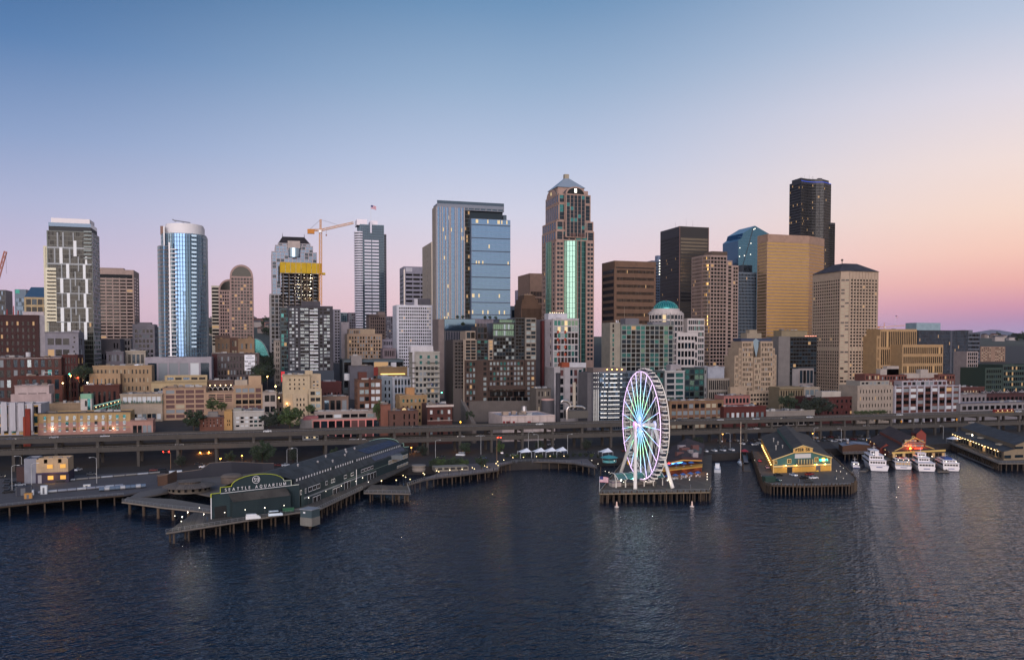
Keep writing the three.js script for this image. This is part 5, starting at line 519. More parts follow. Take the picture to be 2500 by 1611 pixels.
{ const B = Q('condominium', 'lower white condominium wing with grey slabs and balconies', 590, 1352, 1424, 897, 20, W_('#a9a3a6'), ew(6, 6, 'rtdk', 0.6, 0.6, { m: 0.5, t: 1, b: 3, fn: (k) => (k === 0 || k === 2 ? ' ' : pick('rtdkn')) }), null, null); part(B.g, 'white_slab', new G().box(B.lx(1352), 0, 0.05, B.lx(1366), B.H + 0.5, 1.2).box(B.lx(1377), 0, 0.05, B.lx(1391), B.H - 0.2, 1.2), W_('#b2adb0')); part(B.g, 'penthouse', new G().box(B.lx(1396), B.H - 0.6, -5, B.lx(1437), B.ly(886), -12), W_('#cfcdd4')); part(B.g, 'orange_penthouse', new G().box(B.lx(1376), B.H - 0.6, -4, B.lx(1395), B.ly(885), -11), W_('#9a4a2c')); Q('low_building', 'small old stone building squeezed beside the dark hotel', 570, 1309, 1345, 948, 14, W_('#6f6660'), ew(4, 5, 'kdc', 0.34, 0.5, { m: 0.6, t: 1.4, b: 2 }), null, null, { roof: ROOFD }); }
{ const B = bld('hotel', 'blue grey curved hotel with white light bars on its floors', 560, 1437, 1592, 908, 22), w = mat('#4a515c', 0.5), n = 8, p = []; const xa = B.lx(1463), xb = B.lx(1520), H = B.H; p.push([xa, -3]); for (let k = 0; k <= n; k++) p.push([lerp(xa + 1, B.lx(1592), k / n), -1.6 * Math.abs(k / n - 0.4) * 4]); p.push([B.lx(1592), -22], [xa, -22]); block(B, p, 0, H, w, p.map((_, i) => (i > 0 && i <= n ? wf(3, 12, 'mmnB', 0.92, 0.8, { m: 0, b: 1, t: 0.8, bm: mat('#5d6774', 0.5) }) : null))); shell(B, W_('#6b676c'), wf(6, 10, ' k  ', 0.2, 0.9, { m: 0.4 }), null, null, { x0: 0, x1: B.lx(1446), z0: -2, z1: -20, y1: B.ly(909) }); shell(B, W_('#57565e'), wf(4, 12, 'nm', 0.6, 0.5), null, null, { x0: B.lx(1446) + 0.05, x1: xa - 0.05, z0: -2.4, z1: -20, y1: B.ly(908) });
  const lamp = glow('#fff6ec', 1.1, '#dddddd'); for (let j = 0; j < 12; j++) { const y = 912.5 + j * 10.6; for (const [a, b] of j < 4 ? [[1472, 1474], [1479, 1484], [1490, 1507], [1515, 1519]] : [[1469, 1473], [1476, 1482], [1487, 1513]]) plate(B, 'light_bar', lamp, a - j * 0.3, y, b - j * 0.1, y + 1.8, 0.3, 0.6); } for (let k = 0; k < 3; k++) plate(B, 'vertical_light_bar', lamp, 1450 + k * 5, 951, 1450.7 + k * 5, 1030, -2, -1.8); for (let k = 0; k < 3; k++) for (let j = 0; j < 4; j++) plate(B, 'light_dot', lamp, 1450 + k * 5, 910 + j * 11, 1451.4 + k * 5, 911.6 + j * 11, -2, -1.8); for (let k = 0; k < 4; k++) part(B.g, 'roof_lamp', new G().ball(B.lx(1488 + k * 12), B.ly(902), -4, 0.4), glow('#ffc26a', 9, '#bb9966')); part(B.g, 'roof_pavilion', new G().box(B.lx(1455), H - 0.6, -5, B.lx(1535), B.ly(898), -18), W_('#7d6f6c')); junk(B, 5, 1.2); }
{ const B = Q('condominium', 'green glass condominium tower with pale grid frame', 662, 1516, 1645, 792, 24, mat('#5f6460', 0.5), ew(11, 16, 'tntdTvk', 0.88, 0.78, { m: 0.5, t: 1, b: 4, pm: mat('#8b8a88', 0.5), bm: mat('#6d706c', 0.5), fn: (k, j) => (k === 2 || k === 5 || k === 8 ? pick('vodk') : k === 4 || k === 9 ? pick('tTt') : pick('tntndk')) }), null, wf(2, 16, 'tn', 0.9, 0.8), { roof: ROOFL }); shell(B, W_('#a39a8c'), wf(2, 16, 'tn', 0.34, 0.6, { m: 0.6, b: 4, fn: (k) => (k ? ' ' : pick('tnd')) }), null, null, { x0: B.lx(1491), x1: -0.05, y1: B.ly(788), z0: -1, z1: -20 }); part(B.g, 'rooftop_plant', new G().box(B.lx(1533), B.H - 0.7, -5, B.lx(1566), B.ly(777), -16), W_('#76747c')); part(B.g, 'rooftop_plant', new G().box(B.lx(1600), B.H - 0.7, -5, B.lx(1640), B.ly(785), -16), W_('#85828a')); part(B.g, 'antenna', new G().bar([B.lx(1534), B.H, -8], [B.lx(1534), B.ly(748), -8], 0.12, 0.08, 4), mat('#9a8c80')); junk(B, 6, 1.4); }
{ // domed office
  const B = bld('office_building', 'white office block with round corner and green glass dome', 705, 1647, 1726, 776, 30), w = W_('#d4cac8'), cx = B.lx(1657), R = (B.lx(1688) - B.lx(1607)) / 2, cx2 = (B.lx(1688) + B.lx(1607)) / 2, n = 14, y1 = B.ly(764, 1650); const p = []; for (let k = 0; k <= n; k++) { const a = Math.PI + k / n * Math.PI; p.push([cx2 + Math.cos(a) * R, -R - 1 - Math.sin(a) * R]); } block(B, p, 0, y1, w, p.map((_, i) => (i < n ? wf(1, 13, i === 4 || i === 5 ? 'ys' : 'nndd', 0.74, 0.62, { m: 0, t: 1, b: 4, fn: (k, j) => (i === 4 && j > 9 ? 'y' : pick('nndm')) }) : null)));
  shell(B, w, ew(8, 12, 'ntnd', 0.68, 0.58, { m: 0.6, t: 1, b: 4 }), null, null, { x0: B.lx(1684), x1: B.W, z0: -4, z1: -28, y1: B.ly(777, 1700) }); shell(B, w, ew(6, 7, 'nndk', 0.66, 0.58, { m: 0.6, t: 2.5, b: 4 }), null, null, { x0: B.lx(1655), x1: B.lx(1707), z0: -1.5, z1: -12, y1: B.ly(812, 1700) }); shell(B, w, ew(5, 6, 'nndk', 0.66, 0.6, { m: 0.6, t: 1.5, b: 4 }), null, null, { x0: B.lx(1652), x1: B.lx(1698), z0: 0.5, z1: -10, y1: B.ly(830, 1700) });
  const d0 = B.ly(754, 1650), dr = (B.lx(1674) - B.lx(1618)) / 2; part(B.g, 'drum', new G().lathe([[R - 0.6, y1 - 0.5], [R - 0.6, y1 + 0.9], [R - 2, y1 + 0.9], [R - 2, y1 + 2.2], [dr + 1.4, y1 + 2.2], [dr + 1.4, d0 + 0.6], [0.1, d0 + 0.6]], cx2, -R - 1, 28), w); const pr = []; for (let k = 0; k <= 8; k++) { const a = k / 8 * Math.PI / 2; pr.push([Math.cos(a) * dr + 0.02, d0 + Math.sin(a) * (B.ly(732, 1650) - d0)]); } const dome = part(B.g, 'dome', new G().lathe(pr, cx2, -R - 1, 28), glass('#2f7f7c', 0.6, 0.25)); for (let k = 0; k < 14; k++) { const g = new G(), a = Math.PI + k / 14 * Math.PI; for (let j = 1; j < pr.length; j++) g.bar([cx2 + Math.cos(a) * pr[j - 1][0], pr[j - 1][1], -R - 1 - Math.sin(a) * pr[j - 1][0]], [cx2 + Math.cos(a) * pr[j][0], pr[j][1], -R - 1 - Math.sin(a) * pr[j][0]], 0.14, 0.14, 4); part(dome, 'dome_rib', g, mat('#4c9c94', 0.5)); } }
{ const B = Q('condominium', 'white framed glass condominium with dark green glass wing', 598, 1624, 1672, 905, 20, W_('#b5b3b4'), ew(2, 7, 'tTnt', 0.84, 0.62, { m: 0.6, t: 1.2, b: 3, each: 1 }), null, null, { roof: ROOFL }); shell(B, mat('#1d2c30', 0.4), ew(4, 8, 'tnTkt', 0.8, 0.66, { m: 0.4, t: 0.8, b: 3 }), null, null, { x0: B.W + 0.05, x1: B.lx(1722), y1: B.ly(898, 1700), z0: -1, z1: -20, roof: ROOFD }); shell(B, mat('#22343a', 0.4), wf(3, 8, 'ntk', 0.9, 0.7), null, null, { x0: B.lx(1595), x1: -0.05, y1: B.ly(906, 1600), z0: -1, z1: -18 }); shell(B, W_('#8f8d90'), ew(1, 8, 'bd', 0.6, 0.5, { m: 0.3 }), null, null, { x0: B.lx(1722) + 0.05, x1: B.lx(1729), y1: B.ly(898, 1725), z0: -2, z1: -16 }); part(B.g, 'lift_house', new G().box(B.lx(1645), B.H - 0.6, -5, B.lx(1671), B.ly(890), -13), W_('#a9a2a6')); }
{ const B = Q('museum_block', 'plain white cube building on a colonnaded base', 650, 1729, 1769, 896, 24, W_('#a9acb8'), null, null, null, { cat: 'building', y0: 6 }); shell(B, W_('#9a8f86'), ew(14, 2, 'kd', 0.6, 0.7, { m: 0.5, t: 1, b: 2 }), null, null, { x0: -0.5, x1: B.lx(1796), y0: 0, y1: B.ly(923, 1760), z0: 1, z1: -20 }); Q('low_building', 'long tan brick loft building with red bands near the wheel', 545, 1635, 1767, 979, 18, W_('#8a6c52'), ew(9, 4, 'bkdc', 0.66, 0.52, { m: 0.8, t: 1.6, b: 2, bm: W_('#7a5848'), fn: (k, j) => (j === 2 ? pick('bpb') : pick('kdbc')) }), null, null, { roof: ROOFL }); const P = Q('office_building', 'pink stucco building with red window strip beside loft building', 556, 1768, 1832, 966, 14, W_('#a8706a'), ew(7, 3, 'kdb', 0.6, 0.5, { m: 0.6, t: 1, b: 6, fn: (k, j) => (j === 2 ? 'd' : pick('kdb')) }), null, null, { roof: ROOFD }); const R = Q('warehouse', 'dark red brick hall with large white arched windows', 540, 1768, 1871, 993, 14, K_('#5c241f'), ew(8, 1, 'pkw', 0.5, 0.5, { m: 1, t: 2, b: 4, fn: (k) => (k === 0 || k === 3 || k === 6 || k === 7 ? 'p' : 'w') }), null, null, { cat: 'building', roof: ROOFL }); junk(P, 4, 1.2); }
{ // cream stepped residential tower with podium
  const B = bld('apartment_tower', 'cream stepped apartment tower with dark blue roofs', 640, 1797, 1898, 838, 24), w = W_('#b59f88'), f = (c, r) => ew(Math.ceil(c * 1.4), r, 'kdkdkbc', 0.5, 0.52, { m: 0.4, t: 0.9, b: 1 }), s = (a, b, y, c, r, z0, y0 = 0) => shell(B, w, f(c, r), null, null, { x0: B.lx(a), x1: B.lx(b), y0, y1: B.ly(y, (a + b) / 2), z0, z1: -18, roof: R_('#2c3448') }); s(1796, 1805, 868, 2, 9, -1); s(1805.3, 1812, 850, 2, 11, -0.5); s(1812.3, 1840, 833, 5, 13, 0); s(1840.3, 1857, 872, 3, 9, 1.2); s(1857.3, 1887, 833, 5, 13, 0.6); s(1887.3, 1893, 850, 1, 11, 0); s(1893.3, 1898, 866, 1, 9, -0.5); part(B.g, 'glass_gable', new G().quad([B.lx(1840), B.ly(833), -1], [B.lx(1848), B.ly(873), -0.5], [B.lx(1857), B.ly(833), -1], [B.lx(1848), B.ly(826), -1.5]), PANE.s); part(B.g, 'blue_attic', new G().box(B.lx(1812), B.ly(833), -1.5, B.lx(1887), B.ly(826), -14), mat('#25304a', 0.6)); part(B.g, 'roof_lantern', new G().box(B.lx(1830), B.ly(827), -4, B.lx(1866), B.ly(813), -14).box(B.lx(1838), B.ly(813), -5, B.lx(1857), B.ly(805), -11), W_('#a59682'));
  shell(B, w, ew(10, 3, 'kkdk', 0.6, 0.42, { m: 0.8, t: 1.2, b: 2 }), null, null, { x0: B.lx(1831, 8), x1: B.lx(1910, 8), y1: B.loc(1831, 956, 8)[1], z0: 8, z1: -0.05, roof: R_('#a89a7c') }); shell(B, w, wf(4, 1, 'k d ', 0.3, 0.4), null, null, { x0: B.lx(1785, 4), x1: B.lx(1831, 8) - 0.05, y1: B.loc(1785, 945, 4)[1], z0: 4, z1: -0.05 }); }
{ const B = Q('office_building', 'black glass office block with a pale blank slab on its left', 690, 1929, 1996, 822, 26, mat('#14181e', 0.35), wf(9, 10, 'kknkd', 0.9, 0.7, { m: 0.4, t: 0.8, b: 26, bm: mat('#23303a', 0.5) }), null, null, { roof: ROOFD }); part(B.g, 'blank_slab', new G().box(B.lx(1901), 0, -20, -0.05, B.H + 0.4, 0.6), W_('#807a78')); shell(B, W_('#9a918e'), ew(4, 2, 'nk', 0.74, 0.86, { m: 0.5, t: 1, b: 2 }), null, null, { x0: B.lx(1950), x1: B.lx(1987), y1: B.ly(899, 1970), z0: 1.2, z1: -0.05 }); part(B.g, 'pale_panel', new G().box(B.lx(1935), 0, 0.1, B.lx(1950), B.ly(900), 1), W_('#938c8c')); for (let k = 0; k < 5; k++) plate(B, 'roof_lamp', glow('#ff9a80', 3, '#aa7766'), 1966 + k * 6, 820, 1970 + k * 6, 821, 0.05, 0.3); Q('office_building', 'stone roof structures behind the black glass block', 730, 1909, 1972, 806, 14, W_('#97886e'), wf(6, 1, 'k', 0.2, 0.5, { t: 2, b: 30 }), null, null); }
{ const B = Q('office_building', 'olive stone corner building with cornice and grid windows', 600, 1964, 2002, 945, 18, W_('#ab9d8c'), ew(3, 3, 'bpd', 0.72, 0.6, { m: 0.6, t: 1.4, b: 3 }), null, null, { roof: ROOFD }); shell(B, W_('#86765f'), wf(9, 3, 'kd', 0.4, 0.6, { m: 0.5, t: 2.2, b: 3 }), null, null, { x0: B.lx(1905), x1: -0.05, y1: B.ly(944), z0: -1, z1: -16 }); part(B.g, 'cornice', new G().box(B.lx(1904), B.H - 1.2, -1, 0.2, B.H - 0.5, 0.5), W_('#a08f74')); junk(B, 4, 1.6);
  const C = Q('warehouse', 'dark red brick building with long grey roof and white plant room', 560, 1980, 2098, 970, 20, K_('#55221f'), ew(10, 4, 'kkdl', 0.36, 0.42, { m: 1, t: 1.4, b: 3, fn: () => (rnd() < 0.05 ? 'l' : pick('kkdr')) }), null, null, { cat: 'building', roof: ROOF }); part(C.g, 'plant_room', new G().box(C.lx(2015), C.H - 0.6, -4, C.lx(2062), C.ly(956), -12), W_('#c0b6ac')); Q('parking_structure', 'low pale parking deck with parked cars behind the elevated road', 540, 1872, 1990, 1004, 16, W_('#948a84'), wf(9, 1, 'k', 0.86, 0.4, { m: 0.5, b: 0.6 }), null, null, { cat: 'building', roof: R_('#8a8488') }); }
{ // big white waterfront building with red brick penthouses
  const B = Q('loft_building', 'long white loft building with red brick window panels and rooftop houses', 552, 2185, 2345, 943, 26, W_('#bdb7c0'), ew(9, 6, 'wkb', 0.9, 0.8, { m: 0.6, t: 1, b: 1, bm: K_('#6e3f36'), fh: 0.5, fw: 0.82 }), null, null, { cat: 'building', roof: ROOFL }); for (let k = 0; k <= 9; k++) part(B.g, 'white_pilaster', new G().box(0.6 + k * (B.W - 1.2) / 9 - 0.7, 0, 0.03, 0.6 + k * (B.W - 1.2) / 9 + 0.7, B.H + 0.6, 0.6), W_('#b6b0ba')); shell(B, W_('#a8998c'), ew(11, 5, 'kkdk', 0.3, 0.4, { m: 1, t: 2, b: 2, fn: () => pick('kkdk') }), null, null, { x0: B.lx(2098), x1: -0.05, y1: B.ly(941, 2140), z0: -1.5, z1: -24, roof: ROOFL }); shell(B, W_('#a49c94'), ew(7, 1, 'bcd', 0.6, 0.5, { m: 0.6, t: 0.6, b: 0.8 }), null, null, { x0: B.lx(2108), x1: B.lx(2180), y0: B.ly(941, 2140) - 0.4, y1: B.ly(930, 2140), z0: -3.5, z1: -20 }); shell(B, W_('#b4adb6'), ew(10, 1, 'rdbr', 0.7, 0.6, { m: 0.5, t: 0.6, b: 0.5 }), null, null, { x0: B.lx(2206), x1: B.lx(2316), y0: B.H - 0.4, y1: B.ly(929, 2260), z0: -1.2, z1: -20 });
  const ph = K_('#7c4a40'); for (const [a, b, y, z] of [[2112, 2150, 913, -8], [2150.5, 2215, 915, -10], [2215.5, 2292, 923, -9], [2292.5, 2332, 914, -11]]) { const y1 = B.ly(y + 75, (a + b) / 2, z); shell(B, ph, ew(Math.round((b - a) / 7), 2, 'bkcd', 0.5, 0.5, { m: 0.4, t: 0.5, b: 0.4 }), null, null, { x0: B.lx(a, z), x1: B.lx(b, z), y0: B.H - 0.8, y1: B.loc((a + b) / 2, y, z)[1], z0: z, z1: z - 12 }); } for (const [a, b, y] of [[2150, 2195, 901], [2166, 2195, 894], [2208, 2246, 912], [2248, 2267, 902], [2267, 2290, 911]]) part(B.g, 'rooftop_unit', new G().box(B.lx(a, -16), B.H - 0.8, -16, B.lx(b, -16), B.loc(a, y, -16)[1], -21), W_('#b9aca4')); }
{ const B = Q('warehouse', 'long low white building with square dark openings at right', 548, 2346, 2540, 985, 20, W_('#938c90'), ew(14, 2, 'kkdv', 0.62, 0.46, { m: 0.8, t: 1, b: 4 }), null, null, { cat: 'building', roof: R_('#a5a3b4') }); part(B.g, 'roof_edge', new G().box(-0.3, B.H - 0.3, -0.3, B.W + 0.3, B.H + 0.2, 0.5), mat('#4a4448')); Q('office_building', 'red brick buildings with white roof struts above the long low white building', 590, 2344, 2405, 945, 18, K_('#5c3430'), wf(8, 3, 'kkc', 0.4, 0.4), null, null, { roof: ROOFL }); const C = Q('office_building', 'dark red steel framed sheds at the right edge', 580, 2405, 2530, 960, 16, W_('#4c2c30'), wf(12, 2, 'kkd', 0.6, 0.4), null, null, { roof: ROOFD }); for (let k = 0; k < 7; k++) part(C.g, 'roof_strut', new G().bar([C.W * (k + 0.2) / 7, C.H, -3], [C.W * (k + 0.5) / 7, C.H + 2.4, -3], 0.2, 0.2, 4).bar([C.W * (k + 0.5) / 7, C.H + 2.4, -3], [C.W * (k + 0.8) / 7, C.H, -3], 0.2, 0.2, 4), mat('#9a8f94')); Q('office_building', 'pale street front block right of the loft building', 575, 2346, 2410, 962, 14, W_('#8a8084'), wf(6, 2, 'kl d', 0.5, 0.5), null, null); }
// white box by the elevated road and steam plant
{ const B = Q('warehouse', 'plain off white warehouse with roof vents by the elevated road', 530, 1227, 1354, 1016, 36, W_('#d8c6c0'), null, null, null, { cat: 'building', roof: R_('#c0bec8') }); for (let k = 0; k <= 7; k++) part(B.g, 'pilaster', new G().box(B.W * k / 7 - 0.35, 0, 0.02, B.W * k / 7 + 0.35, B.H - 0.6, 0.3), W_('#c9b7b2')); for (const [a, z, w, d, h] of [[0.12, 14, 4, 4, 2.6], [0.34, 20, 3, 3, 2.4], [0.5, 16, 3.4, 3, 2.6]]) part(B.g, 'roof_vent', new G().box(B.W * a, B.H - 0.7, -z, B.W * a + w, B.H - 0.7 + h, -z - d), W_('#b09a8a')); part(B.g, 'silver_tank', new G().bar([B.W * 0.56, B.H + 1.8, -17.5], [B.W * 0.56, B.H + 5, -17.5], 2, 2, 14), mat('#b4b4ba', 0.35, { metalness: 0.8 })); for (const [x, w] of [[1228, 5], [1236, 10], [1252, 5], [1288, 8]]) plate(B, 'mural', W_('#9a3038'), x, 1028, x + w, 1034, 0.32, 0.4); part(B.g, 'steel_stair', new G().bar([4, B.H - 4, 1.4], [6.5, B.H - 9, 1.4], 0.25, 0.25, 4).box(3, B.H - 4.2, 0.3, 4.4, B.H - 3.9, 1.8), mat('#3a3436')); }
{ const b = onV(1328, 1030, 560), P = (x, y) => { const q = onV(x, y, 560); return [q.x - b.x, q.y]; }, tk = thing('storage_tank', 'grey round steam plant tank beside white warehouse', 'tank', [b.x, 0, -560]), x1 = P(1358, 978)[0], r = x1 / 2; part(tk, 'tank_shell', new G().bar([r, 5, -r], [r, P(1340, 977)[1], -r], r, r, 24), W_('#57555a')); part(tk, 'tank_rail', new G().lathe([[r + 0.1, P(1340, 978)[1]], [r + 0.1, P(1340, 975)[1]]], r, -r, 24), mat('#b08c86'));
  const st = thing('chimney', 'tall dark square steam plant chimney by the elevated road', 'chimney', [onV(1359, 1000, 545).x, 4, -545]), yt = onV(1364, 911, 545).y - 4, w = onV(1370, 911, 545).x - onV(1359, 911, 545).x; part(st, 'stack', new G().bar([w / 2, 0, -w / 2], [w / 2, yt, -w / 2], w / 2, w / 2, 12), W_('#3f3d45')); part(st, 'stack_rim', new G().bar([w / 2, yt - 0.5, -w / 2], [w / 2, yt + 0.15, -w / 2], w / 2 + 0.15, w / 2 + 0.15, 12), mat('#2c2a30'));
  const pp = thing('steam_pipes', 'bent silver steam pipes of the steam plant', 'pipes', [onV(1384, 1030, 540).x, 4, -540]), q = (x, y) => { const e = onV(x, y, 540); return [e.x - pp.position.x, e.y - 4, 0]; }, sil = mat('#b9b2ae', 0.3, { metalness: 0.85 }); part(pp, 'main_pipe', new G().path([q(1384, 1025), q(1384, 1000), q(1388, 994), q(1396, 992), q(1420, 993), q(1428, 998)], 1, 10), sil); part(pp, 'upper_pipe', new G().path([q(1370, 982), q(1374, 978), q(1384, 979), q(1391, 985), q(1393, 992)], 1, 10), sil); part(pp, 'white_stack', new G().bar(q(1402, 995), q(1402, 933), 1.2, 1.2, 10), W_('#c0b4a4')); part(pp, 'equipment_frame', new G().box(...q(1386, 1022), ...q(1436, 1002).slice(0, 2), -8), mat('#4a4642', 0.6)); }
// ---------- lettering ----------
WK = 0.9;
const font = await new FontLoader().loadAsync('fonts/droid/droid_sans_bold.typeface.json'), fontR = await new FontLoader().loadAsync('fonts/droid/droid_sans_regular.typeface.json'), fontS = await new FontLoader().loadAsync('fonts/droid/droid_serif_bold.typeface.json');
function textGeo(str, size, f = font, space = 0, depth = 0.12) { // letters centred on x, standing on y = 0
  let x = 0; const gs = []; for (const ch of str) { if (ch === ' ') { x += size * 0.5 + space; continue; } const g = new TextGeometry(ch, { font: f, size, depth, curveSegments: 3, bevelEnabled: false }); g.computeBoundingBox(); const b = g.boundingBox; g.translate(x - b.min.x, 0, 0); x += b.max.x - b.min.x + size * 0.16 + space; gs.push(g); }
  const m = mergeGeometries(gs); m.translate(-x / 2, 0, 0); return m;
}
{ const B = board, g = B.g; delete g.userData.bb; const p = plate(B, 'billboard', mat('#d6d6dc', 0.7), 596, 866, 622, 905, 0.6, 1); plate(B, 'billboard_frame', mat('#6a625a'), 595, 865, 596, 906, 0.5, 1.1); plate(B, 'billboard_frame', mat('#6a625a'), 622, 865, 623, 906, 0.5, 1.1);
  const cx = B.lx(609, 1), ink = mat('#1c1c24'); for (const [t, y, s, f] of [['WE CAN', 884.5, 1.45, font], ['BE', 889.5, 1.45, font], ['HEROES', 895.5, 1.45, font], ['citizens', 870, 0.7, font]]) part(g, 'lettering', textGeo(t, s, f, 0, 0.05).translate(cx, B.ly(y, 609, 1), 1.01), ink); plate(B, 'pale_print', mat('#a8aab2'), 599, 872, 619, 876, 1, 1.03); part(g, 'car_print', new G().box(cx - 2.6, B.ly(902, 609, 1), 1, cx + 2.6, B.ly(900, 609, 1), 1.04).box(cx - 1.6, B.ly(900, 609, 1), 1, cx + 1.6, B.ly(898.6, 609, 1), 1.04), ink); }
{ const q = onV(343, 985, 571), t = thing('wall_sign', 'green script sign reading market name on beige wall', 'sign', [q.x, q.y, q.z]); part(t, 'lettering', textGeo('Pike Place Market', 1.9, fontS, 0.02, 0.3), mat('#2c5244', 0.6)); }
{ const q = onV(690, 932, 640), t = thing('store_sign', 'red vertical banner with white ring emblem by the market street', 'sign', [q.x, q.y, q.z]), h = onV(690, 907, 640).y - q.y, w = 2.6; part(t, 'banner', new G().box(-w / 2, 0, -0.2, w / 2, h, 0.2), glow('#d01828', 0.5, '#a01420')); part(t, 'ring_emblem', new THREE.TorusGeometry(0.62, 0.16, 6, 20).translate(0, h * 0.55, 0.25), mat('#e8e8ea')); part(t, 'dot_emblem', new THREE.CylinderGeometry(0.22, 0.22, 0.1, 12).rotateX(Math.PI / 2).translate(0, h * 0.55, 0.25), mat('#e8e8ea')); }
{ const q = onV(1508, 785, 655), t = thing('roof_sign', 'small white letters h and i on the green condominium roof', 'sign', [q.x, q.y - 0.4, q.z]); part(t, 'lettering', textGeo('hi', 1.7, font, 0.6, 0.2), mat('#d8d8dc')); part(t, 'sign_rail', new G().box(-1.6, -0.7, 0, 1.6, 0, 0.2), mat('#8a8a90')); }

// ---------- elevated double deck road ----------
const VF = 484, VB = 500, upY = (x) => lerp(21.4, 19.6, sst(-100, 600, x)), loY = (x) => lerp(15.6, 12.4, sst(-100, 600, x));
{
  const t = thing('elevated_road', 'long grey concrete double deck elevated road on columns', 'viaduct', [0, 4.4, -VF]), con = W_('#4d4844'), top = mat('#454142', 0.9, { tex: 'road' }), X0 = -265, X1 = 795, st = 20;
  for (const [fn, nm, h] of [[upY, 'upper', 1.1], [loY, 'lower', 1.0]]) for (let x = X0; x < X1; x += st) {
    const a = fn(x) - 4.4, b = fn(x + st) - 4.4, g = new G(), e = x + st - 0.06, sl = (dy, z0, z1, dh) => { const P = (X, Y, Z) => [X, Y, Z], q = [[x, a + dy], [e, b + dy]]; g.quad(P(x, a + dy, z0), P(e, b + dy, z0), P(e, b + dy + dh, z0), P(x, a + dy + dh, z0)).quad(P(e, b + dy, z1), P(x, a + dy, z1), P(x, a + dy + dh, z1), P(e, b + dy + dh, z1)).quad(P(x, a + dy + dh, z0), P(e, b + dy + dh, z0), P(e, b + dy + dh, z1), P(x, a + dy + dh, z1)).quad(P(x, a + dy, z1), P(e, b + dy, z1), P(e, b + dy, z0), P(x, a + dy, z0)).quad(P(x, a + dy, z1), P(x, a + dy, z0), P(x, a + dy + dh, z0), P(x, a + dy + dh, z1)).quad(P(e, b + dy, z0), P(e, b + dy, z1), P(e, b + dy + dh, z1), P(e, b + dy + dh, z0)); };
    sl(-2.6, 0.3, -0.5, 2.6); sl(-2.6, -(VB - VF) + 0.5, -(VB - VF) - 0.3, 2.6); sl(-1.5, -0.52, -(VB - VF) + 0.52, 0.5); sl(-2.4, -5, -5.7, 0.88); sl(-2.4, -10.4, -11, 0.88);
    part(t, nm + '_deck', g, con);
    const r = new G(); r.bar([x, a + 0.5, 0.1], [x + st, b + 0.5, 0.1], 0.07, 0.07, 4); for (let k = 0; k < 8; k++) r.bar([x + k * 2.5, a - 0.1, 0.1], [x + k * 2.5, a + 0.5, 0.1], 0.06, 0.06, 4); part(t, 'guard_rail', r, mat('#8b8580', 0.6, { metalness: 0.3 }));
    part(t, 'road_surface', new G().quad([x, a - 0.98, -0.6], [x + st, b - 0.98, -0.6], [x + st, b - 0.98, -(VB - VF) + 0.6], [x, a - 0.98, -(VB - VF) + 0.6]), top);
  }
  const cg = new G().box(-0.75, 0, -0.75, 0.75, 1, 0.75).geo();
  for (let x = X0 + 0; x <= X1; x += st) for (const [z, f] of [[-0.2, 0], [-(VB - VF) + 0.2, 1]]) { const c = part(t, 'column', cg, con); c.position.set(x, -0.4, z - (f ? -0.9 : 0.9)); c.scale.y = upY(x) - 4.4 - 2.4; if (!f) part(t, 'cross_beam', new G().box(x - 0.8, upY(x) - 8.2, -0.6, x + 0.8, upY(x) - 6.1, -15.4).box(x - 0.8, loY(x) - 8.2, -0.61, x + 0.8, loY(x) - 6.1, -15.39), con); }
}
// ---------- vehicles ----------
const whl = new THREE.CylinderGeometry(0.33, 0.33, 0.22, 12).rotateX(Math.PI / 2), tyre = mat('#141416', 0.8), cglass = glass('#20262c', 0.4, 0.1), headL = glow('#fff2d8', 5, '#dddddd'), tailL = glow('#ff2a20', 2.2, '#882222'), dimH = mat('#c8ccd0', 0.3), dimT = mat('#7a1a1a', 0.4);
const ext = (pts, w, bev = 0.08) => { const g = new THREE.ExtrudeGeometry(new THREE.Shape(pts.map((p) => new THREE.Vector2(...p))), { depth: w - 2 * bev, bevelEnabled: true, bevelSize: bev, bevelThickness: bev, bevelSegments: 2, curveSegments: 4 }); g.translate(0, 0, -w / 2 + bev); return g; };
const CAR = { body: ext([[-2.2, 0.3], [2.15, 0.3], [2.2, 0.62], [2.05, 0.82], [1.0, 0.95], [-1.75, 1.0], [-2.15, 0.9], [-2.22, 0.6]], 1.8), cabin: ext([[-1.7, 0.98], [0.95, 0.95], [0.3, 1.42], [-1.15, 1.45]], 1.55), roof: ext([[-1.1, 1.43], [0.26, 1.41], [0.2, 1.49], [-1.0, 1.51]], 1.4, 0.03) };
const VAN = { body: ext([[-2.6, 0.35], [2.55, 0.35], [2.6, 0.9], [1.9, 1.2], [-2.6, 1.25]], 1.95), cabin: ext([[-2.5, 1.22], [1.85, 1.18], [1.15, 1.85], [-2.4, 1.9]], 1.85), roof: ext([[-2.45, 1.86], [1.12, 1.82], [0.95, 2.05], [-2.4, 2.1]], 1.8, 0.05) };
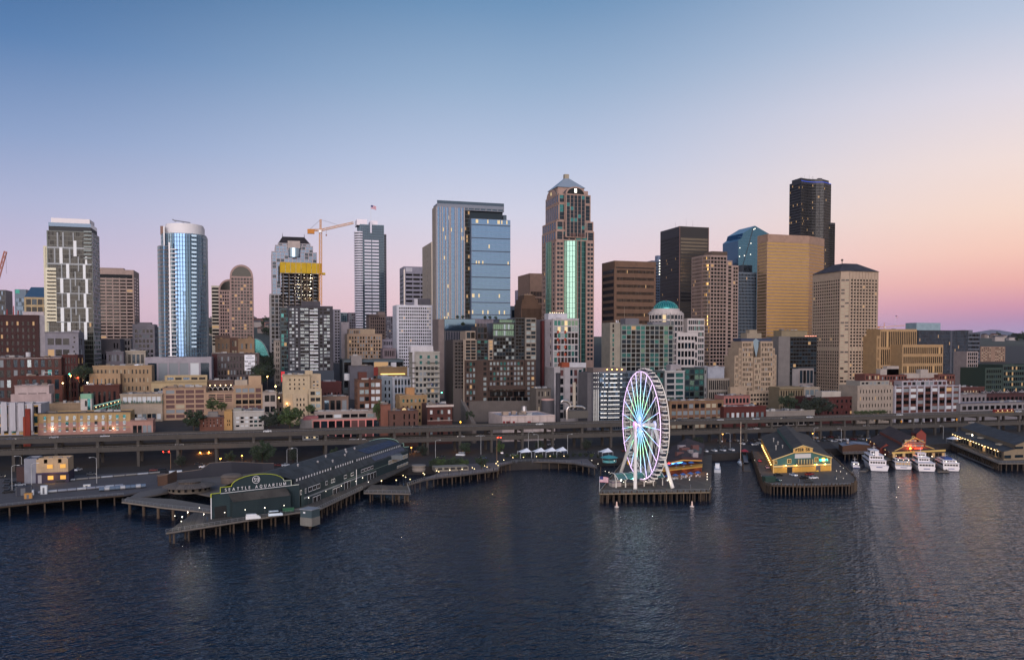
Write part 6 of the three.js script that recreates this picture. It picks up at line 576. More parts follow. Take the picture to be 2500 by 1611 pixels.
function car(label, hex, pos, turn, o = {}) { // o.van, o.on = lights lit
  if (o.group) label = ({ '#c9ccd2': 'silver', '#2a2c32': 'black', '#3a4660': 'navy blue', '#8c9098': 'grey', '#5a2426': 'dark red', '#dcdcde': 'white', '#444a52': 'charcoal', '#6b7078': 'mid grey', '#23252b': 'black', '#2f3540': 'slate blue', '#4a5058': 'charcoal', '#8d929a': 'grey' })[hex] + ' ' + label.replace(/^dark /, '');
  const t = thing(o.name ?? (o.van ? 'van' : 'car'), label, o.van ? 'van' : 'car', pos, turn, o.group), S = o.van ? VAN : CAR, L = o.van ? 2.55 : 2.2, pm = mat(hex, 0.35, { metalness: 0.25 });
  part(t, 'body', S.body, pm); part(t, 'cabin_glass', S.cabin, o.van ? (o.glass ?? cglass) : cglass); part(t, 'roof', S.roof, pm);
  for (const x of [-1.4, 1.4]) for (const z of [-0.82, 0.82]) { const w = part(t, 'wheel', whl, tyre); w.position.set(x, 0.33, z); }
  for (const z of [-0.62, 0.62]) { const a = part(t, 'headlight', unit, o.on ? headL : dimH); a.position.set(L - 0.02, 0.68, z); a.scale.set(0.12, 0.16, 0.32); const b = part(t, 'tail_light', unit, o.on ? tailL : dimT); b.position.set(-L, 0.78, z); b.scale.set(0.1, 0.16, 0.3); }
  return t;
}
const PD = [0.513, -0.858], PT = Math.atan2(0.858, 0.513);                     // long direction of the piers (x, z) and the turn that lays a thing's x axis along it
const toP = (px, py, e = 4.5) => { const q = onY(px, py, e); return [q.x, e, q.z]; };
const carAt = (label, hex, px, py, turn, o = {}) => car(label, hex, toP(px, py, o.e ?? 4.5), turn, o);
{ // on the elevated road
  for (const [l, h, x, d, tn, on] of [['white car on the upper deck right of the ferris wheel', '#d8d8dc', 1758, 1, Math.PI, 0], ['pale car with headlights on the upper deck above pier shed', '#aab0be', 1846, 1, Math.PI, 1], ['dark car with headlights on the upper deck right of the pale car', '#2a2c34', 1914, 1, Math.PI, 1], ['dark blue car on the upper deck at the left end', '#2c3a55', 25, 1, 0, 1], ['white car on the lower deck above the aquarium roof', '#dcdce0', 882, 0, 0, 1], ['dark car with tail lights on the lower deck left of the white car', '#26282e', 765, 0, 0, 1], ['silver car on the upper deck near the yellow inn', '#b8bcc8', 255, 1, 0, 1], ['white pickup on the lower deck before the warehouse', '#d0d0d6', 1125, 0, Math.PI, 1], ['grey car on the lower deck left of the pier shed', '#8a8c94', 1832, 0, Math.PI, 0]]) { const q = onV(x, 1040, VF + 5); car(l, h, [q.x, (d ? upY : loY)(q.x) - 0.95, -(VF + 4.5)], tn, { on }); }
  for (let k = 0; k < 16; k++) { const x = -150 + k * 47 + rr(-14, 14), d = k % 2; car(d ? 'car on the upper deck of the elevated road' : 'car on the lower deck of the elevated road', pick(['#c9ccd2', '#2a2c32', '#8c9098', '#dcdcde']), [x, (d ? upY : loY)(x) - 0.95, -(VF + (d ? 8 : 6))], d ? Math.PI : 0, { on: 1, group: d ? 'cars on the upper deck' : 'cars on the lower deck' }); }
  const bus = (label, x, fn, hex, hex2, n, z) => { const q = onV(x, 1030, VF + z), t = thing('bus', label, 'bus', [q.x, fn(q.x) - 0.95, -(VF + z)], 0); for (let k = 0; k < n; k++) { const o = k * 9.2; part(t, 'bus_body', ext([[o, 0.45], [o + 8.8, 0.45], [o + 8.8, 3], [o, 3]], 2.5, 0.15), mat(hex, 0.4)); part(t, 'side_stripe', new G().box(o + 0.1, 0.5, 1.24, o + 8.7, 1.15, 1.3), mat(hex2, 0.5)); for (let j = 0; j < 6; j++) ubox(t, 'window', j % 3 === 1 ? PANE.y : PANE.k, o + 0.5 + j * 1.4, 1.6, 1.24, o + 1.6 + j * 1.4, 2.5, 1.3); for (const x2 of [1.6, 7]) { const w = part(t, 'wheel', new THREE.CylinderGeometry(0.48, 0.48, 2.5, 12).rotateX(Math.PI / 2), tyre); w.position.set(o + x2, 0.48, 0); } } return t; };
  bus('red and yellow jointed bus on the upper deck at right', 2428, upY, '#7c2a26', '#b88a1c', 2, 5); bus('long pale bus on the lower deck behind the aquarium', 738, loY, '#9aa0aa', '#5c6470', 1, 10);
}
{ // parked in rows below the road on the right, and along the shore street
  const cols = ['#c9ccd2', '#2a2c32', '#3a4660', '#8c9098', '#5a2426', '#dcdcde', '#444a52', '#6b7078'];
  for (let r = 0; r < 2; r++) for (let k = 0; k < 22; k++) { if (rnd() < 0.12) continue; const x = 300 + k * 6.4 + rr(-0.5, 0.5); car('car parked under the elevated road at right', pick(cols), [x, 4.45, -(476 + r * 17 + rr(-0.6, 0.6))], Math.PI / 2 + rr(-0.08, 0.08), { group: 'cars parked in rows under the elevated road' }); }
  for (let k = 0; k < 9; k++) car('car parked left of the pier 56 shed', pick(cols), [232 + k * 6.2, 4.45, -(449 + rr(-0.4, 0.4))], Math.PI / 2 + rr(-0.1, 0.1), { group: 'cars parked by the shore fence' });
  for (let k = 0; k < 7; k++) car('car parked in the left edge lot', pick(['#23252b', '#2f3540', '#4a5058', '#8d929a']), toP(18 + (k % 3) * 15, 1178 + k * 4.2), 0.3, { group: 'cars in the small lot at the left edge' });
  for (const [l, h, x, y, tn, on] of [['white hatchback on the open lot right of the purple fronted building', '#d9dade', 190, 1149, 1.2, 0], ['black car by the purple fronted building', '#17181c', 147, 1177, 0, 0], ['dark van by the fence left of the aquarium', '#20232c', 397, 1153, 0.2, 0], ['dark car with lights under the road left of the big tree', '#24262c', 484, 1136, 0.1, 1], ['pale blue pickup right of the orange street lamp', '#7c8796', 557, 1132, 0.2, 0], ['grey car on the street behind the aquarium roof end', '#7a7d84', 1020, 1104, 0.2, 0], ['white car with red lights on the street before the warehouse', '#e2e2e6', 1225, 1107, 1.3, 1], ['silver car below the warehouse at right', '#a9adb4', 1345, 1087, 0.2, 0], ['white van by the waterfront bushes', '#d6d8dc', 1124, 1113, 2.6, 0], ['blue car behind the aquarium gable', '#3c5468', 650, 1140, 0.4, 0], ['white car beside the aquarium roof edge', '#c9ccd2', 697, 1138, 0.3, 0]]) carAt(l, h, x, y, tn, { on, van: /\bvan\b/.test(l) });
}
// ---------- street lamps, signals ----------
function lampPost(label, px, py, h, o = {}) {
  const p = toP(px, py, o.e ?? 4.5), t = thing('street_lamp', label, 'street lamp', p, 0, o.group), g = new G(), m = mat(o.hex ?? '#a9aaac', 0.5, { metalness: 0.4 }); g.bar([0, 0, 0], [0, h, 0], 0.16, 0.1, 6); part(t, 'pole', g, m); const d = o.dir ?? -1; part(t, 'arm', new G().bar([0, h, 0], [d * 1.2, h + 0.6, 0], 0.08, 0.07, 5).bar([d * 1.2, h + 0.6, 0], [d * 2.4, h + 0.55, 0], 0.07, 0.07, 5), m);
  part(t, 'lamp_head', new G().box(d * 2.2, h + 0.42, -0.18, d * 3.2, h + 0.6, 0.18), o.lit ? glow(o.lit, 26, '#ccaa77') : mat('#c4c6c8', 0.5)); if (o.lit) { const l = new THREE.PointLight(o.lit, 130); l.position.set(d * 2.7, h + 0.2, 0); t.add(l); } return t;
}
[['tall grey street lamp at the left edge lot', 28, 1198, 11], ['tall grey street lamp left of the purple fronted building', 52, 1170, 11], ['white street lamp before the purple fronted building', 76, 1198, 12], ['bare wooden pole on the open lot', 235, 1180, 12], ['grey street lamp right of the big dark tree', 700, 1138, 9], ['small grey street lamp behind the aquarium roof', 725, 1130, 8], ['grey street lamp by the waterfront bushes', 1063, 1118, 10], ['grey street lamp left of red traffic light', 1174, 1110, 11], ['tall pale street lamp before the warehouse', 1290, 1105, 12], ['tall pale street lamp right of the warehouse lamp', 1314, 1106, 11], ['tall pale street lamp left of the ferris wheel', 1386, 1106, 11], ['pale curved street lamp near the sailing boat', 1783, 1098, 10], ['pale street lamp behind the pier 56 roof', 1988, 1078, 9], ['pale street lamp near the parked car rows', 2055, 1080, 9], ['street lamp pair left post by the right hand boats', 2250, 1062, 9], ['street lamp by the boats behind white canopy', 2304, 1072, 9]].forEach(([l, x, y, h], k) => lampPost(l, x, y, h, { dir: k % 2 ? -1 : 1 }));
[['orange lit lamp under the elevated road left of the tree', 488, 1108, 3], ['orange lit lamp under the elevated road nearer the tree', 509, 1107, 3], ['orange lit lamp on a column left of the big tree', 537, 1125, 3.4], ['yellow lit lamp under the road behind the aquarium', 590, 1116, 3], ['yellow lit lamp near the aquarium far gable', 1004, 1096, 3], ['orange lit lamp under the road near the red traffic lights', 1122, 1090, 3], ['yellow lit lamp under the road right of the ferris wheel', 1765, 1064, 3.4], ['yellow lit lamp above the parked car rows', 1985, 1062, 3.4]].forEach(([l, x, y, h]) => { const p = toP(x, y, 7); const t = thing('bracket_lamp', l, 'lamp', [p[0], 4.5, p[2]]); part(t, 'post', new G().bar([0, 0, 0], [0, h, 0], 0.12, 0.1, 5), mat('#77706a')); part(t, 'lamp_globe', new G().ball(0, h + 0.25, 0, 0.32), glow('#ffab48', 14, '#cc9955')); const q = new THREE.PointLight('#ff9c40', 70); q.position.set(0, h + 0.25, 0.6); t.add(q); });
function globe(label, px, py, h = 4.2, o = {}) { const p = toP(px, py, o.e ?? 4.6), t = thing('globe_lamp', label, 'lamp post', p, 0, o.group); part(t, 'post', new G().bar([0, 0, 0], [0, h, 0], 0.07, 0.05, 5), mat('#2f3134', 0.6)); part(t, 'lamp_globe', new G().ball(0, h + 0.22, 0, 0.17, 8), glow(o.c ?? '#fff3dc', o.k ?? 3.5, '#ddd8cc')); if (o.light) { const q = new THREE.PointLight(o.c ?? '#fff0d0', o.light); q.position.set(0, h + 0.2, 0.5); t.add(q); } return t; }
[[426, 1285], [444, 1288], [442, 1299], [458, 1275], [486, 1264], [497, 1280], [548, 1276], [576, 1262], [598, 1269], [646, 1264], [693, 1258]].forEach(([x, y], k) => globe('white globe lamp on the aquarium front apron', x, y, 3.6, { light: k % 2 ? 25 : 0, group: 'globe lamps on the aquarium front apron' }));
[[753, 1238], [795, 1221], [833, 1207], [868, 1195], [885, 1186], [899, 1197]].forEach(([x, y], k) => globe('globe lamp along the aquarium side walkway', x, y, 3.6, { light: k % 2 ? 0 : 25, group: 'globe lamps along the aquarium side walkway' }));
[[931, 1192], [967, 1190], [984, 1178], [990, 1182], [1001, 1188], [1033, 1172], [1036, 1175], [1066, 1166], [1071, 1168], [1098, 1164], [1128, 1162], [1153, 1158], [1158, 1161], [1183, 1153], [1189, 1156], [1211, 1147], [1216, 1152], [1215, 1142], [1230, 1138], [1252, 1132], [1278, 1131], [1310, 1129], [1343, 1128], [1377, 1128]].forEach(([x, y], k) => globe('warm globe lamp on the curved waterfront park pier', x, y, 3.2, { c: '#ffdc96', k: 7, light: k % 3 ? 0 : 22, group: 'warm globe lamps of the waterfront park' }));
function signal(label, px, py, h, c, arm = 4) { const p = toP(px, py), t = thing('traffic_signal', label, 'traffic light', p); part(t, 'pole', new G().bar([0, 0, 0], [0, h, 0], 0.14, 0.1, 6).bar([0, h - 0.2, 0], [arm, h + 0.2, 0], 0.08, 0.06, 5), mat('#8a6a50')); for (const x of [arm * 0.2, arm * 0.9]) { part(t, 'signal_head', new G().box(x - 0.2, h - 0.5, -0.1, x + 0.2, h + 0.6, 0.2), mat('#20201c')); part(t, 'signal_light', new G().ball(x, h + 0.35, 0.25, 0.26), glow(c, 24, '#aa4444')); } return t; }
signal('red traffic light on a mast before the aquarium pier', 416, 1145, 9, '#ff2418', -4); signal('red traffic light on a pale mast before the warehouse', 1213, 1125, 13, '#ff3018', 2.4);
for (const [l, x, y] of [['yellow diamond road sign on the elevated road above the red roofed pier', 2202, 1029], ['orange diamond road sign on the elevated road near the right end', 2337, 1024]]) { const q = onV(x, y, VF - 0.6), t = thing('road_sign', l, 'sign', [q.x, q.y, q.z]); part(t, 'sign_plate', new G().box(-0.7, -0.7, 0, 0.7, 0.7, 0.08), mat('#d08a18', 0.5)).rotation.z = Math.PI / 4; part(t, 'sign_post', new G().bar([0, -2, -0.1], [0, 0, -0.1], 0.06, 0.06, 4), mat('#77777a')); }

// ---------- trees ----------
const leafG = (() => { const mk = (n, shape) => { const g = new G(); for (let c = 0; c < 46; c++) { let x, y, z; do { x = rr(-1, 1); y = rr(-1, 1); z = rr(-1, 1); } while (x * x + y * y + z * z > 1 || (shape && y > 0.2 && x * x + z * z > (1 - y) ** 2)); const R = rr(0.16, 0.3); for (let k = 0; k < n; k++) { const a = rnd() * 6.28, b = Math.acos(rr(-1, 1)), r = R * Math.cbrt(rnd()), cx = x + Math.sin(b) * Math.cos(a) * r, cy = y + Math.cos(b) * r, cz = z + Math.sin(b) * Math.sin(a) * r, s = rr(0.045, 0.085), u = [rr(-1, 1), rr(-1, 1), rr(-1, 1)], w = [rr(-1, 1), rr(-1, 1), rr(-1, 1)], lu = Math.hypot(...u), lw = Math.hypot(...w); const U = u.map((q) => q / lu * s), V = w.map((q) => q / lw * s * 0.7); g.quad([cx - U[0] - V[0], cy - U[1] - V[1], cz - U[2] - V[2]], [cx + U[0] - V[0], cy + U[1] - V[1], cz + U[2] - V[2]], [cx + U[0] + V[0], cy + U[1] + V[1], cz + U[2] + V[2]], [cx - U[0] + V[0], cy - U[1] + V[1], cz - U[2] + V[2]]); } } return g.geo(); }; return [mk(56), mk(56), mk(56, 1)]; })();
const leafM = ['#2f4a1c', '#3c5220', '#24381c', '#4a5a2a', '#1e2c1a'].map((h) => new THREE.MeshPhysicalMaterial({ color: h, roughness: 0.9, transmission: 0.3, thickness: 0 })), bark = mat('#3a2c22', 0.95);
const trunkG = (() => { const g = new G().bar([0, 0, 0], [0.02, 1, 0.01], 0.07, 0.04, 7); for (let k = 0; k < 6; k++) { const a = k * 1.05, y = 0.5 + k * 0.07; g.bar([0.01, y, 0], [Math.cos(a) * 0.4, y + 0.45, Math.sin(a) * 0.4], 0.03, 0.012, 5); } return g.geo(); })();
function tree(label, pos, h, w, kind, mi, o = {}) { const t = thing(o.name ?? 'tree', label, o.cat ?? 'tree', pos, rnd() * 6, o.group), tr = part(t, 'trunk', trunkG, bark), cr = part(t, 'crown', leafG[kind], leafM[mi]); tr.scale.set(h * 0.5, h * 0.62, h * 0.5); cr.position.y = h * (o.low ? 0.5 : 0.6); cr.scale.set(w / 2, h * (o.low ? 0.52 : 0.43), w / 2); return t; }
const treeV = (label, px, py, v, h, w, kind, mi, o) => { const q = onV(px, py, v); return tree(label, [q.x, q.y, q.z], h, w, kind, mi, o); };
{ const p = toP(640, 1138); tree('big dark evergreen tree beside the elevated road', p, 15, 13, 2, 2); }
[['round green tree left of the brick house with parapet', 472, 1050, 524, 12, 12, 0, 2], ['leafy green tree before the long cream market building', 518, 1004, 560, 8, 9, 1, 3], ['small green tree right of the leafy market tree', 540, 1004, 560, 6, 6, 0, 3], ['bushy green tree left of the pink terrace building', 707, 1048, 520, 14, 14, 0, 1], ['grey green tree before the white flat roofed house', 655, 1046, 518, 9, 11, 1, 4], ['dark tree mass by the market street end', 680, 1040, 530, 10, 12, 1, 2], ['small tree left of the pink terrace glazing', 758, 1010, 545, 6, 6, 0, 1], ['tall green tree between pink terrace and orange brick side wall', 923, 1030, 532, 13, 6, 1, 1], ['dark tree at the foot of the slanted ramp', 1147, 1028, 545, 7, 6, 0, 2], ['dark green tree right of the black glass block', 1925, 1006, 560, 14, 14, 1, 2], ['dark ivy covered tree mass behind the elevated road', 2002, 1016, 548, 15, 22, 0, 4], ['dark tree left of the ivy covered mass', 1968, 1012, 550, 12, 14, 1, 4]].forEach(([l, x, y, v, h, w, k, m]) => treeV(l, x, y, v, h, w, k, m));
for (let k = 0; k < 14; k++) treeV('dark street tree in the avenue beside charcoal condominium', 632 + (k % 3) * 11 + rr(-3, 3), 940 - k * 4.5, 650 + k * 16, 13, 11, k % 2, pick([2, 4, 4]), { group: 'street trees beside the charcoal condominium' });
for (let k = 0; k < 5; k++) treeV('dark street tree at the left brick street corner', 192 + (k % 2) * 12 + rr(-3, 3), 932 - k * 4, 615 + k * 10, 9, 9, k % 2, 2, { group: 'street trees at the left brick corner' });
for (let k = 0; k < 9; k++) { const p = toP(1060 + k * 9, 1141 - (k % 2) * 3); tree('clipped round bush in the waterfront park planter', p, 4.6, 5.6, k % 2, pick([1, 2]), { name: 'bush', cat: 'bush', low: 1, group: 'clipped bushes of the waterfront planter' }); }
for (let k = 0; k < 13; k++) tree('young street tree along the shore street', [-40 + k * 26 + rr(-5, 5), 4.4, -(478 + rr(-2, 2))], rr(5, 8), rr(4.5, 7), k % 2, pick([1, 2, 4]), { group: 'young street trees along the shore' });
{ const p = toP(1176, 1142); tree('spreading dark tree in the waterfront park', p, 6, 7, 1, 2); }
for (let k = 0; k < 16; k++) { const p = toP(1235 + k * 15 + rr(-5, 5), 1118 - rr(0, 4)); tree('small shrub along the waterfront street edge', p, 2.2, 2.6, k % 2, pick([2, 3, 4]), { name: 'bush', cat: 'bush', low: 1, group: 'shrubs along the waterfront street' }); }
for (let k = 0; k < 6; k++) treeV('small rooftop tree on the dark hotel terrace', [1117, 1130, 1184, 1196, 1130, 1210][k], [779, 779, 780, 780, 797, 781][k], k === 4 ? 606 : 716, 3.4, 3, k % 2, 2, { group: 'small rooftop trees by the dark hotel' });
for (let k = 0; k < 7; k++) treeV('clipped hedge bush before the white loft building', 2093 + k * 11, 1012 - k * 0.4, 535, 3, 4.4, k % 2, 3, { name: 'bush', cat: 'bush', low: 1, group: 'hedge bushes before the loft building' });
// houses and trees on the far hill
for (let k = 0; k < 64; k++) { const z = k < 26 ? [500, 525] : k < 44 ? [598, 668] : [2400, 2560], px = rr(...z), v = rr(1500, 2300), q = onV(px, 845, v), y = gnd(q.x, v) - 1, w = rr(10, 26), h = rr(7, 14), t = thing('hill_house', 'small pale house on the far wooded hill', 'house', [q.x, y, -v], rr(-0.3, 0.3), 'houses on the far hill'); part(t, 'wall', new G().box(0, 0, 0, w, h, -12), pick([W_('#a89c98'), W_('#8a7c78'), W_('#c0b4b0'), W_('#7a5c54')])); part(t, 'roof', new G().prism(rectP(-0.6, w + 0.6, 0.6, -12.6), h, h + 3.4, rectP(2, w - 2, -5.6, -6.4)), R_(pick(['#4a4448', '#6a4a44', '#5c5a60']))); }
for (let k = 0; k < 70; k++) { const z = k < 24 ? [498, 526] : k < 40 ? [598, 672] : [2390, 2580], px = rr(...z), v = rr(1450, 2300), q = onV(px, 845, v); tree('dark tree on the far wooded hill', [q.x, gnd(q.x, v) - 1, -v], rr(12, 20), rr(12, 20), k % 2, pick([2, 4]), { group: 'trees on the far hill' }); }
// ---------- piers ----------
const plankM = mat('#564f4a', 0.9, { tex: 'plank' }), timber = mat('#4a3c30', 0.95, { tex: 'wall' }), conP = W_('#7a716a'), railM = mat('#8d8f92', 0.5, { metalness: 0.4 });
const cw = (pts) => { let s = 0; pts.forEach((p, i) => { const q = pts[(i + 1) % pts.length]; s += p[0] * q[1] - q[0] * p[1]; }); return s > 0 ? [...pts].reverse() : pts; };
// a deck on piles; outline in world [x, z]; edges: indices of outline edges that carry a rail and a row of piles
function pier(label, world, e, o = {}) {
  const c = world[0], t = thing('pier', label, 'pier', [c[0], 0, c[1]]), loc = world.map((p) => [p[0] - c[0], p[1] - c[1]]), n = loc.length;
  part(t, 'deck', new G().prism(cw(loc), e - (o.th ?? 0.7), e), o.deck ?? plankM);
  const pg = new THREE.CylinderGeometry(o.pr ?? 0.32, o.pr ?? 0.36, 1, 8), rails = new G();
  for (const k of o.edges ?? []) { const a = loc[k], b = loc[(k + 1) % n], L = Math.hypot(b[0] - a[0], b[1] - a[1]), sp = o.sp ?? 5, m = Math.max(1, Math.round(L / sp)), ux = (b[0] - a[0]) / L, uz = (b[1] - a[1]) / L;
    for (let j = 0; j < m; j++) for (const back of o.rows ?? [0.6, 6]) { const sgn = o.inside ?? 1, h = e - 0.4 + 3 + (o.proud && back < 1 ? rr(0.4, 1.1) + 0.4 : 0), q = part(t, 'pile', pg, pick([timber, mat('#57483a', 0.95, { tex: 'wall' }), mat('#3c3229', 0.95)])); q.position.set(a[0] + ux * L * (j + 0.5) / m - uz * back * sgn * -1 + rr(-0.2, 0.2), -3 + h / 2, a[1] + uz * L * (j + 0.5) / m + ux * back * sgn * -1 + rr(-0.2, 0.2)); q.scale.y = h; }
    if (o.rail !== 0) { const q = o.rail ?? 1.1; rails.bar([a[0], e + q, a[1]], [b[0], e + q, b[1]], 0.06, 0.06, 4).bar([a[0], e + q * 0.5, a[1]], [b[0], e + q * 0.5, b[1]], 0.04, 0.04, 4); const r = Math.round(L / 2.2); for (let j = 0; j <= r; j++) rails.bar([lerp(a[0], b[0], j / r), e, lerp(a[1], b[1], j / r)], [lerp(a[0], b[0], j / r), e + q, lerp(a[1], b[1], j / r)], 0.05, 0.05, 4); }
    part(t, 'edge_beam', new G().bar([a[0], e - 0.45, a[1]], [b[0], e - 0.45, b[1]], 0.42, 0.42, 4), o.beam ?? conP);
  }
  if (!rails.empty) part(t, 'railing', rails, railM);
  return t;
}
const pw = (list, e = 4.5) => list.map(([x, y]) => { const q = onY(x, y, e); return [q.x, q.z]; });
const along = (p, d) => [p[0] + PD[0] * d, p[1] + PD[1] * d];
// wall frame: survey of points on an upright plane through A towards B
function wallOf(A, B) { const L = Math.hypot(B[0] - A[0], B[1] - A[1]), ux = (B[0] - A[0]) / L, uz = (B[1] - A[1]) / L; return { L, hit(px, py) { const d = ray(px, py), nx = -uz, nz = ux, t = (A[0] * nx + A[1] * nz) / (d[0] * nx + d[2] * nz); return [(d[0] * t - A[0]) * ux + (d[2] * t - A[1]) * uz, EYE + d[1] * t]; } }; }
// ---- aquarium shed
{
  const A = pw([[516, 1267]])[0], B = (() => { const q = onY(730, 1195, 12); return [q.x, q.z]; })(), C = (() => { const q = onY(997, 1100, 12); return [q.x, q.z]; })(), sx = B[0] - A[0], sz = B[1] - A[1], tx = C[0] - B[0], tz = C[1] - B[1], Ls = Math.hypot(sx, sz), Lt = Math.hypot(tx, tz);
  const o = thing('aquarium_building', 'dark teal pier shed with arched gable signed SEATTLE AQUARIUM', 'building', [A[0], 0, A[1]]), P = (s, t, y) => [s * sx + t * tx, y, s * sz + t * tz], teal = mat('#152c33', 0.85, { tex: 'wall' }), rf = R_('#41464a'), wh = mat('#d4d2d6', 0.6), lime = mat('#a9b030', 0.6);
  const prof2 = [[0, 11.8], [0.1, 14.9], [0.1, 16.1], [0.3, 18.6], [0.5, 19.6], [0.7, 18.6], [0.905, 16.1], [0.905, 14.9], [1, 12]];
  const body = new G(), t0 = 0.012, t1 = 0.995; body.quad(P(1, t0, 4), P(1, t1, 4), P(1, t1, 12), P(1, t0, 12)).quad(P(0, t1, 4), P(0, t0, 4), P(0, t0, 11.8), P(0, t1, 11.8)); part(o, 'side_wall', body, teal);
  const roofG = (i, m, nm) => part(o, nm, new G().quad(P(prof2[i][0], t0, prof2[i][1]), P(prof2[i + 1][0], t0, prof2[i + 1][1]), P(prof2[i + 1][0], t1, prof2[i + 1][1]), P(prof2[i][0], t1, prof2[i][1])), m); for (const i of [0, 2, 3, 4, 5, 7]) roofG(i, rf, i === 7 || i === 0 ? 'lower_roof' : 'upper_roof'); roofG(1, teal, 'clerestory_wall'); roofG(6, teal, 'clerestory_wall');
  for (let k = 0; k < 46; k++) { const t = 0.03 + k * 0.0205; if (k === 13 || k === 22) continue; part(o, 'clerestory_window', new G().quad(P(0.908, t, 15), P(0.908, t + 0.009, 15), P(0.908, t + 0.009, 16), P(0.908, t, 16)), wh); }
  // solar panels on the far third
  const sol = glass('#1c2444', 0.4, 0.25); for (const [s0, s1, y0, y1] of [[0.7, 0.88, 18.6, 16.4], [0.92, 0.985, 14.45, 12.46]]) for (let k = 0; k < 9; k++) { const a = 0.63 + k * 0.038; part(o, 'solar_panel', new G().quad(P(s0, a, y0 + 0.22), P(s1, a, y1 + 0.22), P(s1, a + 0.035, y1 + 0.22), P(s0, a + 0.035, y0 + 0.22)), sol); }
  // arched gable, front and far end
  const gable = (t, thick) => { const pts = [[0, 3.8], [1, 3.8], [1, 14.1], [0.907, 14.1], [0.907, 16.2], [0.82, 16.2]]; for (let k = 1; k < 12; k++) { const a = k / 12 * Math.PI; pts.push([0.52 + 0.3 * Math.cos(a), 16.2 + 3.7 * Math.sin(a)]); } pts.push([0.22, 16.2], [0.1, 16.2], [0.1, 14.1], [0, 14.1]); const g = new G(), f = THREE.ShapeUtils.triangulateShape(pts.map((p) => new THREE.Vector2(...p)), []); for (const [q, dt, up] of [[0, 0, 1], [1, thick / Lt, -1]]) { const nrm = new THREE.Vector3(-tx, 0, -tz).normalize().multiplyScalar(up), v = pts.map((p) => g.vert(...P(p[0], t + dt, p[1]), nrm.x, 0, nrm.z, p[0] * Ls, p[1])); for (const r of f) up > 0 ? g.i.push(v[r[0]], v[r[1]], v[r[2]]) : g.i.push(v[r[0]], v[r[2]], v[r[1]]); } pts.forEach((p, i) => { const b = pts[(i + 1) % pts.length]; g.quad(P(p[0], t, p[1]), P(p[0], t + thick / Lt, p[1]), P(b[0], t + thick / Lt, b[1]), P(b[0], t, b[1])); }); return [g, pts]; };
  const [g1, pts] = gable(0, 0.6); part(o, 'front_gable', g1, teal); const [g2] = gable(0.994, 0.6); part(o, 'rear_gable', g2, teal);
  const trim = (a, b, t, m, dy = 0) => { const g = new G(); for (let k = a; k < b; k++) g.bar(P(pts[k][0], t, pts[k][1] + dy), P(pts[k + 1][0], t, pts[k + 1][1] + dy), 0.14, 0.14, 4); part(o, 'trim', g, m); }; const e = -0.25 / Lt; trim(6, 17, e, lime); trim(17, 20, e, lime); trim(2, 6, e, mat('#b8c0b0', 0.6)); trim(2, 17, 1.004, mat('#9fc8b4', 0.6)); part(o, 'trim', new G().bar(P(0, e, 4.2), P(0, e, 12.6), 0.2, 0.2, 4), wh); part(o, 'trim', new G().bar(P(0, e, 12.6), P(0, e, 14.1), 0.2, 0.2, 4), lime); part(o, 'sign_line', new G().bar(P(0.1, e, 13.85), P(1, e, 14.05), 0.12, 0.12, 4), wh);
  const face = new THREE.Group(); const ang = Math.atan2(-sz, sx); const sign = (nm, geo, s, y, m) => { const q = part(o, nm, geo, m), p = P(s, -0.4 / Lt, y); q.position.set(...p); q.rotation.y = ang; }; sign('lettering', textGeo('SEATTLE AQUARIUM', 1.15, fontR, 0.62), 0.51, 14.5, wh); sign('pier_number', textGeo('59', 1.5, fontR, -0.1), 0.505, 17.1, wh); sign('number_ring', new THREE.TorusGeometry(1.45, 0.1, 6, 28), 0.5, 17.85, wh);
  { const N = new THREE.Vector3(sz, 0, -sx).normalize(); if (N.dot(new THREE.Vector3(tx, 0, tz)) > 0) N.negate(); const Q = (s, d, y) => { const p = P(s, 0, y); return [p[0] + N.x * d, y, p[2] + N.z * d]; }; part(o, 'lean_to_roof', new G().quad(Q(0.2, 3.2, 10.6), Q(0.86, 3.2, 10.6), Q(0.84, 0.1, 13.3), Q(0.18, 0.1, 13.3)), R_('#4a4744')); part(o, 'lean_to_wall', new G().quad(Q(0.2, 3, 4.3), Q(0.86, 3, 4.3), Q(0.86, 3, 10.7), Q(0.2, 3, 10.7)).quad(Q(0.86, 3, 4.3), Q(0.86, 0, 4.3), Q(0.86, 0, 13.2), Q(0.86, 3, 10.7)).quad(Q(0.2, 0, 4.3), Q(0.2, 3, 4.3), Q(0.2, 3, 10.7), Q(0.2, 0, 13.2)), mat('#11262d', 0.85, { tex: 'wall' })); part(o, 'dark_door', new G().quad(Q(0.03, 0.05, 4.4), Q(0.16, 0.05, 4.4), Q(0.16, 0.05, 9), Q(0.03, 0.05, 9)), INNER); }
  // openings of the long side, white frames round dark panes
  const W = wallOf(B, C), put = (nm, m, a, y0, b, y1, d) => { const g = new G(); g.quad(P(1 + d / Ls, a / Lt, y0), P(1 + d / Ls, b / Lt, y0), P(1 + d / Ls, b / Lt, y1), P(1 + d / Ls, a / Lt, y1)); return g; };
  const win = (xa, ya, xb, yb, n = 1, kind = 'v') => { const [a] = W.hit(xa, ya), [b] = W.hit(xb, ya), y1 = W.hit(xa, ya)[1], y0 = W.hit(xa, yb)[1]; for (let k = 0; k < n; k++) { const l = lerp(a, b, (k + 0.06) / n), r = lerp(a, b, (k + 0.94) / n), f = part(o, 'window', put('w', wh, l, y0, r, y1, 0.12), wh), m = 0.22 * Math.min(1, (r - l) / 1.4); part(f, 'pane', put('p', 0, l + m, y0 + 0.25, (l + r) / 2 - 0.05, y1 - 0.25, 0.16), PANE[kind]); part(f, 'pane', put('p', 0, (l + r) / 2 + 0.05, y0 + 0.25, r - m, y1 - 0.25, 0.16), PANE[kind]); } };
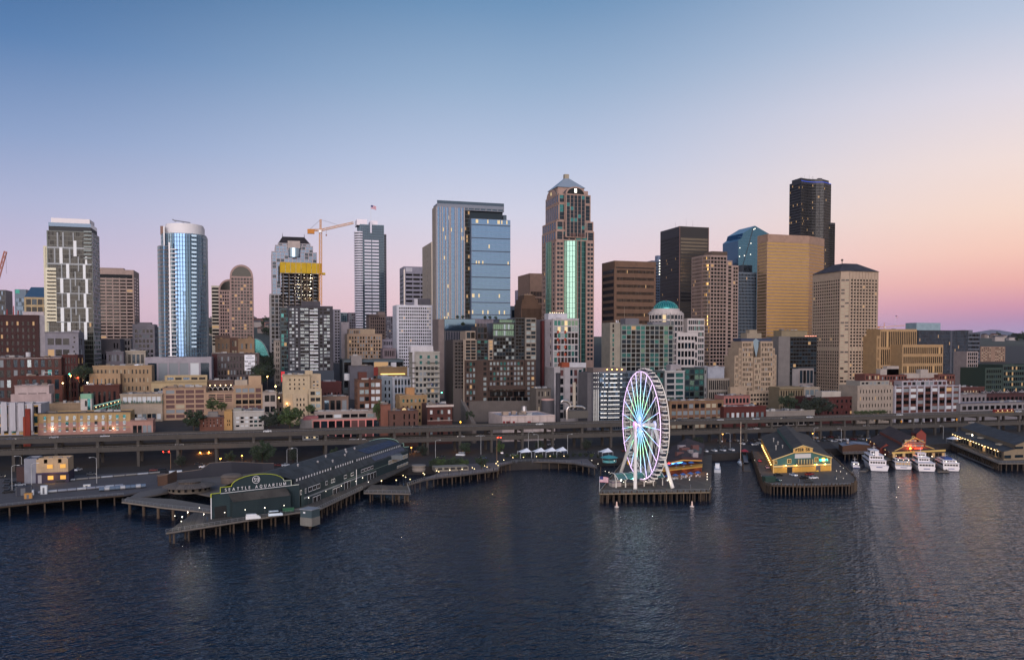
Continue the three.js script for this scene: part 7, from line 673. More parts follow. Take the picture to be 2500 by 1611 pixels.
  win(731, 1197, 735.5, 1209); win(743, 1193, 747, 1205); win(751, 1190, 781, 1202, 3, 'k'); win(793, 1175, 799, 1185); win(807, 1171, 817, 1180, 2); win(838, 1161, 846, 1170); win(855, 1155, 863, 1163); win(880, 1147, 911, 1155, 4); win(947, 1125, 995, 1135, 7, 'c');
  win(762, 1214, 782, 1230, 2, 'k'); win(811, 1194, 829, 1212, 2, 'k'); win(839, 1178, 855, 1200, 2, 'k'); win(896, 1158, 918, 1178, 3, 'k'); win(968, 1138, 996, 1148, 4, 'c');
  const b0 = W.hit(741, 1216), b1 = W.hit(838, 1182); part(o, 'belt_course', put('b', 0, b0[0], b0[1] - 0.4, b1[0] + 30, b0[1] + 0.3, 0.1), W_('#8d9298')); part(o, 'belt_line', put('b', 0, b1[0], b0[1] + 0.8, Lt * 0.97, b0[1] + 1, 0.1), mat('#7a8a80')); part(o, 'downpipe', new G().bar(P(1.01, W.hit(868, 1160)[0] / Lt, 4.6), P(1.01, W.hit(868, 1160)[0] / Lt, 12), 0.14, 0.14, 5), wh); part(o, 'roof_hatch', new G().box(...P(0.975, 0.8, 10.4), ...P(1.06, 0.86, 12.6)), W_('#6d7478'));
  for (const [s, t] of [[0.62, 0.2], [0.7, 0.3], [0.6, 0.42], [0.74, 0.5], [0.66, 0.56], [0.58, 0.6], [0.8, 0.36], [0.62, 0.66]]) { const y = 19.4 - Math.abs(s - 0.5) * 8.5, p = P(s, t, y); part(o, 'roof_vent', new G().bar([p[0], y - 0.5, p[2]], [p[0], y + 1.2, p[2]], 0.3, 0.3, 8).ball(p[0], y + 1.3, p[2], 0.5), W_('#b4b0b0')); }
  // aprons
  const tip = pw([[404, 1300], [722, 1250]]), a1 = pw([[768, 1247], [884, 1192], [888, 1202], [1001, 1204], [994, 1186]]);
  pier('plank apron pier on dark piles round the aquarium shed', [tip[0], tip[1], a1[0], a1[1], [C[0] + 4, C[1]], along(C, 2), along(A, Lt), pw([[512, 1241]])[0], pw([[480, 1246]])[0]], 4.5, { edges: [0, 1, 2], sp: 5.5, rows: [0.6, 4] });
  pier('square viewing platform at the end of the aquarium walkway', [a1[2], a1[3], a1[4], along(a1[1], 10)], 4.5, { edges: [0, 1], sp: 6, rows: [0.6, 5] });
  const h = pw([[732, 1270]], 3)[0], ht = thing('pump_hut', 'small dark hut on a concrete box at the aquarium corner', 'hut', [h[0], 1.6, h[1]], PT - Math.PI / 2 - 0.2); part(ht, 'concrete_box', new G().box(0, -0.6, 0, 5.6, 2.6, -5), W_('#7d7b76')); part(ht, 'hut_wall', new G().box(0.1, 2.6, -0.1, 5.5, 5.6, -4.9), mat('#33434a', 0.8)); part(ht, 'hut_roof', new G().box(-0.2, 5.6, 0.3, 5.8, 5.9, -5.2), W_('#8f949c')); part(ht, 'window', new G().box(1.5, 4.2, -0.1, 2.4, 4.8, 0), wh); part(ht, 'pile', new G().bar([4, -5, -1], [4, -0.6, -1], 0.5, 0.5, 8), timber);
  carAt('white pickup truck with covered bed on the aquarium apron', '#d4d6da', 617, 1268, 0.1, { van: 1, name: 'pickup_truck', glass: mat('#c9cbd0', 0.5) }); carAt('white and blue passenger van on the aquarium apron', '#c6d4e2', 672, 1260, 0.1, { van: 1 });
  { const p = toP(703, 1250), t = thing('dumpster', 'green waste container by the aquarium wall', 'container', p, 0.1); part(t, 'bin', new G().prism(rectP(-2, 2, 0.8, -0.8), 0.3, 1.6, rectP(-2.2, 2.2, 1, -1)), mat('#1f5a3c', 0.7)); part(t, 'lid', new G().box(-2.2, 1.6, -1, 2.2, 1.75, 1), mat('#2a4a3a', 0.7)); }
}
// ---- second aquarium building and walkways at left
{
  const o = thing('round_pavilion', 'low concrete pavilion with sweeping curved shingle roofs', 'building', toP(462, 1198, 4.5)), c = W_('#6f665c'), rf = mat('#6b6058', 0.9, { tex: 'plank' });
  part(o, 'curved_wall', new G().lathe([[9, 0], [9, 2.6]], 0, 0, 28, Math.PI * 0.9, Math.PI * 2.1), c); part(o, 'curved_roof', new G().lathe([[11.5, 2.4], [10.6, 2.8], [8, 3.5], [5.5, 3.8]], 0, 0, 32), rf); part(o, 'upper_drum', new G().lathe([[4.8, 3.4], [4.8, 4.4], [5.6, 4.5], [3.4, 4.8], [0.1, 4.9]], 0, 0, 28), rf); for (let k = 0; k < 9; k++) { const a = Math.PI * 1.05 + k * 0.33, x = Math.cos(a) * 9.1, z = -Math.sin(a) * 9.1; part(o, 'window', new G().box(-0.6, 0.8, -0.1, 0.6, 2, 0.1), PANE.k).position.set(x, 0, z); o.children[o.children.length - 1].rotation.y = a + Math.PI / 2; } 
  const s = thing('stone_pavilion', 'small round stone building right of the curved pavilion', 'building', toP(565, 1178)); part(s, 'round_wall', new G().lathe([[5, 0], [5, 2.8], [5.4, 3], [4, 4], [0.1, 4.2]], 0, 0, 24), W_('#6f6257'));
  const fence = (l, list, h, m) => { const w = pw(list), t = thing('dark_fence', l, 'fence', [w[0][0], 4.4, w[0][1]]); for (let k = 1; k < w.length; k++) { const a = w[k - 1], b = w[k], g = new G(), N = [-(b[1] - a[1]), b[0] - a[0]], n = Math.hypot(...N), d = [N[0] / n * 0.2, N[1] / n * 0.2], p = (q, y, s) => [q[0] - w[0][0] + d[0] * s, y, q[1] - w[0][1] + d[1] * s]; for (const s of [-1, 1]) g.quad(p(a, 0, s), p(b, 0, s), p(b, h[k], s), p(a, h[k - 1], s)); g.quad(p(a, h[k - 1], -1), p(a, h[k - 1], 1), p(b, h[k], 1), p(b, h[k], -1)); part(t, 'fence_panel', g, m); part(t, 'coping', new G().bar(p(a, h[k - 1], 0), p(b, h[k], 0), 0.22, 0.22, 4), W_('#8a7768')); } };
  fence('long dark wall with rising brown coping left of the aquarium', [[382, 1175], [420, 1172], [490, 1166], [512, 1164], [565, 1160], [640, 1152], [668, 1150]], [3, 3.4, 4.2, 7, 7, 4.6, 4.2], mat('#2b2b33', 0.8)); fence('brown low wall in front of the dark wall', [[384, 1186], [408, 1184], [430, 1176]], [4.5, 5, 5.5], W_('#5a4032'));
  pier('concrete walkway pier with rails left of the aquarium gable', pw([[297, 1224], [400, 1238], [515, 1250], [515, 1234], [420, 1218], [310, 1213]], 5), 5, { edges: [0, 1], sp: 9, rows: [0.5], deck: W_('#736a62'), beam: W_('#857b70'), pr: 0.6 });
  const dk = pw([[440, 1195], [300, 1222], [330, 1205], [395, 1175], [660, 1150], [700, 1165], [600, 1200], [516, 1210]]); pier('paved pier deck under the curved pavilion', [dk[0], dk[1], dk[2], dk[3], dk[4], dk[5], dk[6], dk[7]], 4.42, { deck: W_('#6b6460') });
  const wk = pw([[0, 1236], [-40, 1238], [-40, 1170], [400, 1150], [420, 1185], [300, 1208], [130, 1222]]); pier('grey construction quay along the left shore', [wk[1], wk[0], wk[6], wk[5], wk[4], wk[3], wk[2]], 4.46, { edges: [0, 1, 2], sp: 7, rows: [0.6], deck: W_('#575254'), beam: timber, rail: 0.9 });
  for (const [l, x0, x1, y, hex, h] of [['long pale construction barrier on the left quay', 90, 300, 1206, '#8f93a0', 1.4], ['second pale barrier run by the left street', 120, 390, 1178, '#93908c', 1], ['blue and white hoarding on the left quay', 240, 355, 1200, '#66788e', 2]]) { const a = pw([[x0, y]])[0], b = pw([[x1, y - (x1 - x0) * 0.085]])[0], t = thing('barrier', l, 'barrier', [a[0], 4.46, a[1]]), n = 9; for (let k = 0; k < n; k++) part(t, 'barrier_panel', new G().bar([lerp(0, b[0] - a[0], (k + 0.04) / n), h / 2, lerp(0, b[1] - a[1], (k + 0.04) / n)], [lerp(0, b[0] - a[0], (k + 0.96) / n), h / 2, lerp(0, b[1] - a[1], (k + 0.96) / n)], h / 2, h / 2, 4), k % 3 === 1 ? W_('#b9bcc2') : W_(hex)); }
  for (const [l, x, y, w, h, hex] of [['dark blue shipping container on the left quay', 38, 1210, 6, 4, '#1e2433'], ['small white site cabin on the left quay', 66, 1208, 2.4, 2, '#c9cbd0'], ['tall white portable cabin on the left quay', 98, 1206, 2.6, 3.6, '#c4c8cc'], ['white box trailer by the left street fence', 412, 1160, 6, 2, '#bfc3c8'], ['small white kiosk by the long barrier', 202, 1192, 3, 1.6, '#c2c0bc'], ['orange crate stack at the left quay corner', 58, 1217, 3, 2.2, '#a87838']]) { const t = thing('site_container', l, 'container', toP(x, y), 0.15); part(t, 'box_body', ext([[0, 0], [w, 0], [w, h], [0, h]], 2.4, 0.06), mat(hex, 0.7)); part(t, 'door', new G().box(w * 0.3, 0.1, 1.2, w * 0.6, h * 0.8, 1.24), mat('#5a5c62', 0.7)); for (const x2 of [0.05, w - 0.15]) part(t, 'corner_post', new G().box(x2, 0, 1.19, x2 + 0.1, h, 1.25), mat('#77797c')); }
  { const p = pw([[88, 1180]])[0], t = thing('street_building', 'two storey building with cream top, purple base and lit windows', 'building', [p[0], 4.4, p[1]]), H = 11.5, Wd = 13.6, B2 = { g: t, W: Wd, H, D: 12 }; shell(B2, W_('#c2a684'), wf(2, 1, 'y', 0.24, 0.3, { m: 0.5, t: 2, b: 6.4 }), null, null, { y0: 5, roof: ROOFL }); shell(B2, W_('#8d8f9a'), null, null, null, { x0: -5.4, x1: -0.05, y1: H + 0.4, z0: -1, z1: -12, roof: ROOFL }); part(t, 'purple_base', new G().box(-0.3, 0, 0.2, Wd + 0.3, 5, -12), mat('#2c2438', 0.8)); for (const [x, y] of [[4.6, 7], [10.2, 7], [4.8, 1.6], [10.2, 1.6]]) { ubox(t, 'window', glow('#ffb84a', 0.7, '#8a6a3a'), x, y, 0.12, x + 2.4, y + 1.9, 0.26); } part(t, 'awning', new G().box(2.2, 4.6, 0.2, Wd, 5.1, 1.4), mat('#3a2c4c', 0.8)); part(t, 'white_door', new G().box(0.6, 0, 0.2, 2.2, 4, 0.3), W_('#a8a6ae')); unitsOn({ g: t, W: Wd, H, D: 12 }, [[0.3, 0.4, 1.6, 1.6, 1], [0.6, 0.5, 1.6, 1.4, 0.9]]); part(t, 'brick_flank', new G().box(-9, 0, -2, -5.5, 8, -12), K_('#4c3434')); const q = new THREE.PointLight('#ffbe60', 30); q.position.set(7, 3, 2.4); t.add(q); }
}
// ---- curved waterfront park
{
  const edge = pw([[994, 1184], [1034, 1171], [1069, 1165], [1116, 1160], [1157, 1155], [1215, 1147], [1219, 1136], [1253, 1128], [1292, 1126], [1350, 1127], [1400, 1130], [1457, 1141]]), last = edge[edge.length - 1];
  pier('curved concrete waterfront park pier with pale railing', [...edge, [last[0] + 8, -EDGE - 1], [edge[0][0] + 40, -EDGE - 1]], 4.5, { edges: [0, 1, 2, 3, 4, 5, 6, 7, 8, 9, 10], sp: 5, rows: [0.5, 5], deck: W_('#6a6060'), beam: W_('#5c5450'), pr: 0.28 });
  const p = toP(1062, 1152), t = thing('planter', 'round concrete planter with openings below the bushes', 'planter', p); part(t, 'planter_wall', new G().bar([0, 0, 0], [19, 0, -4], 0.1, 0.1, 4).box(0, 0, -8, 18, 2.2, 0), W_('#8d8478')); for (let k = 0; k < 5; k++) part(t, 'opening', new G().box(1.5 + k * 3.4, 0.9, 0.02, 3.8 + k * 3.4, 1.9, 0.1), INNER);
  const k = toP(1022, 1150), kt = thing('kiosk', 'small round concrete kiosk beside the planter', 'kiosk', k); part(kt, 'kiosk_wall', new G().lathe([[3.4, 0], [3.4, 2.6], [3.8, 2.7], [3.8, 3.2], [0.1, 3.4]], 0, 0, 18), W_('#8a8078')); part(kt, 'counter', new G().lathe([[3.5, 1], [3.6, 1.2], [3.5, 1.4]], 0, 0, 18), W_('#b0a49c'));
  [[1283, 1118], [1318, 1117], [1345, 1116], [1371, 1115], [1482, 1118]].forEach(([x, y], i) => { const q = toP(x, y), u = thing('sail_canopy', i < 4 ? 'white pointed sail canopy on poles along waterfront promenade' : 'white sail canopy over teal stall left of the ferris wheel', 'canopy', q, 0, i < 4 ? 'white sail canopies' : undefined); const g = new G(); const T = [1.6, 5.6, -2]; for (const [a, b] of [[[-3.4, 3.2, 1], [3.4, 3.6, 1]], [[3.4, 3.6, 1], [3.4, 3.6, -5]], [[3.4, 3.6, -5], [-3.4, 3.2, -5]], [[-3.4, 3.2, -5], [-3.4, 3.2, 1]]]) { const m = [(a[0] + b[0]) / 2 * 0.8 + 0.3, 3.4, (a[2] + b[2]) / 2 * 0.8 - 0.4]; g.tri(a, m, T).tri(m, b, T); } part(u, 'sail', g, mat('#d0d4dc', 0.7)); for (const [x2, z2] of [[-3.4, 1], [3.4, 1], [3.4, -5], [-3.4, -5]]) part(u, 'pole', new G().bar([x2, 0, z2], [x2, 3.7, z2], 0.09, 0.09, 5), mat('#b9bcc0')); });
  { const q = toP(1488, 1128), u = thing('market_stall', 'teal roofed round stall on the waterfront park', 'stall', q); part(u, 'stall_roof', new G().lathe([[5, 2.6], [3, 3.4], [0.2, 4]], 0, 0, 14), mat('#3f8f92', 0.6)); part(u, 'stall_counter', new G().lathe([[4, 0], [4, 1.1], [0.1, 1.2]], 0, 0, 14), mat('#5aa0a4', 0.6)); for (let k = 0; k < 6; k++) part(u, 'pole', new G().bar([Math.cos(k) * 4.4, 0, Math.sin(k) * 4.4], [Math.cos(k) * 4.4, 2.7, Math.sin(k) * 4.4], 0.08, 0.08, 5), railM); }
  { const u = thing('sculpture', 'yellow ball on the deck left of the ferris wheel', 'ball', toP(1537, 1136)); part(u, 'ball', new G().ball(0, 1.4, 0, 1.4, 14), mat('#d8a818', 0.5)); part(u, 'stand', new G().box(-0.6, 0, -0.6, 0.6, 0.3, 0.6), mat('#44464a')); }
}
// ---- ferris wheel pier
const wheelAt = [173, 32.7, -351];
{
  const f = pw([[1464, 1204], [1732, 1200], [1737, 1190], [1728, 1120]]), back = [along(f[2], 118), along(f[0], 108)];
  pier('timber ferris wheel pier with pale piles', [f[0], f[1], f[2], back[0], back[1]], 4.5, { edges: [0, 1, 4], sp: 2.6, rows: [0.1, 3], proud: 1, beam: W_('#8a7a64'), pr: 0.3, inside: 1 });
  const [cx, cy, cz] = wheelAt, w = thing('ferris_wheel', 'tall white ferris wheel with rainbow lit spokes', 'ferris wheel', [cx, 4.5, cz], -0.1), R = 25.4, HY = cy - 4.5, wl = mat('#d2ccc6', 0.5), xo = 2.1;
  const ring = (x, r, tr, m, nm) => { const g = new G(), n = 84; for (let k = 0; k < n; k++) { const q = (j) => { const a = j / n * 2 * Math.PI; return [x, HY + Math.cos(a) * r, Math.sin(a) * r]; }; g.bar(q(k), q(k + 1), tr, tr, 6); } return part(w, nm, g, m); };
  ring(-xo, R, 0.17, glow('#f0c8ff', 1.3, '#dcd0e4'), 'front_rim'); ring(xo, R, 0.2, glow('#fff0e0', 0.22, '#d8d0c8'), 'rear_rim'); ring(-xo, R - 3, 0.12, wl, 'inner_rim'); ring(xo, R - 3, 0.12, wl, 'inner_rim');
  const N = 21, cols = [[90, 110, 230], [110, 200, 255], [110, 205, 255], [130, 255, 215], [175, 255, 140], [140, 240, 240], [150, 205, 255], [190, 180, 255], [235, 190, 255]], d = new Uint8Array(cols.length * 4); cols.forEach((c, i) => d.set([...c, 255], i * 4)); const gt = new THREE.DataTexture(d, cols.length, 1); gt.magFilter = THREE.LinearFilter; gt.colorSpace = THREE.SRGBColorSpace; gt.needsUpdate = true;
  const sm = new THREE.MeshStandardMaterial({ color: '#cfd4d8', roughness: 0.5, emissive: '#ffffff', emissiveMap: gt, emissiveIntensity: 1.35 }), sg = new THREE.CylinderGeometry(0.16, 0.16, R - 1.2, 6, 10, true); { const p = sg.attributes.position, u = sg.attributes.uv; for (let k = 0; k < p.count; k++) u.setXY(k, 0.04 + 0.92 * (p.getY(k) / (R - 1.2) + 0.5), 0.5); } sg.translate(0, (R - 1.2) / 2 + 1, 0);
  for (let k = 0; k < N; k++) { const a = k / N * 2 * Math.PI + 0.06; const s = part(w, 'lit_spoke', sg, sm); s.position.set(-xo - 0.4, HY, 0); s.rotation.set(a, 0, 0); const b = part(w, 'rear_spoke', new THREE.CylinderGeometry(0.09, 0.09, R - 1, 5).translate(0, R / 2, 0), wl); b.position.set(xo, HY, 0); b.rotation.x = a; }
  const br = new G(), M = 42; for (let k = 0; k < M; k++) { const q = (j, r, x) => { const a = j / M * 2 * Math.PI; return [x, HY + Math.cos(a) * r, Math.sin(a) * r]; }; br.bar(q(k, R, -xo), q(k + 0.5, R - 3, -xo), 0.07, 0.07, 4).bar(q(k + 0.5, R - 3, -xo), q(k + 1, R, -xo), 0.07, 0.07, 4).bar(q(k, R, xo), q(k + 0.5, R - 3, xo), 0.07, 0.07, 4).bar(q(k + 0.5, R - 3, xo), q(k + 1, R, xo), 0.07, 0.07, 4).bar(q(k, R - 3, -xo), q(k + 1, R - 3, xo), 0.06, 0.06, 4).bar(q(k, R - 3, xo), q(k + 1, R - 3, -xo), 0.06, 0.06, 4).bar(q(k, R, -xo), q(k, R, xo), 0.08, 0.08, 4); } part(w, 'rim_truss', br, wl);
  const gb = ext([[-1.05, -1.1], [1.05, -1.1], [1.15, 0.1], [0.8, 0.95], [-0.8, 0.95], [-1.15, 0.1]], 2.0, 0.1).rotateY(Math.PI / 2), gf = new G().box(-1.2, -1.15, -1.2, 1.2, -0.35, 1.2).box(-1.05, 0.75, -1.05, 1.05, 1.15, 1.05).geo(), gm = mat('#d6cfc8', 0.4);
  for (let k = 0; k < M; k++) { const a = (k + 0.5) / M * 2 * Math.PI, g = part(w, 'gondola', gb, glass('#343a44', 0.5, 0.12)); g.position.set(0, HY + Math.cos(a) * (R + 0.4), Math.sin(a) * (R + 0.4)); part(g, 'gondola_frame', gf, gm); }
  part(w, 'hub', new G().bar([-xo - 3, HY, 0], [xo + 3, HY, 0], 1, 1, 16), wl); for (const [x, c] of [[-xo - 3.1, '#ff9cf0'], [xo + 2.6, '#8c9cd0']]) part(w, 'hub_disc', new G().bar([x, HY, 0], [x + 0.5, HY, 0], 1.9, 1.9, 24), glow(c, 1.0, '#ddccdd'));
  const foot = (px, py) => { const q = onY(px, py, 5); const a = q.x - cx, b = q.z - cz, c = Math.cos(-0.1), n = Math.sin(-0.1); return [a * c - b * n, 0.2, a * n + b * c]; }; for (const [x, px, py] of [[-xo - 2.4, 1551, 1193], [-xo - 2.4, 1513, 1163], [xo + 2.4, 1643, 1190], [xo + 2.4, 1582, 1166]]) part(w, 'support_leg', new G().bar([x, HY, 0], foot(px, py), 0.75, 0.85, 10), wl);
  for (const [x, y, z, c, i] of [[-4, HY, 6, '#d8a8ff', 90], [-4, HY - 14, 4, '#90f0e0', 90], [-4, HY + 14, 4, '#a0d8ff', 60]]) { const l = new THREE.PointLight(c, i); l.position.set(x, y, z); w.add(l); }
  // boarding station with arched glass canopy
  const s0 = toP(1500, 1189), st = thing('boarding_station', 'white arched boarding station with curved glass canopy under the wheel', 'station', s0); const Lx = onY(1622, 1186, 4.5).x - s0[0], cg = new G(), n = 10; const cp = (j) => { const a = j / n * Math.PI * 0.62 + 0.35; return [7.2 - Math.cos(a) * 0, 2.8 + Math.sin(a) * 3.4, 4 - 9 * j / n]; }; for (let k = 0; k < n; k++) { const a = cp(k), b = cp(k + 1); cg.quad([0, a[1], a[2]], [Lx, a[1], a[2]], [Lx, b[1], b[2]], [0, b[1], b[2]]); } part(st, 'glass_canopy', cg, mat('#4a6e68', 0.15, { metalness: 0.3 })); for (let k = 0; k <= 5; k++) { const x = Lx * k / 5, g = new G(); for (let j = 0; j < n; j++) { const a = cp(j), b = cp(j + 1); g.bar([x, a[1] + 0.1, a[2]], [x, b[1] + 0.1, b[2]], 0.2, 0.2, 5); } const a = cp(1); g.bar([x, 0, a[2] - 1], [x, 2.4, a[2] - 1], 0.3, 0.25, 6).bar([x, 2.4, a[2] - 1], [x, a[1], a[2] + 0.3], 0.22, 0.18, 6).bar([x, 2.4, a[2] - 1], [x, cp(4)[1], cp(4)[2]], 0.22, 0.18, 6); part(st, 'white_arch', g, wl); } part(st, 'platform', new G().box(1, 0, -8, Lx - 1, 1.2, -2), W_('#7c7670')); part(st, 'ticket_booth', new G().box(-1, 0, -4, 3.5, 2.8, 0), W_('#b8aca8')); part(st, 'booth_band', new G().box(-1.1, 1.9, -4, 3.6, 2.3, 0.1), mat('#3a2c5a', 0.7));
  for (const [x, z] of [[3, 1], [9, 2], [15, 1], [21, 2]]) { const l = new THREE.PointLight('#fff0d8', 40); l.position.set(x, 3, z); st.add(l); part(st, 'lamp_globe', new G().ball(x, 3.3, z, 0.32), glow('#fff4e0', 14, '#ddddcc')); }
  flag('striped flag on the corner of the ferris wheel pier', 339, 1464, 1203, 1163, 4.4, 2.6, { r: 0.08 });
  [[1478, 1160], [1487, 1163], [1470, 1182], [1523, 1188], [1577, 1186], [1630, 1184], [1684, 1182], [1727, 1181], [1727, 1174], [1727, 1167], [1500, 1133], [1445, 1132], [1460, 1141]].forEach(([x, y]) => globe('white globe lamp on the ferris wheel pier', x, y + 8, 3.4, { group: 'white globe lamps of the ferris wheel pier', light: 10 }));
  for (const [l, x, y] of [['white buoy left of the ferris wheel reflection', 1506, 1238], ['white buoy right of the ferris wheel reflection', 1690, 1237]]) { const t = thing('buoy', l, 'buoy', toP(x, y, 0)); part(t, 'float', new G().lathe([[0.3, -0.4], [0.95, -0.2], [0.95, 0.25], [0.5, 0.4]], 0, 0, 14), mat('#d8c8c0', 0.6)); part(t, 'mast', new G().lathe([[0.45, 0.4], [0.3, 1.7], [0.34, 1.75], [0.3, 2.2], [0.05, 2.5]], 0, 0, 12), mat('#d8b8a8', 0.6)); }
}
// gabled pier shed: s runs across the front from A to Bq, t along the pier; section [s, y]
function shed(o, A, Bq, len, section, wallM, roofM, wallY0 = 4.2) {
  const sx = Bq[0] - A[0], sz = Bq[1] - A[1], P = (s, t, y) => [s * sx + PD[0] * t, y, s * sz + PD[1] * t], n = section.length;
  for (let i = 0; i < n - 1; i++) { const a = section[i], b = section[i + 1], steep = Math.abs(b[0] - a[0]) < 0.004; part(o, steep ? 'clerestory_wall' : 'roof', new G().quad(P(a[0] - (i === 0 ? 0.02 : 0), -0.5, a[1]), P(b[0] + (i === n - 2 ? 0.02 : 0), -0.5, b[1]), P(b[0] + (i === n - 2 ? 0.02 : 0), len, b[1]), P(a[0] - (i === 0 ? 0.02 : 0), len, a[1])), steep ? wallM[1] ?? wallM[0] : roofM); }
  part(o, 'side_wall', new G().quad(P(0, len, wallY0), P(0, 0, wallY0), P(0, 0, section[0][1]), P(0, len, section[0][1])).quad(P(1, 0, wallY0), P(1, len, wallY0), P(1, len, section[n - 1][1]), P(1, 0, section[n - 1][1])), wallM[0]);
  const gable = (t, nm, m) => { const g = new G(), pts = [[0, wallY0], [1, wallY0], ...[...section].reverse()], f = THREE.ShapeUtils.triangulateShape(pts.map((p) => new THREE.Vector2(...p)), []), v = pts.map((p) => g.vert(...P(p[0], t, p[1]), -PD[0], 0, -PD[1], p[0] * 30, p[1])); for (const r of f) g.i.push(v[r[0]], v[r[1]], v[r[2]]); return part(o, nm, g, m); }; gable(0, 'front_gable', wallM[1] ?? wallM[0]); gable(len, 'rear_gable', wallM[0]);
  return { P, Ls: Math.hypot(sx, sz), ang: Math.atan2(-sz, sx), W: wallOf(A, Bq) };
}
// flat pieces on a front, by outline: list of [name, material, x0, y0, x1, y1, depth]
function onFront(o, A, S, items) { const c = Math.cos(S.ang), s = Math.sin(S.ang); for (const [nm, m, x0, y0, x1, y1, d = 0.15, d0 = 0.02] of items) { const a = S.W.hit(x0, y1), b = S.W.hit(x1, y0), g = new G().box(a[0], a[1], d0, b[0], b[1], d), q = part(o, nm, g, m); q.rotation.y = S.ang; } }
{ // restaurant shed on the ferris wheel pier
  const A = pw([[1620, 1163]])[0], Bq = pw([[1714, 1152]])[0], o = thing('restaurant_shed', 'dark maroon roofed restaurant shed behind the ferris wheel', 'building', [A[0], 0, A[1]]), red = W_('#4a2422'), S = shed(o, A, Bq, 92, [[0, 8.5], [0.45, 13], [1, 8.5]], [red], R_('#3e2c30'));
  part(o, 'upper_deck', new G().quad(S.P(0, -9, 8.6), S.P(1.02, -9, 8.6), S.P(1.02, 0, 8.8), S.P(0, 0, 8.8)).quad(S.P(0, -9, 8.2), S.P(1.02, -9, 8.2), S.P(1.02, -9, 8.7), S.P(0, -9, 8.7)), mat('#b58a3c', 0.7)); part(o, 'wavy_roof', new G().quad(S.P(0, -4, 11), S.P(0.5, -4, 12.4), S.P(0.5, 4, 12.8), S.P(0, 4, 11.4)).quad(S.P(0.5, -4, 12.4), S.P(1, -4, 11), S.P(1, 4, 11.4), S.P(0.5, 4, 12.8)), R_('#5a2822')); part(o, 'orange_fascia', new G().bar(S.P(0, -4.1, 10.9), S.P(0.5, -4.1, 12.2), 0.3, 0.3, 4).bar(S.P(0.5, -4.1, 12.2), S.P(1, -4.1, 10.9), 0.3, 0.3, 4), glow('#d89a48', 0.35, '#b07838')); part(o, 'neon_sign', new G().bar(S.P(0.22, -4.5, 11), S.P(0.5, -4.5, 11.2), 0.25, 0.25, 4), glow('#60b0ff', 4, '#4488bb')); part(o, 'red_sign_light', new G().ball(...S.P(0.15, -4.5, 11.2), 0.6), glow('#ff3a30', 6, '#bb3333'));
  for (let k = 0; k < 6; k++) { const l = new THREE.PointLight('#ffb060', 60); l.position.set(...S.P((k + 0.5) / 6, -3, 7.6)); if (k % 2) o.add(l); } for (const [s, t, w, h] of [[0.3, 20, 4, 2], [0.4, 34, 5, 2.4], [0.6, 28, 3, 1.6], [0.7, 45, 4, 2], [0.3, 52, 4, 1.8], [0.75, 14, 3, 1.6]]) { const p = S.P(s, t, 0); part(o, 'rooftop_unit', new G().box(p[0], 9.5, p[2] - w * 0.6, p[0] + w, 11.6 + h, p[2]), pick([W_('#8d8588'), W_('#6d4a48'), W_('#a89ca0')])); }
  for (let k = 0; k < 9; k++) { const up = k < 4, p = S.P(0.15 + (k % 5) * 0.19, up ? -6 : -15, 0), t = thing('parasol', up ? 'blue parasol on the upper restaurant deck' : 'blue parasol over the lower dining terrace', 'parasol', [A[0] + p[0], up ? 8.7 : 4.5, A[1] + p[2]], 0, up ? 'blue parasols on the upper deck' : 'blue parasols on the lower terrace'); part(t, 'pole', new G().bar([0, 0, 0], [0, 2.4, 0], 0.05, 0.05, 5), railM); part(t, 'canopy', new G().lathe([[1.7, 2], [0.9, 2.5], [0.02, 2.8]], 0, 0, 8), mat('#1f5aa0', 0.7)); part(t, 'table', new G().bar([0, 0.7, 0], [0, 0.76, 0], 0.6, 0.6, 10), mat('#b9b9bd')); }
  for (let k = 0; k < 26; k++) { const p = S.P(rr(0.08, 0.98), rr(-19, -11), 0), t = thing('terrace_chair', 'pale chair on the lower dining terrace', 'chair', [A[0] + p[0], 4.5, A[1] + p[2]], rnd() * 6, 'pale chairs on the dining terrace'); part(t, 'seat', new G().box(-0.3, 0.45, -0.3, 0.3, 0.55, 0.3), mat('#b8bcc4')); part(t, 'backrest', new G().box(-0.3, 0.55, -0.3, 0.3, 1.1, -0.22), mat('#b8bcc4')); for (const [x, z] of [[-0.26, -0.26], [0.26, -0.26], [0.26, 0.26], [-0.26, 0.26]]) part(t, 'leg', new G().box(x - 0.04, 0, z - 0.04, x + 0.04, 0.45, z + 0.04), railM); }
  { const p = pw([[1700, 1140]], 5)[0], t = thing('harbour_annex', 'small grey roofed annex and gangways right of the maroon shed', 'building', [p[0] + 6, 4.5, p[1] - 20], PT - Math.PI / 2); part(t, 'annex_wall', new G().box(0, 0, 0, 7, 5, -26), W_('#4c4448')); part(t, 'annex_roof', new G().prism(rectP(-0.5, 7.5, 0.5, -26.5), 5, 7, rectP(3, 4, 0, -26)), R_('#5c6468')); part(t, 'red_awning', new G().box(-2, 3, 0.4, 7, 3.4, 3), mat('#7a2420', 0.7)); }
}
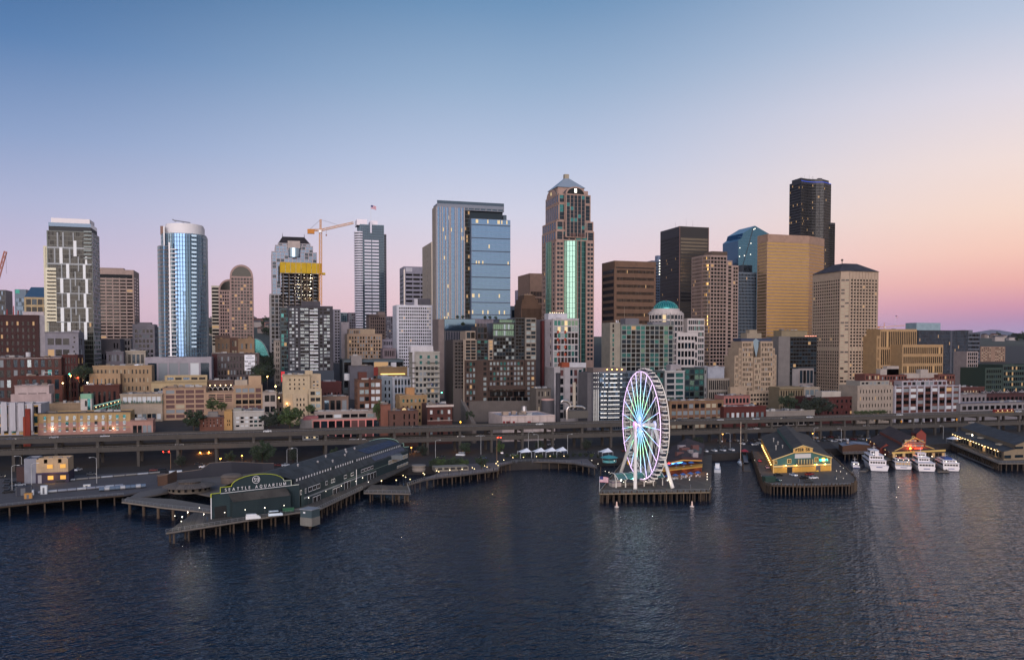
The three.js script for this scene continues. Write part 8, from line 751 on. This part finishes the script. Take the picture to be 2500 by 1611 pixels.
{ // pier 56
  const A = pw([[1888, 1155]])[0], Bq = pw([[2029, 1149]])[0], o = thing('pier_shed', 'yellow and teal pier shed with raised gable signed PIER 56', 'building', [A[0], 0, A[1]]), yel = mat('#c99a44', 0.8, { tex: 'wall' }), teal = mat('#3f6a64', 0.8, { tex: 'wall' }), cream = mat('#d8b878', 0.7), S = shed(o, A, Bq, 112, [[0, 11.4], [0.34, 14.6], [0.342, 16.6], [0.51, 18.4], [0.68, 16.6], [0.682, 14.6], [1, 11.6]], [yel, teal], R_('#4a4440'));
  onFront(o, A, S, [['yellow_wall', yel, 1888, 1136.5, 2029, 1156, 0.3], ['belt_line', cream, 1888, 1135, 2029, 1137, 0.4, 0.3], ['garage_door', INNER, 1921.5, 1140, 1934.5, 1156, 0.36, 0.3], ['garage_door', mat('#4c4a4c', 0.8), 1992, 1135.5, 2003, 1153, 0.36, 0.3], ['yellow_gate', mat('#d8b020', 0.6), 1991, 1148, 1997, 1156, 0.9, 0.8], ['large_window', mat('#b9b6b4', 0.4), 1941, 1107, 1980, 1119, 0.3], ['corner_board', cream, 1887.5, 1122, 1889, 1156, 0.5], ['corner_board', cream, 2028, 1115, 2029.5, 1150, 0.5]]);
  for (const [x, y, w, h] of [[1890, 1124, 7.5, 9.5], [1922, 1120, 10, 11], [1989, 1116, 9, 11.5], [2020, 1116, 7, 9]]) { onFront(o, A, S, [['window', cream, x, y, x + w, y + h, 0.3]]); const f = o.children[o.children.length - 1]; for (const i of [0, 1]) for (const j of [0, 1]) { const a = S.W.hit(x + w * (0.14 + i * 0.4), y + h * (0.5 + j * 0.4)), b = S.W.hit(x + w * (0.46 + i * 0.4), y + h * (0.14 + j * 0.4)); part(f, 'pane', new G().box(a[0], a[1], 0.3, b[0], b[1], 0.34), PANE.k); } }
  onFront(o, A, S, [['balcony_floor', mat('#3a3430'), 1940, 1131, 1982, 1133, 2.2], ['balcony_rail', mat('#4a443e'), 1940, 1119.5, 1982, 1120.6, 2.2, 2.1]]); for (let k = 0; k < 12; k++) onFront(o, A, S, [['balcony_post', k % 2 ? cream : mat('#5a5048'), 1941 + k * 3.4, 1120, 1942.3 + k * 3.4, 1132, 2.2, 2]]);
  { const g = new G(), s0 = [[0, 11.4], [0.34, 14.6]], q = (s, y) => { const p = S.P(s, -0.6, y); return p; }; for (const [a, b] of [[[-0.02, 11.2], [0.34, 14.6]], [[0.34, 16.5], [0.51, 18.3]], [[0.51, 18.3], [0.68, 16.5]], [[0.68, 14.6], [1.02, 11.4]]]) part(o, 'fascia', new G().bar(q(...a), q(...b), 0.3, 0.3, 4), cream); const pan = new G(), pts = [[0.342, 14.5], [0.68, 14.5], [0.68, 16.5], [0.51, 18.2], [0.342, 16.5]].map((p) => S.P(p[0], -0.25, p[1])); pan.quad(pts[0], pts[1], pts[2], pts[4]).tri(pts[4], pts[2], pts[3]); part(o, 'sign_board', pan, mat('#c9a05c', 0.8)); }
  { const a = S.W.hit(1960, 1101), q = part(o, 'lettering', textGeo('PIER 56', 1.55, font, 0.1), mat('#1c2420')), c = Math.cos(S.ang), sn = Math.sin(S.ang); q.rotation.y = S.ang; q.position.set(a[0] * c + 0.5 * sn, a[1], -a[0] * sn + 0.5 * c); }
  { const mk = (nm, geo, x, y, d, m) => { const a = S.W.hit(x, y), q = part(o, nm, geo, m), c = Math.cos(S.ang), sn = Math.sin(S.ang); q.rotation.y = S.ang; q.position.set(a[0] * c + d * sn, a[1], -a[0] * sn + d * c); }; mk('round_sign', new THREE.CylinderGeometry(1.1, 1.1, 0.2, 20).rotateX(Math.PI / 2), 2010, 1122, 0.4, glow('#ffb820', 1.6, '#cc9922')); mk('neon_lettering', textGeo("Elliott's", 1.0, font, 0, 0.1), 2010.5, 1124.5, 0.7, glow('#30ffd8', 3, '#44bbaa')); }
  const lamp = glow('#ffcf80', 9, '#ddbb88'); for (let k = 0; k < 11; k++) { const p = S.P(-0.03, 3 + k * 8.5, 8.6); part(o, 'wall_lamp', new G().ball(...p, 0.26), lamp); if (k % 2 === 0) { const l = new THREE.PointLight('#ffc068', 20); l.position.set(...S.P(-0.06, 3 + k * 8.5, 8.4)); o.add(l); } } for (const [s] of [[0.22], [0.4], [0.75], [0.9]]) { const p = S.P(s, -1, 8.3); part(o, 'wall_lamp', new G().ball(...p, 0.26), lamp); const l = new THREE.PointLight('#ffc068', 9); l.position.set(...S.P(s, -1.6, 8.2)); o.add(l); }
  for (const [s, t] of [[0.12, 30], [0.2, 48], [0.16, 66], [0.24, 30]]) part(o, 'roof_vent', new G().bar(S.P(s, t, 11), S.P(s, t, 15), 0.3, 0.3, 8).ball(...S.P(s, t, 15), 0.5), W_('#c2bcb4'));
  const dk = pw([[1858, 1162], [1868, 1179], [1885, 1184], [1960, 1186], [2078, 1183], [2092, 1176], [2088, 1165]]), e2 = along(dk[0], 100), e1 = along(dk[6], 92); pier('wide paved pier with dense brown piles round pier 56 shed', [dk[0], dk[1], dk[2], dk[3], dk[4], dk[5], dk[6], e1, e2], 4.5, { edges: [0, 1, 2, 3, 4, 5, 6, 8], sp: 1.7, rows: [-0.1], proud: 1, deck: mat('#5c5450', 0.9, { tex: 'road' }), beam: timber, rail: 0.7, pr: 0.3 });
  [['black car left of the garage door on pier 56', '#17181b', 1901, 1162, 0], ['white car with headlights facing out on pier 56', '#c9d0dc', 1938, 1162, -Math.PI / 2, 1], ['red car right of the headlights on pier 56', '#7a1c1e', 1977, 1160, 0], ['black car in the middle of pier 56 forecourt', '#121316', 1964, 1169, 0.1], ['white estate car on pier 56 forecourt', '#d4d4d8', 1987, 1169, 0], ['dark hatchback at the outer edge of pier 56', '#23262c', 1975, 1178, -0.3], ['pale pink car by the lamp lined wall', '#b89898', 1874, 1143, 1.1, 1], ['red car behind the pale pink car', '#a01c24', 1855, 1127, 1.1], ['teal car beside the green container', '#2c4c50', 1897, 1175, -1.2, 1]].forEach(([l, h, x, y, tn, on]) => carAt(l, h, x, y, tn, { on }));
  { const t = thing('skip_container', 'large dark green skip on the corner of pier 56', 'container', toP(1870, 1179), -0.1); part(t, 'skip_body', new G().prism(rectP(0, 5, 0, -3), 0.2, 2.8, rectP(-0.3, 5.3, 0.2, -3.2)), mat('#16302a', 0.8)); part(t, 'skip_rim', new G().box(-0.35, 2.8, -3.25, 5.35, 2.95, 0.25), mat('#1f3c34', 0.8)); }
  for (const [x, y] of [[2052, 1146], [2060, 1151], [2043, 1158], [2053, 1160], [2068, 1165], [2043, 1178], [2060, 1177], [1843, 1131]]) globe('small lamp on the edge of pier 56', x, y + 4, 2.4, { group: 'small edge lamps of pier 56', k: 0.8, light: 2 });
}
// ---- boats
function sailboat(label, px, py, mastTop) { const p = toP(px, py, 0), t = thing('sailboat', label, 'boat', p, PT - Math.PI + 0.15), hull = new G(), n = 8, sec = (k) => { const u = k / n, w = 1.7 * Math.sin(Math.PI * (0.12 + 0.88 * (1 - u))) ** 0.7 * (u > 0.98 ? 0.02 : 1); return [-5.5 + 11 * u, w, 1.1 + u * 0.4]; }; for (let k = 0; k < n; k++) { const [x0, w0, h0] = sec(k), [x1, w1, h1] = sec(k + 1); for (const s of [1, -1]) hull.quad([x0, -0.3, s * w0 * 0.6], [x1, -0.3, s * w1 * 0.6], [x1, h1, s * w1], [x0, h0, s * w0]); hull.quad([x0, h0, w0], [x1, h1, w1], [x1, h1, -w1], [x0, h0, -w0]); } part(t, 'hull', hull, mat('#c4c8ce', 0.4)); const mt = onV(px, mastTop, -p[2]).y; part(t, 'mast', new G().bar([0.8, 1, 0], [0.8, mt, 0], 0.16, 0.1, 6), mat('#d8c4b0', 0.5)); part(t, 'boom', new G().bar([0.8, 2.6, 0], [-4, 2.5, 0], 0.22, 0.18, 6), mat('#c8ccd4', 0.7)); part(t, 'cabin', ext([[-2.4, 1.1], [2.6, 1.2], [1.8, 1.8], [-2.2, 1.8]], 1.8, 0.1), mat('#d0d2d6', 0.5)); }
sailboat('white sailing boat with tall bare mast beside the gangway', 1808, 1134, 1030);
{ const t = thing('workboat', 'white workboat cut by the ferris wheel pier corner', 'boat', toP(1752, 1150, 0), PT); part(t, 'hull', ext([[-6, -0.4], [5, -0.4], [7, 1.6], [-6, 1.4]], 3.6, 0.3), mat('#b9bcc2', 0.5)); part(t, 'wheelhouse', ext([[-1, 1.4], [3, 1.4], [2.4, 4], [-0.8, 4]], 2.4, 0.15), mat('#d0d2d6', 0.5)); part(t, 'window', new G().box(-0.4, 2.6, 1.2, 2.4, 3.5, 1.25), PANE.k); }
{ const a = pw([[1818, 1105]])[0], t = thing('gangway', 'teal covered gangway with red canopy beside the sailing boat', 'gangway', [a[0], 0, a[1]], PT - Math.PI / 2 + Math.PI); part(t, 'walkway', new G().box(-1.2, 2.6, -30, 1.2, 3, 0), W_('#7a7a80')); part(t, 'teal_side', new G().box(-1.3, 3, -22, -1.2, 4.4, 0).box(1.2, 3, -22, 1.3, 4.4, 0), mat('#1f5a6a', 0.6)); part(t, 'red_canopy', new G().prism(rectP(-2.4, 2.4, 3, -3), 5.4, 6.6, rectP(-0.4, 0.4, 1, -1)), mat('#8a2a34', 0.7)); part(t, 'pontoon', new G().box(-2, -0.3, -48, 2, 0.5, -22), W_('#6a625c')); for (const z of [-24, -36, -46]) part(t, 'pile', new G().bar([2.2, -3, z], [2.2, 4, z], 0.3, 0.3, 8), timber); }
function ship(label, px, py, o) { // stern towards the viewer
  const p = toP(px, py, 0), t = thing('tour_boat', label, 'boat', p, PT), L = o.L, w = o.w, wh = mat('#d2ccce', 0.45), H = o.h, hull = new G(), n = 10, sec = (k, y) => { const u = k / n, tp = u < 0.55 ? 1 : Math.cos((u - 0.55) / 0.45 * Math.PI / 2) ** 0.8; return [u * L, Math.max(0.05, w / 2 * tp * (y ? 1 : 0.82)), y ? H + u * u * 1.4 : -0.4]; };
  for (let k = 0; k < n; k++) { const a = sec(k, 0), b = sec(k + 1, 0), c = sec(k + 1, 1), d = sec(k, 1); hull.quad([a[0], a[2], a[1]], [b[0], b[2], b[1]], [c[0], c[2], c[1]], [d[0], d[2], d[1]]).quad([b[0], b[2], -b[1]], [a[0], a[2], -a[1]], [d[0], d[2], -d[1]], [c[0], c[2], -c[1]]).quad([d[0], d[2] - 0.3, d[1]], [c[0], c[2] - 0.3, c[1]], [c[0], c[2] - 0.3, -c[1]], [d[0], d[2] - 0.3, -d[1]]); } const a0 = sec(0, 0), d0 = sec(0, 1); hull.quad([0, -0.4, -a0[1]], [0, -0.4, a0[1]], [0, d0[2], d0[1]], [0, d0[2], -d0[1]]); part(t, 'hull', hull, wh); part(t, 'waterline', new G().box(-0.06, -0.4, -w * 0.42, L * 0.5, 0.35, w * 0.42).box(-0.08, -0.4, -w * 0.44, 0.4, 0.3, w * 0.44), mat('#20263c', 0.6));
  let y = H; o.decks.forEach(([x0, x1, wd, h, m], i) => { const mm = m ? mat(m, 0.45) : wh, dk = part(t, 'deckhouse', ext([[x0, y - 0.2], [x1, y - 0.2], [x1 - 0.8, y + h], [x0 + 0.2, y + h]], wd, 0.12), mm); for (const s of [-1, 1]) for (let k = 0; k < 7; k++) { const a = lerp(x0 + 0.6, x1 - 1.4, k / 7), b = lerp(x0 + 0.6, x1 - 1.4, (k + 0.8) / 7); part(dk, 'window', new G().box(a, y + h * 0.36, s * wd / 2 - 0.02, b, y + h * 0.78, s * (wd / 2 + 0.05)), PANE.k); } const nw = Math.max(3, Math.round(wd / 1.6)); for (let k = 0; k < nw; k++) part(dk, 'stern_window', new G().box(x0 - 0.06, y + h * 0.3, lerp(-wd / 2 + 0.5, wd / 2 - 0.5, (k + 0.1) / nw), x0 + 0.12, y + h * 0.74, lerp(-wd / 2 + 0.5, wd / 2 - 0.5, (k + 0.9) / nw)), i === 0 && o.lit ? PANE.l : PANE.k); part(t, 'deck_edge', new G().box(x0 - 0.5, y + h, -wd / 2 - 0.25, x1, y + h + 0.16, wd / 2 + 0.25), wh); y += h + 0.15; });
  const rl = new G(), ry = H + 0.9; rl.bar([0.1, ry, -w / 2], [0.1, ry, w / 2], 0.05, 0.05, 4).bar([0.1, ry, w / 2], [L * 0.55, ry, w / 2], 0.05, 0.05, 4).bar([0.1, ry, -w / 2], [L * 0.55, ry, -w / 2], 0.05, 0.05, 4); part(t, 'railing', rl, railM); part(t, 'mast', new G().bar([L * 0.5, y, 0], [L * 0.5, y + 3.4, 0], 0.14, 0.08, 6).bar([L * 0.5, y + 2, -1.2], [L * 0.5, y + 2, 1.2], 0.06, 0.06, 4), wh); part(t, 'name_board', new G().box(-0.1, H - 1.1, -1.6, 0, H - 0.6, 1.6), mat('#3a4a7a', 0.6)); for (const s of [-1, 1]) part(t, 'deck_light', new G().ball(0.6, y - 0.4, s * w * 0.3, 0.18), glow('#fff0d8', 8, '#dddddd'));
  if (o.extra) o.extra(t, y, wh); t.scale.y = 0.86; return t;
}
ship('big white three deck tour boat, leftmost of the four', 2148, 1151, { L: 34, w: 10, h: 3.6, decks: [[5, 28, 9, 2.6], [9, 26, 7.6, 2.5], [15, 24, 4.6, 2.4]], extra: (t, y, m) => part(t, 'funnel', new G().box(8, y - 3, -1, 10.5, y + 0.6, 1), m) });
ship('dark windowed low tour boat with red roof hatch', 2207, 1147, { L: 28, w: 9, h: 2.4, lit: 1, decks: [[1, 22, 8.6, 2.6, '#8d8f96'], [4, 20, 7.6, 1.4, '#4a505c']], extra: (t, y) => part(t, 'red_hatch', new G().box(6, y, -2, 11, y + 0.3, 2), mat('#a03428', 0.6)) });
ship('white two deck tour boat with tall pilot house', 2264, 1152, { L: 30, w: 9, h: 2.8, decks: [[0.6, 24, 8.6, 2.6], [7, 20, 6, 2.4], [12, 18, 4.4, 2.2]] });
ship('small white tour boat with blue roof cover, rightmost of the four', 2324, 1151, { L: 26, w: 8.6, h: 2.6, decks: [[0.6, 20, 8.2, 2.6], [4, 17, 6.8, 1.2]], extra: (t, y) => part(t, 'blue_cover', new G().box(6, y, -2, 15, y + 1, 2), mat('#24407a', 0.8)) });
ship('little grey patrol boat left of the big tour boat', 2092, 1143, { L: 12, w: 4, h: 1.2, decks: [[3, 8, 3, 1.8]] });
pier('dark floating pontoon between the tour boats', pw([[2100, 1149], [2116, 1149], [2180, 1120], [2160, 1118]], 0.7), 0.7, { edges: [0], sp: 4, rows: [0.4], rail: 0 }); pier('narrow floating dock with old piles between right hand boats', pw([[2290, 1150], [2318, 1150], [2312, 1125], [2290, 1125]], 0.8), 0.8, { edges: [0], sp: 2, rows: [0.3], rail: 0, proud: 1 });
{ // red gabled restaurant on the next pier
  const A = pw([[2176, 1120]])[0], Bq = pw([[2290, 1114]])[0], o = thing('red_restaurant', 'brick red gabled waterfront restaurant with orange light', 'building', [A[0], 0, A[1]]), red = mat('#8a4430', 0.8, { tex: 'wall' }), trim = mat('#b89a58', 0.7), S = shed(o, A, Bq, 70, [[0, 8.2], [0.26, 11.4], [0.262, 13], [0.49, 16.6], [0.72, 13], [0.722, 11.4], [1, 8.2]], [red], R_('#4a3634'));
  onFront(o, A, S, [['porch_wall', mat('#4c3a28', 0.8), 2168, 1101, 2298, 1118, 3.4, 0], ['porch_band', trim, 2168, 1100, 2298, 1102, 3.6, 3.4], ['slate_band', mat('#6c6a72', 0.7), 2203, 1080, 2257, 1084, 0.5]]); part(o, 'skirt_roof', new G().quad(S.P(-0.08, -4.2, 7.4), S.P(1.08, -4.2, 7.4), S.P(1.02, 0.2, 9.6), S.P(-0.02, 0.2, 9.6)), R_('#3c2e30'));
  for (const y of [1073.5, 1085.5]) for (let k = 0; k < 9; k++) onFront(o, A, S, [['window', PANE[pick('cvcb')], 2204 + k * 5.8, y, 2208.6 + k * 5.8, y + 5, 0.3]]); for (let k = 0; k < 16; k++) onFront(o, A, S, [['porch_window', k % 3 ? PANE.v : PANE.l, 2170 + k * 8, 1104, 2176 + k * 8, 1115, 3.5, 3.38]]); for (const [a, b] of [[[0, 8.1], [0.26, 11.3]], [[0.262, 13], [0.49, 16.5]], [[0.49, 16.5], [0.72, 13]], [[0.722, 11.3], [1, 8.1]]]) part(o, 'fascia', new G().bar(S.P(a[0], -0.6, a[1]), S.P(b[0], -0.6, b[1]), 0.3, 0.3, 4), trim); { const a = S.W.hit(2230, 1068); const q = part(o, 'round_emblem', new THREE.TorusGeometry(0.9, 0.2, 6, 18), trim); q.rotation.y = S.ang; q.position.set(a[0] * Math.cos(S.ang) + 0.3 * Math.sin(S.ang), a[1], -a[0] * Math.sin(S.ang) + 0.3); }
  { const p = S.P(0.4, -1.2, 10.2); part(o, 'flame_lamp', new G().ball(...p, 0.5, 10), glow('#ff8a2c', 16, '#ffaa55')); const l = new THREE.PointLight('#ff7a28', 150); l.position.set(p[0], p[1], p[2] + 1.4); o.add(l); part(o, 'neon_lettering', new G().bar(S.P(0.5, -0.8, 9.9), S.P(0.66, -0.8, 9.9), 0.22, 0.22, 4), glow('#ff3a20', 5, '#cc4433')); }
  for (const [l, x0, x1, yb, yt, len] of [['small red gabled wing left of the red restaurant', 2150, 2180, 1108, 1082, 14], ['red shed with yellow fascia behind the red restaurant', 2238, 2262, 1085, 1048, 14]]) { const a = pw([[x0, yb]])[0], b = pw([[x1, yb]])[0], q = thing('red_annex', l, 'building', [a[0], 0, a[1]]), y1 = onV((x0 + x1) / 2, yt, -a[1]).y; shed(q, a, b, len, [[0, y1 - 3], [0.5, y1], [1, y1 - 3]], [mat('#7a3228', 0.8)], R_('#4a3634')); }
  const d = pw([[2150, 1122], [2300, 1118]]); pier('dark timber restaurant pier behind the tour boats', [d[0], d[1], along(d[1], 84), along(d[0], 76)], 4.5, { edges: [0], sp: 3.4, rows: [0.2], rail: 0.9 });
  const g = pw([[2058, 1104], [2125, 1102]], 4.5), gt = thing('float_house', 'grey roofed ticket house with dark timber wall beside the big tour boat', 'building', [g[0][0], 0, g[0][1]]); shed(gt, g[0], g[1], 16, [[0, 8.4], [0.5, 9.4], [1, 8.4]], [mat('#4a3020', 0.85)], R_('#8d94a4')); for (let k = 0; k < 4; k++) part(gt, 'window', new G().box(4 + k * 3, 6, 0.05, 6 + k * 3, 7.6, 0.2), PANE.w); part(gt, 'roof_tube', new G().bar([6, 9.8, -3], [11, 9.8, -9], 0.9, 0.9, 8), W_('#b8a8a0')); pier('small dark pier under the grey roofed ticket house', [[g[0][0] - 2, g[0][1] + 3], [g[1][0] + 2, g[1][1] + 3], along([g[1][0] + 2, g[1][1] + 3], 60), along([g[0][0] - 2, g[0][1] + 3], 60)], 4.4, { edges: [0], sp: 3, rows: [0.2], rail: 0.9 });
  for (let k = 0; k < 12; k++) globe('warm lamp on the walkway by the red restaurant', 2117 + k * 9, 1079 + k * 5.2 + 6, 3, { c: '#ffd08a', group: 'warm lamps by the red restaurant', light: k % 3 ? 0 : 30 });
}
{ // right hand pier
  const A = pw([[2452, 1124]])[0], Bq = pw([[2585, 1120]])[0], o = thing('pier_shed', 'grey roofed tan pier shed at the right edge', 'building', [A[0], 0, A[1]]), tan = W_('#8a7a64'), S = shed(o, A, Bq, 106, [[0, 9.5], [0.2, 11], [0.202, 13.2], [0.5, 16.5], [0.8, 13.2], [0.802, 11], [1, 9.5]], [tan], R_('#41444a')); for (const [x, y, w, h] of [[2453, 1111, 16, 8], [2479, 1110, 20, 7], [2479, 1090, 20, 6]]) onFront(o, A, S, [['window', PANE.n, x, y, x + w, y + h, 0.3]]); for (let k = 0; k < 17; k++) { const t = 4 + k * 5.8; part(o, 'side_window', new G().quad(S.P(-0.004, t + 3.6, 5.4), S.P(-0.004, t, 5.4), S.P(-0.004, t, 8.6), S.P(-0.004, t + 3.6, 8.6)), PANE[pick('nknl')]); part(o, 'wall_lamp', new G().ball(...S.P(-0.02, t + 4.6, 8.8), 0.22), glow('#ffd898', 9, '#ddbb88')); if (k % 4 === 1) { const l = new THREE.PointLight('#ffd090', 40); l.position.set(...S.P(-0.05, t + 4.6, 8.4)); o.add(l); } } for (const t of [20, 55, 80]) part(o, 'skylight', new G().box(...S.P(0.12, t, 10.8), ...S.P(0.16, t + 3, 11.6)), W_('#b8ae9c')); part(o, 'roof_sign_light', new G().ball(...S.P(0.1, 70, 11.6), 0.5), glow('#fff0d0', 8, '#dddddd'));
  const d = pw([[2440, 1130], [2600, 1130]]); pier('pale concrete apron pier of the right hand shed', [d[0], d[1], along(d[1], 112), along(d[0], 108)], 4.5, { edges: [0, 3], sp: 3, rows: [0.3], rail: 1 }); pier('narrow floating dock along the right hand pier', pw([[2440, 1140], [2425, 1141], [2340, 1105], [2352, 1102]], 0.6), 0.6, { edges: [1], sp: 8, rows: [0.2], rail: 0 });
  const q = pw([[2322, 1083], [2345, 1082]]), c = thing('white_canopy', 'white canopy on the footbridge between the piers', 'canopy', [q[0][0], 4.5, q[0][1]]); part(c, 'canopy_top', new G().prism(rectP(0, 7, 2, -4), 3, 4.4, rectP(3, 4, -0.5, -1.5)), mat('#c4c8d0', 0.7)); for (const [x, z] of [[0.2, 1.8], [6.8, 1.8], [6.8, -3.8], [0.2, -3.8]]) part(c, 'pole', new G().bar([x, 0, z], [x, 3, z], 0.08, 0.08, 5), railM);
}

// ---- street life
{ const cols = ['#c9ccd2', '#2a2c32', '#3a4660', '#8c9098', '#5a2426', '#dcdcde', '#444a52'];
  for (let k = 0; k < 26; k++) { const x = -150 + k * 23 + rr(-6, 6), lane = k % 3; car('car driving along the shore street', pick(cols), [x, 4.45, -(459 + lane * 5)], lane === 2 ? Math.PI : 0, { on: 1, group: 'cars driving along the shore street' }); }
  const body = (() => { const g = new G(), P = [[0.02, 0], [0.13, 0.02], [0.12, 0.45], [0.15, 0.85], [0.2, 1.0], [0.22, 1.3], [0.2, 1.42], [0.08, 1.5], [0.07, 1.55], [0.11, 1.62], [0.11, 1.74], [0.02, 1.8]]; g.lathe(P, 0, 0, 8); for (const s of [-1, 1]) g.bar([s * 0.22, 1.38, 0], [s * 0.27, 0.85, 0.06], 0.06, 0.045, 5); return g.geo(); })();
  [[1175, 1148], [1182, 1150], [1196, 1146], [1205, 1150], [1121, 1156], [1095, 1160], [976, 1186], [985, 1188], [1500, 1183], [1512, 1186], [1538, 1190], [1604, 1188], [1660, 1192], [1686, 1192], [1120, 1150], [1260, 1131], [1300, 1130], [1420, 1133], [1950, 1176], [1953, 1177], [2040, 1170], [505, 1272], [1850, 1138]].forEach(([x, y]) => { const t = thing('person', 'small standing person in dark clothes on the waterfront', 'person', toP(x, y), rnd() * 6, 'people strolling on the waterfront'); const m = part(t, 'body', body, mat(pick(['#2a2c34', '#3c3434', '#5a5c66', '#6a3a38', '#2c3c50']), 0.9)); part(t, 'hair', new G().ball(0, 1.72, 0, 0.12, 6), mat(pick(['#2a1e18', '#4a3828', '#17120f']), 0.9)); });
  const gl = (n, l, x, y, v, c, k, i) => { const q = onV(x, y, v), t = thing(n, l, n === 'traffic_signal' ? 'traffic light' : 'street lamp', [q.x, gnd(q.x, v), -v]), h = Math.max(3, q.y - gnd(q.x, v)); part(t, 'pole', new G().bar([0, 0, 0], [0, h, 0], 0.12, 0.08, 5), mat('#4a4644')); part(t, 'lamp_head', new G().ball(0, h + 0.2, 0, 0.42), glow(c, k, '#bb9966')); if (i) { const p = new THREE.PointLight(c, i); p.position.set(0, h + 0.2, 0.8); t.add(p); } };
  gl('street_lamp', 'orange street light by the left brick corner trees', 171, 918, 618, '#ffb050', 14, 260); gl('traffic_signal', 'red traffic signal at the left brick corner', 189, 923, 612, '#ff3020', 14, 60); gl('street_lamp', 'warm headlight glow low in the left brick street', 152, 936, 612, '#ffd8a0', 9, 120); gl('street_lamp', 'white light near the tan block end of the street', 212, 935, 615, '#fff0d0', 9, 100); gl('traffic_signal', 'green light above the left brick street', 168, 914, 622, '#40ffc8', 7, 0);
  gl('street_lamp', 'lamp cluster shaped like a tree at market street end', 672, 944, 585, '#ffdf9a', 12, 160); gl('traffic_signal', 'red light low in the avenue by the store banner', 698, 938, 610, '#ff3028', 12, 100); gl('street_lamp', 'warm lamp in the avenue among dark trees', 652, 920, 640, '#ffc070', 9, 160); gl('street_lamp', 'yellow lamp over the grey brown shed', 680, 972, 568, '#ffd070', 6, 30); gl('street_lamp', 'warm lamp below the market shed', 700, 986, 562, '#ffb860', 6, 20); gl('traffic_signal', 'teal traffic signal by the dark hotel flank', 1078, 959, 602, '#60ffd8', 9, 20); gl('street_lamp', 'yellow lamp at the foot of the slanted ramp', 1124, 1031, 520, '#ffb030', 12, 60); gl('traffic_signal', 'red signal below the white flat roofed house', 676, 1011, 535, '#ff3020', 10, 30); }
{ // slanting concrete stair down from the dark hotel
  const a = onV(1130, 978, 575), b = onV(1158, 1034, 528), t = thing('stair_ramp', 'slanting concrete stair running down from the dark hotel', 'stairs', [b.x, 4.4, b.z]), n = 14, A = [a.x - b.x, a.y - 4.4, a.z - b.z]; for (let k = 0; k < n; k++) { const u = k / n, w = (k + 1) / n; part(t, 'stair_flight', new G().box(A[0] * u - 1.4, 0, A[2] * u, A[0] * u + 1.4, lerp(b.y - 4.4, A[1], u), A[2] * w), W_('#6d6662')); } part(t, 'stair_wall', new G().quad([-1.5, b.y - 3.4, 0], [A[0] - 1.5, A[1] + 1, A[2]], [A[0] - 1.2, A[1] + 1, A[2]], [-1.2, b.y - 3.4, 0]).quad([-1.5, b.y - 4.6, 0], [A[0] - 1.5, A[1] - 0.2, A[2]], [A[0] - 1.5, A[1] + 1, A[2]], [-1.5, b.y - 3.4, 0]), W_('#8a827c')); }
// look-alikes in a row are told apart by their place, counted from the left of the view
{
  const by = {}, word = ['first', 'second', 'third', 'fourth', 'fifth', 'sixth', 'seventh', 'eighth', 'ninth', 'tenth', 'eleventh', 'twelfth', 'thirteenth', 'fourteenth', 'fifteenth', 'sixteenth', 'seventeenth', 'eighteenth', 'nineteenth', 'twentieth', 'twenty-first', 'twenty-second', 'twenty-third', 'twenty-fourth'];
  for (const o of scene.children) if (o.userData.group && !/chair|person|hill/.test(o.name + o.userData.group)) (by[o.userData.label] ??= []).push(o);
  for (const list of Object.values(by)) if (list.length > 1 && list.length <= 24) { const sx = (o) => { const p = o.position, f = p.x * sY - p.z * cY; return (p.x * cY + p.z * sY) / f; }; list.sort((a, b) => sx(a) - sx(b)).forEach((o, i) => { o.userData.label += ', ' + word[i] + ' from the left'; }); }
}
scene.fog = new THREE.FogExp2(new THREE.Color(0.75, 0.72, 0.88), 0.000012);
scene.traverse((o) => { if (o.isMesh) o.castShadow = o.receiveShadow = true; });
renderer.render(scene, camera);
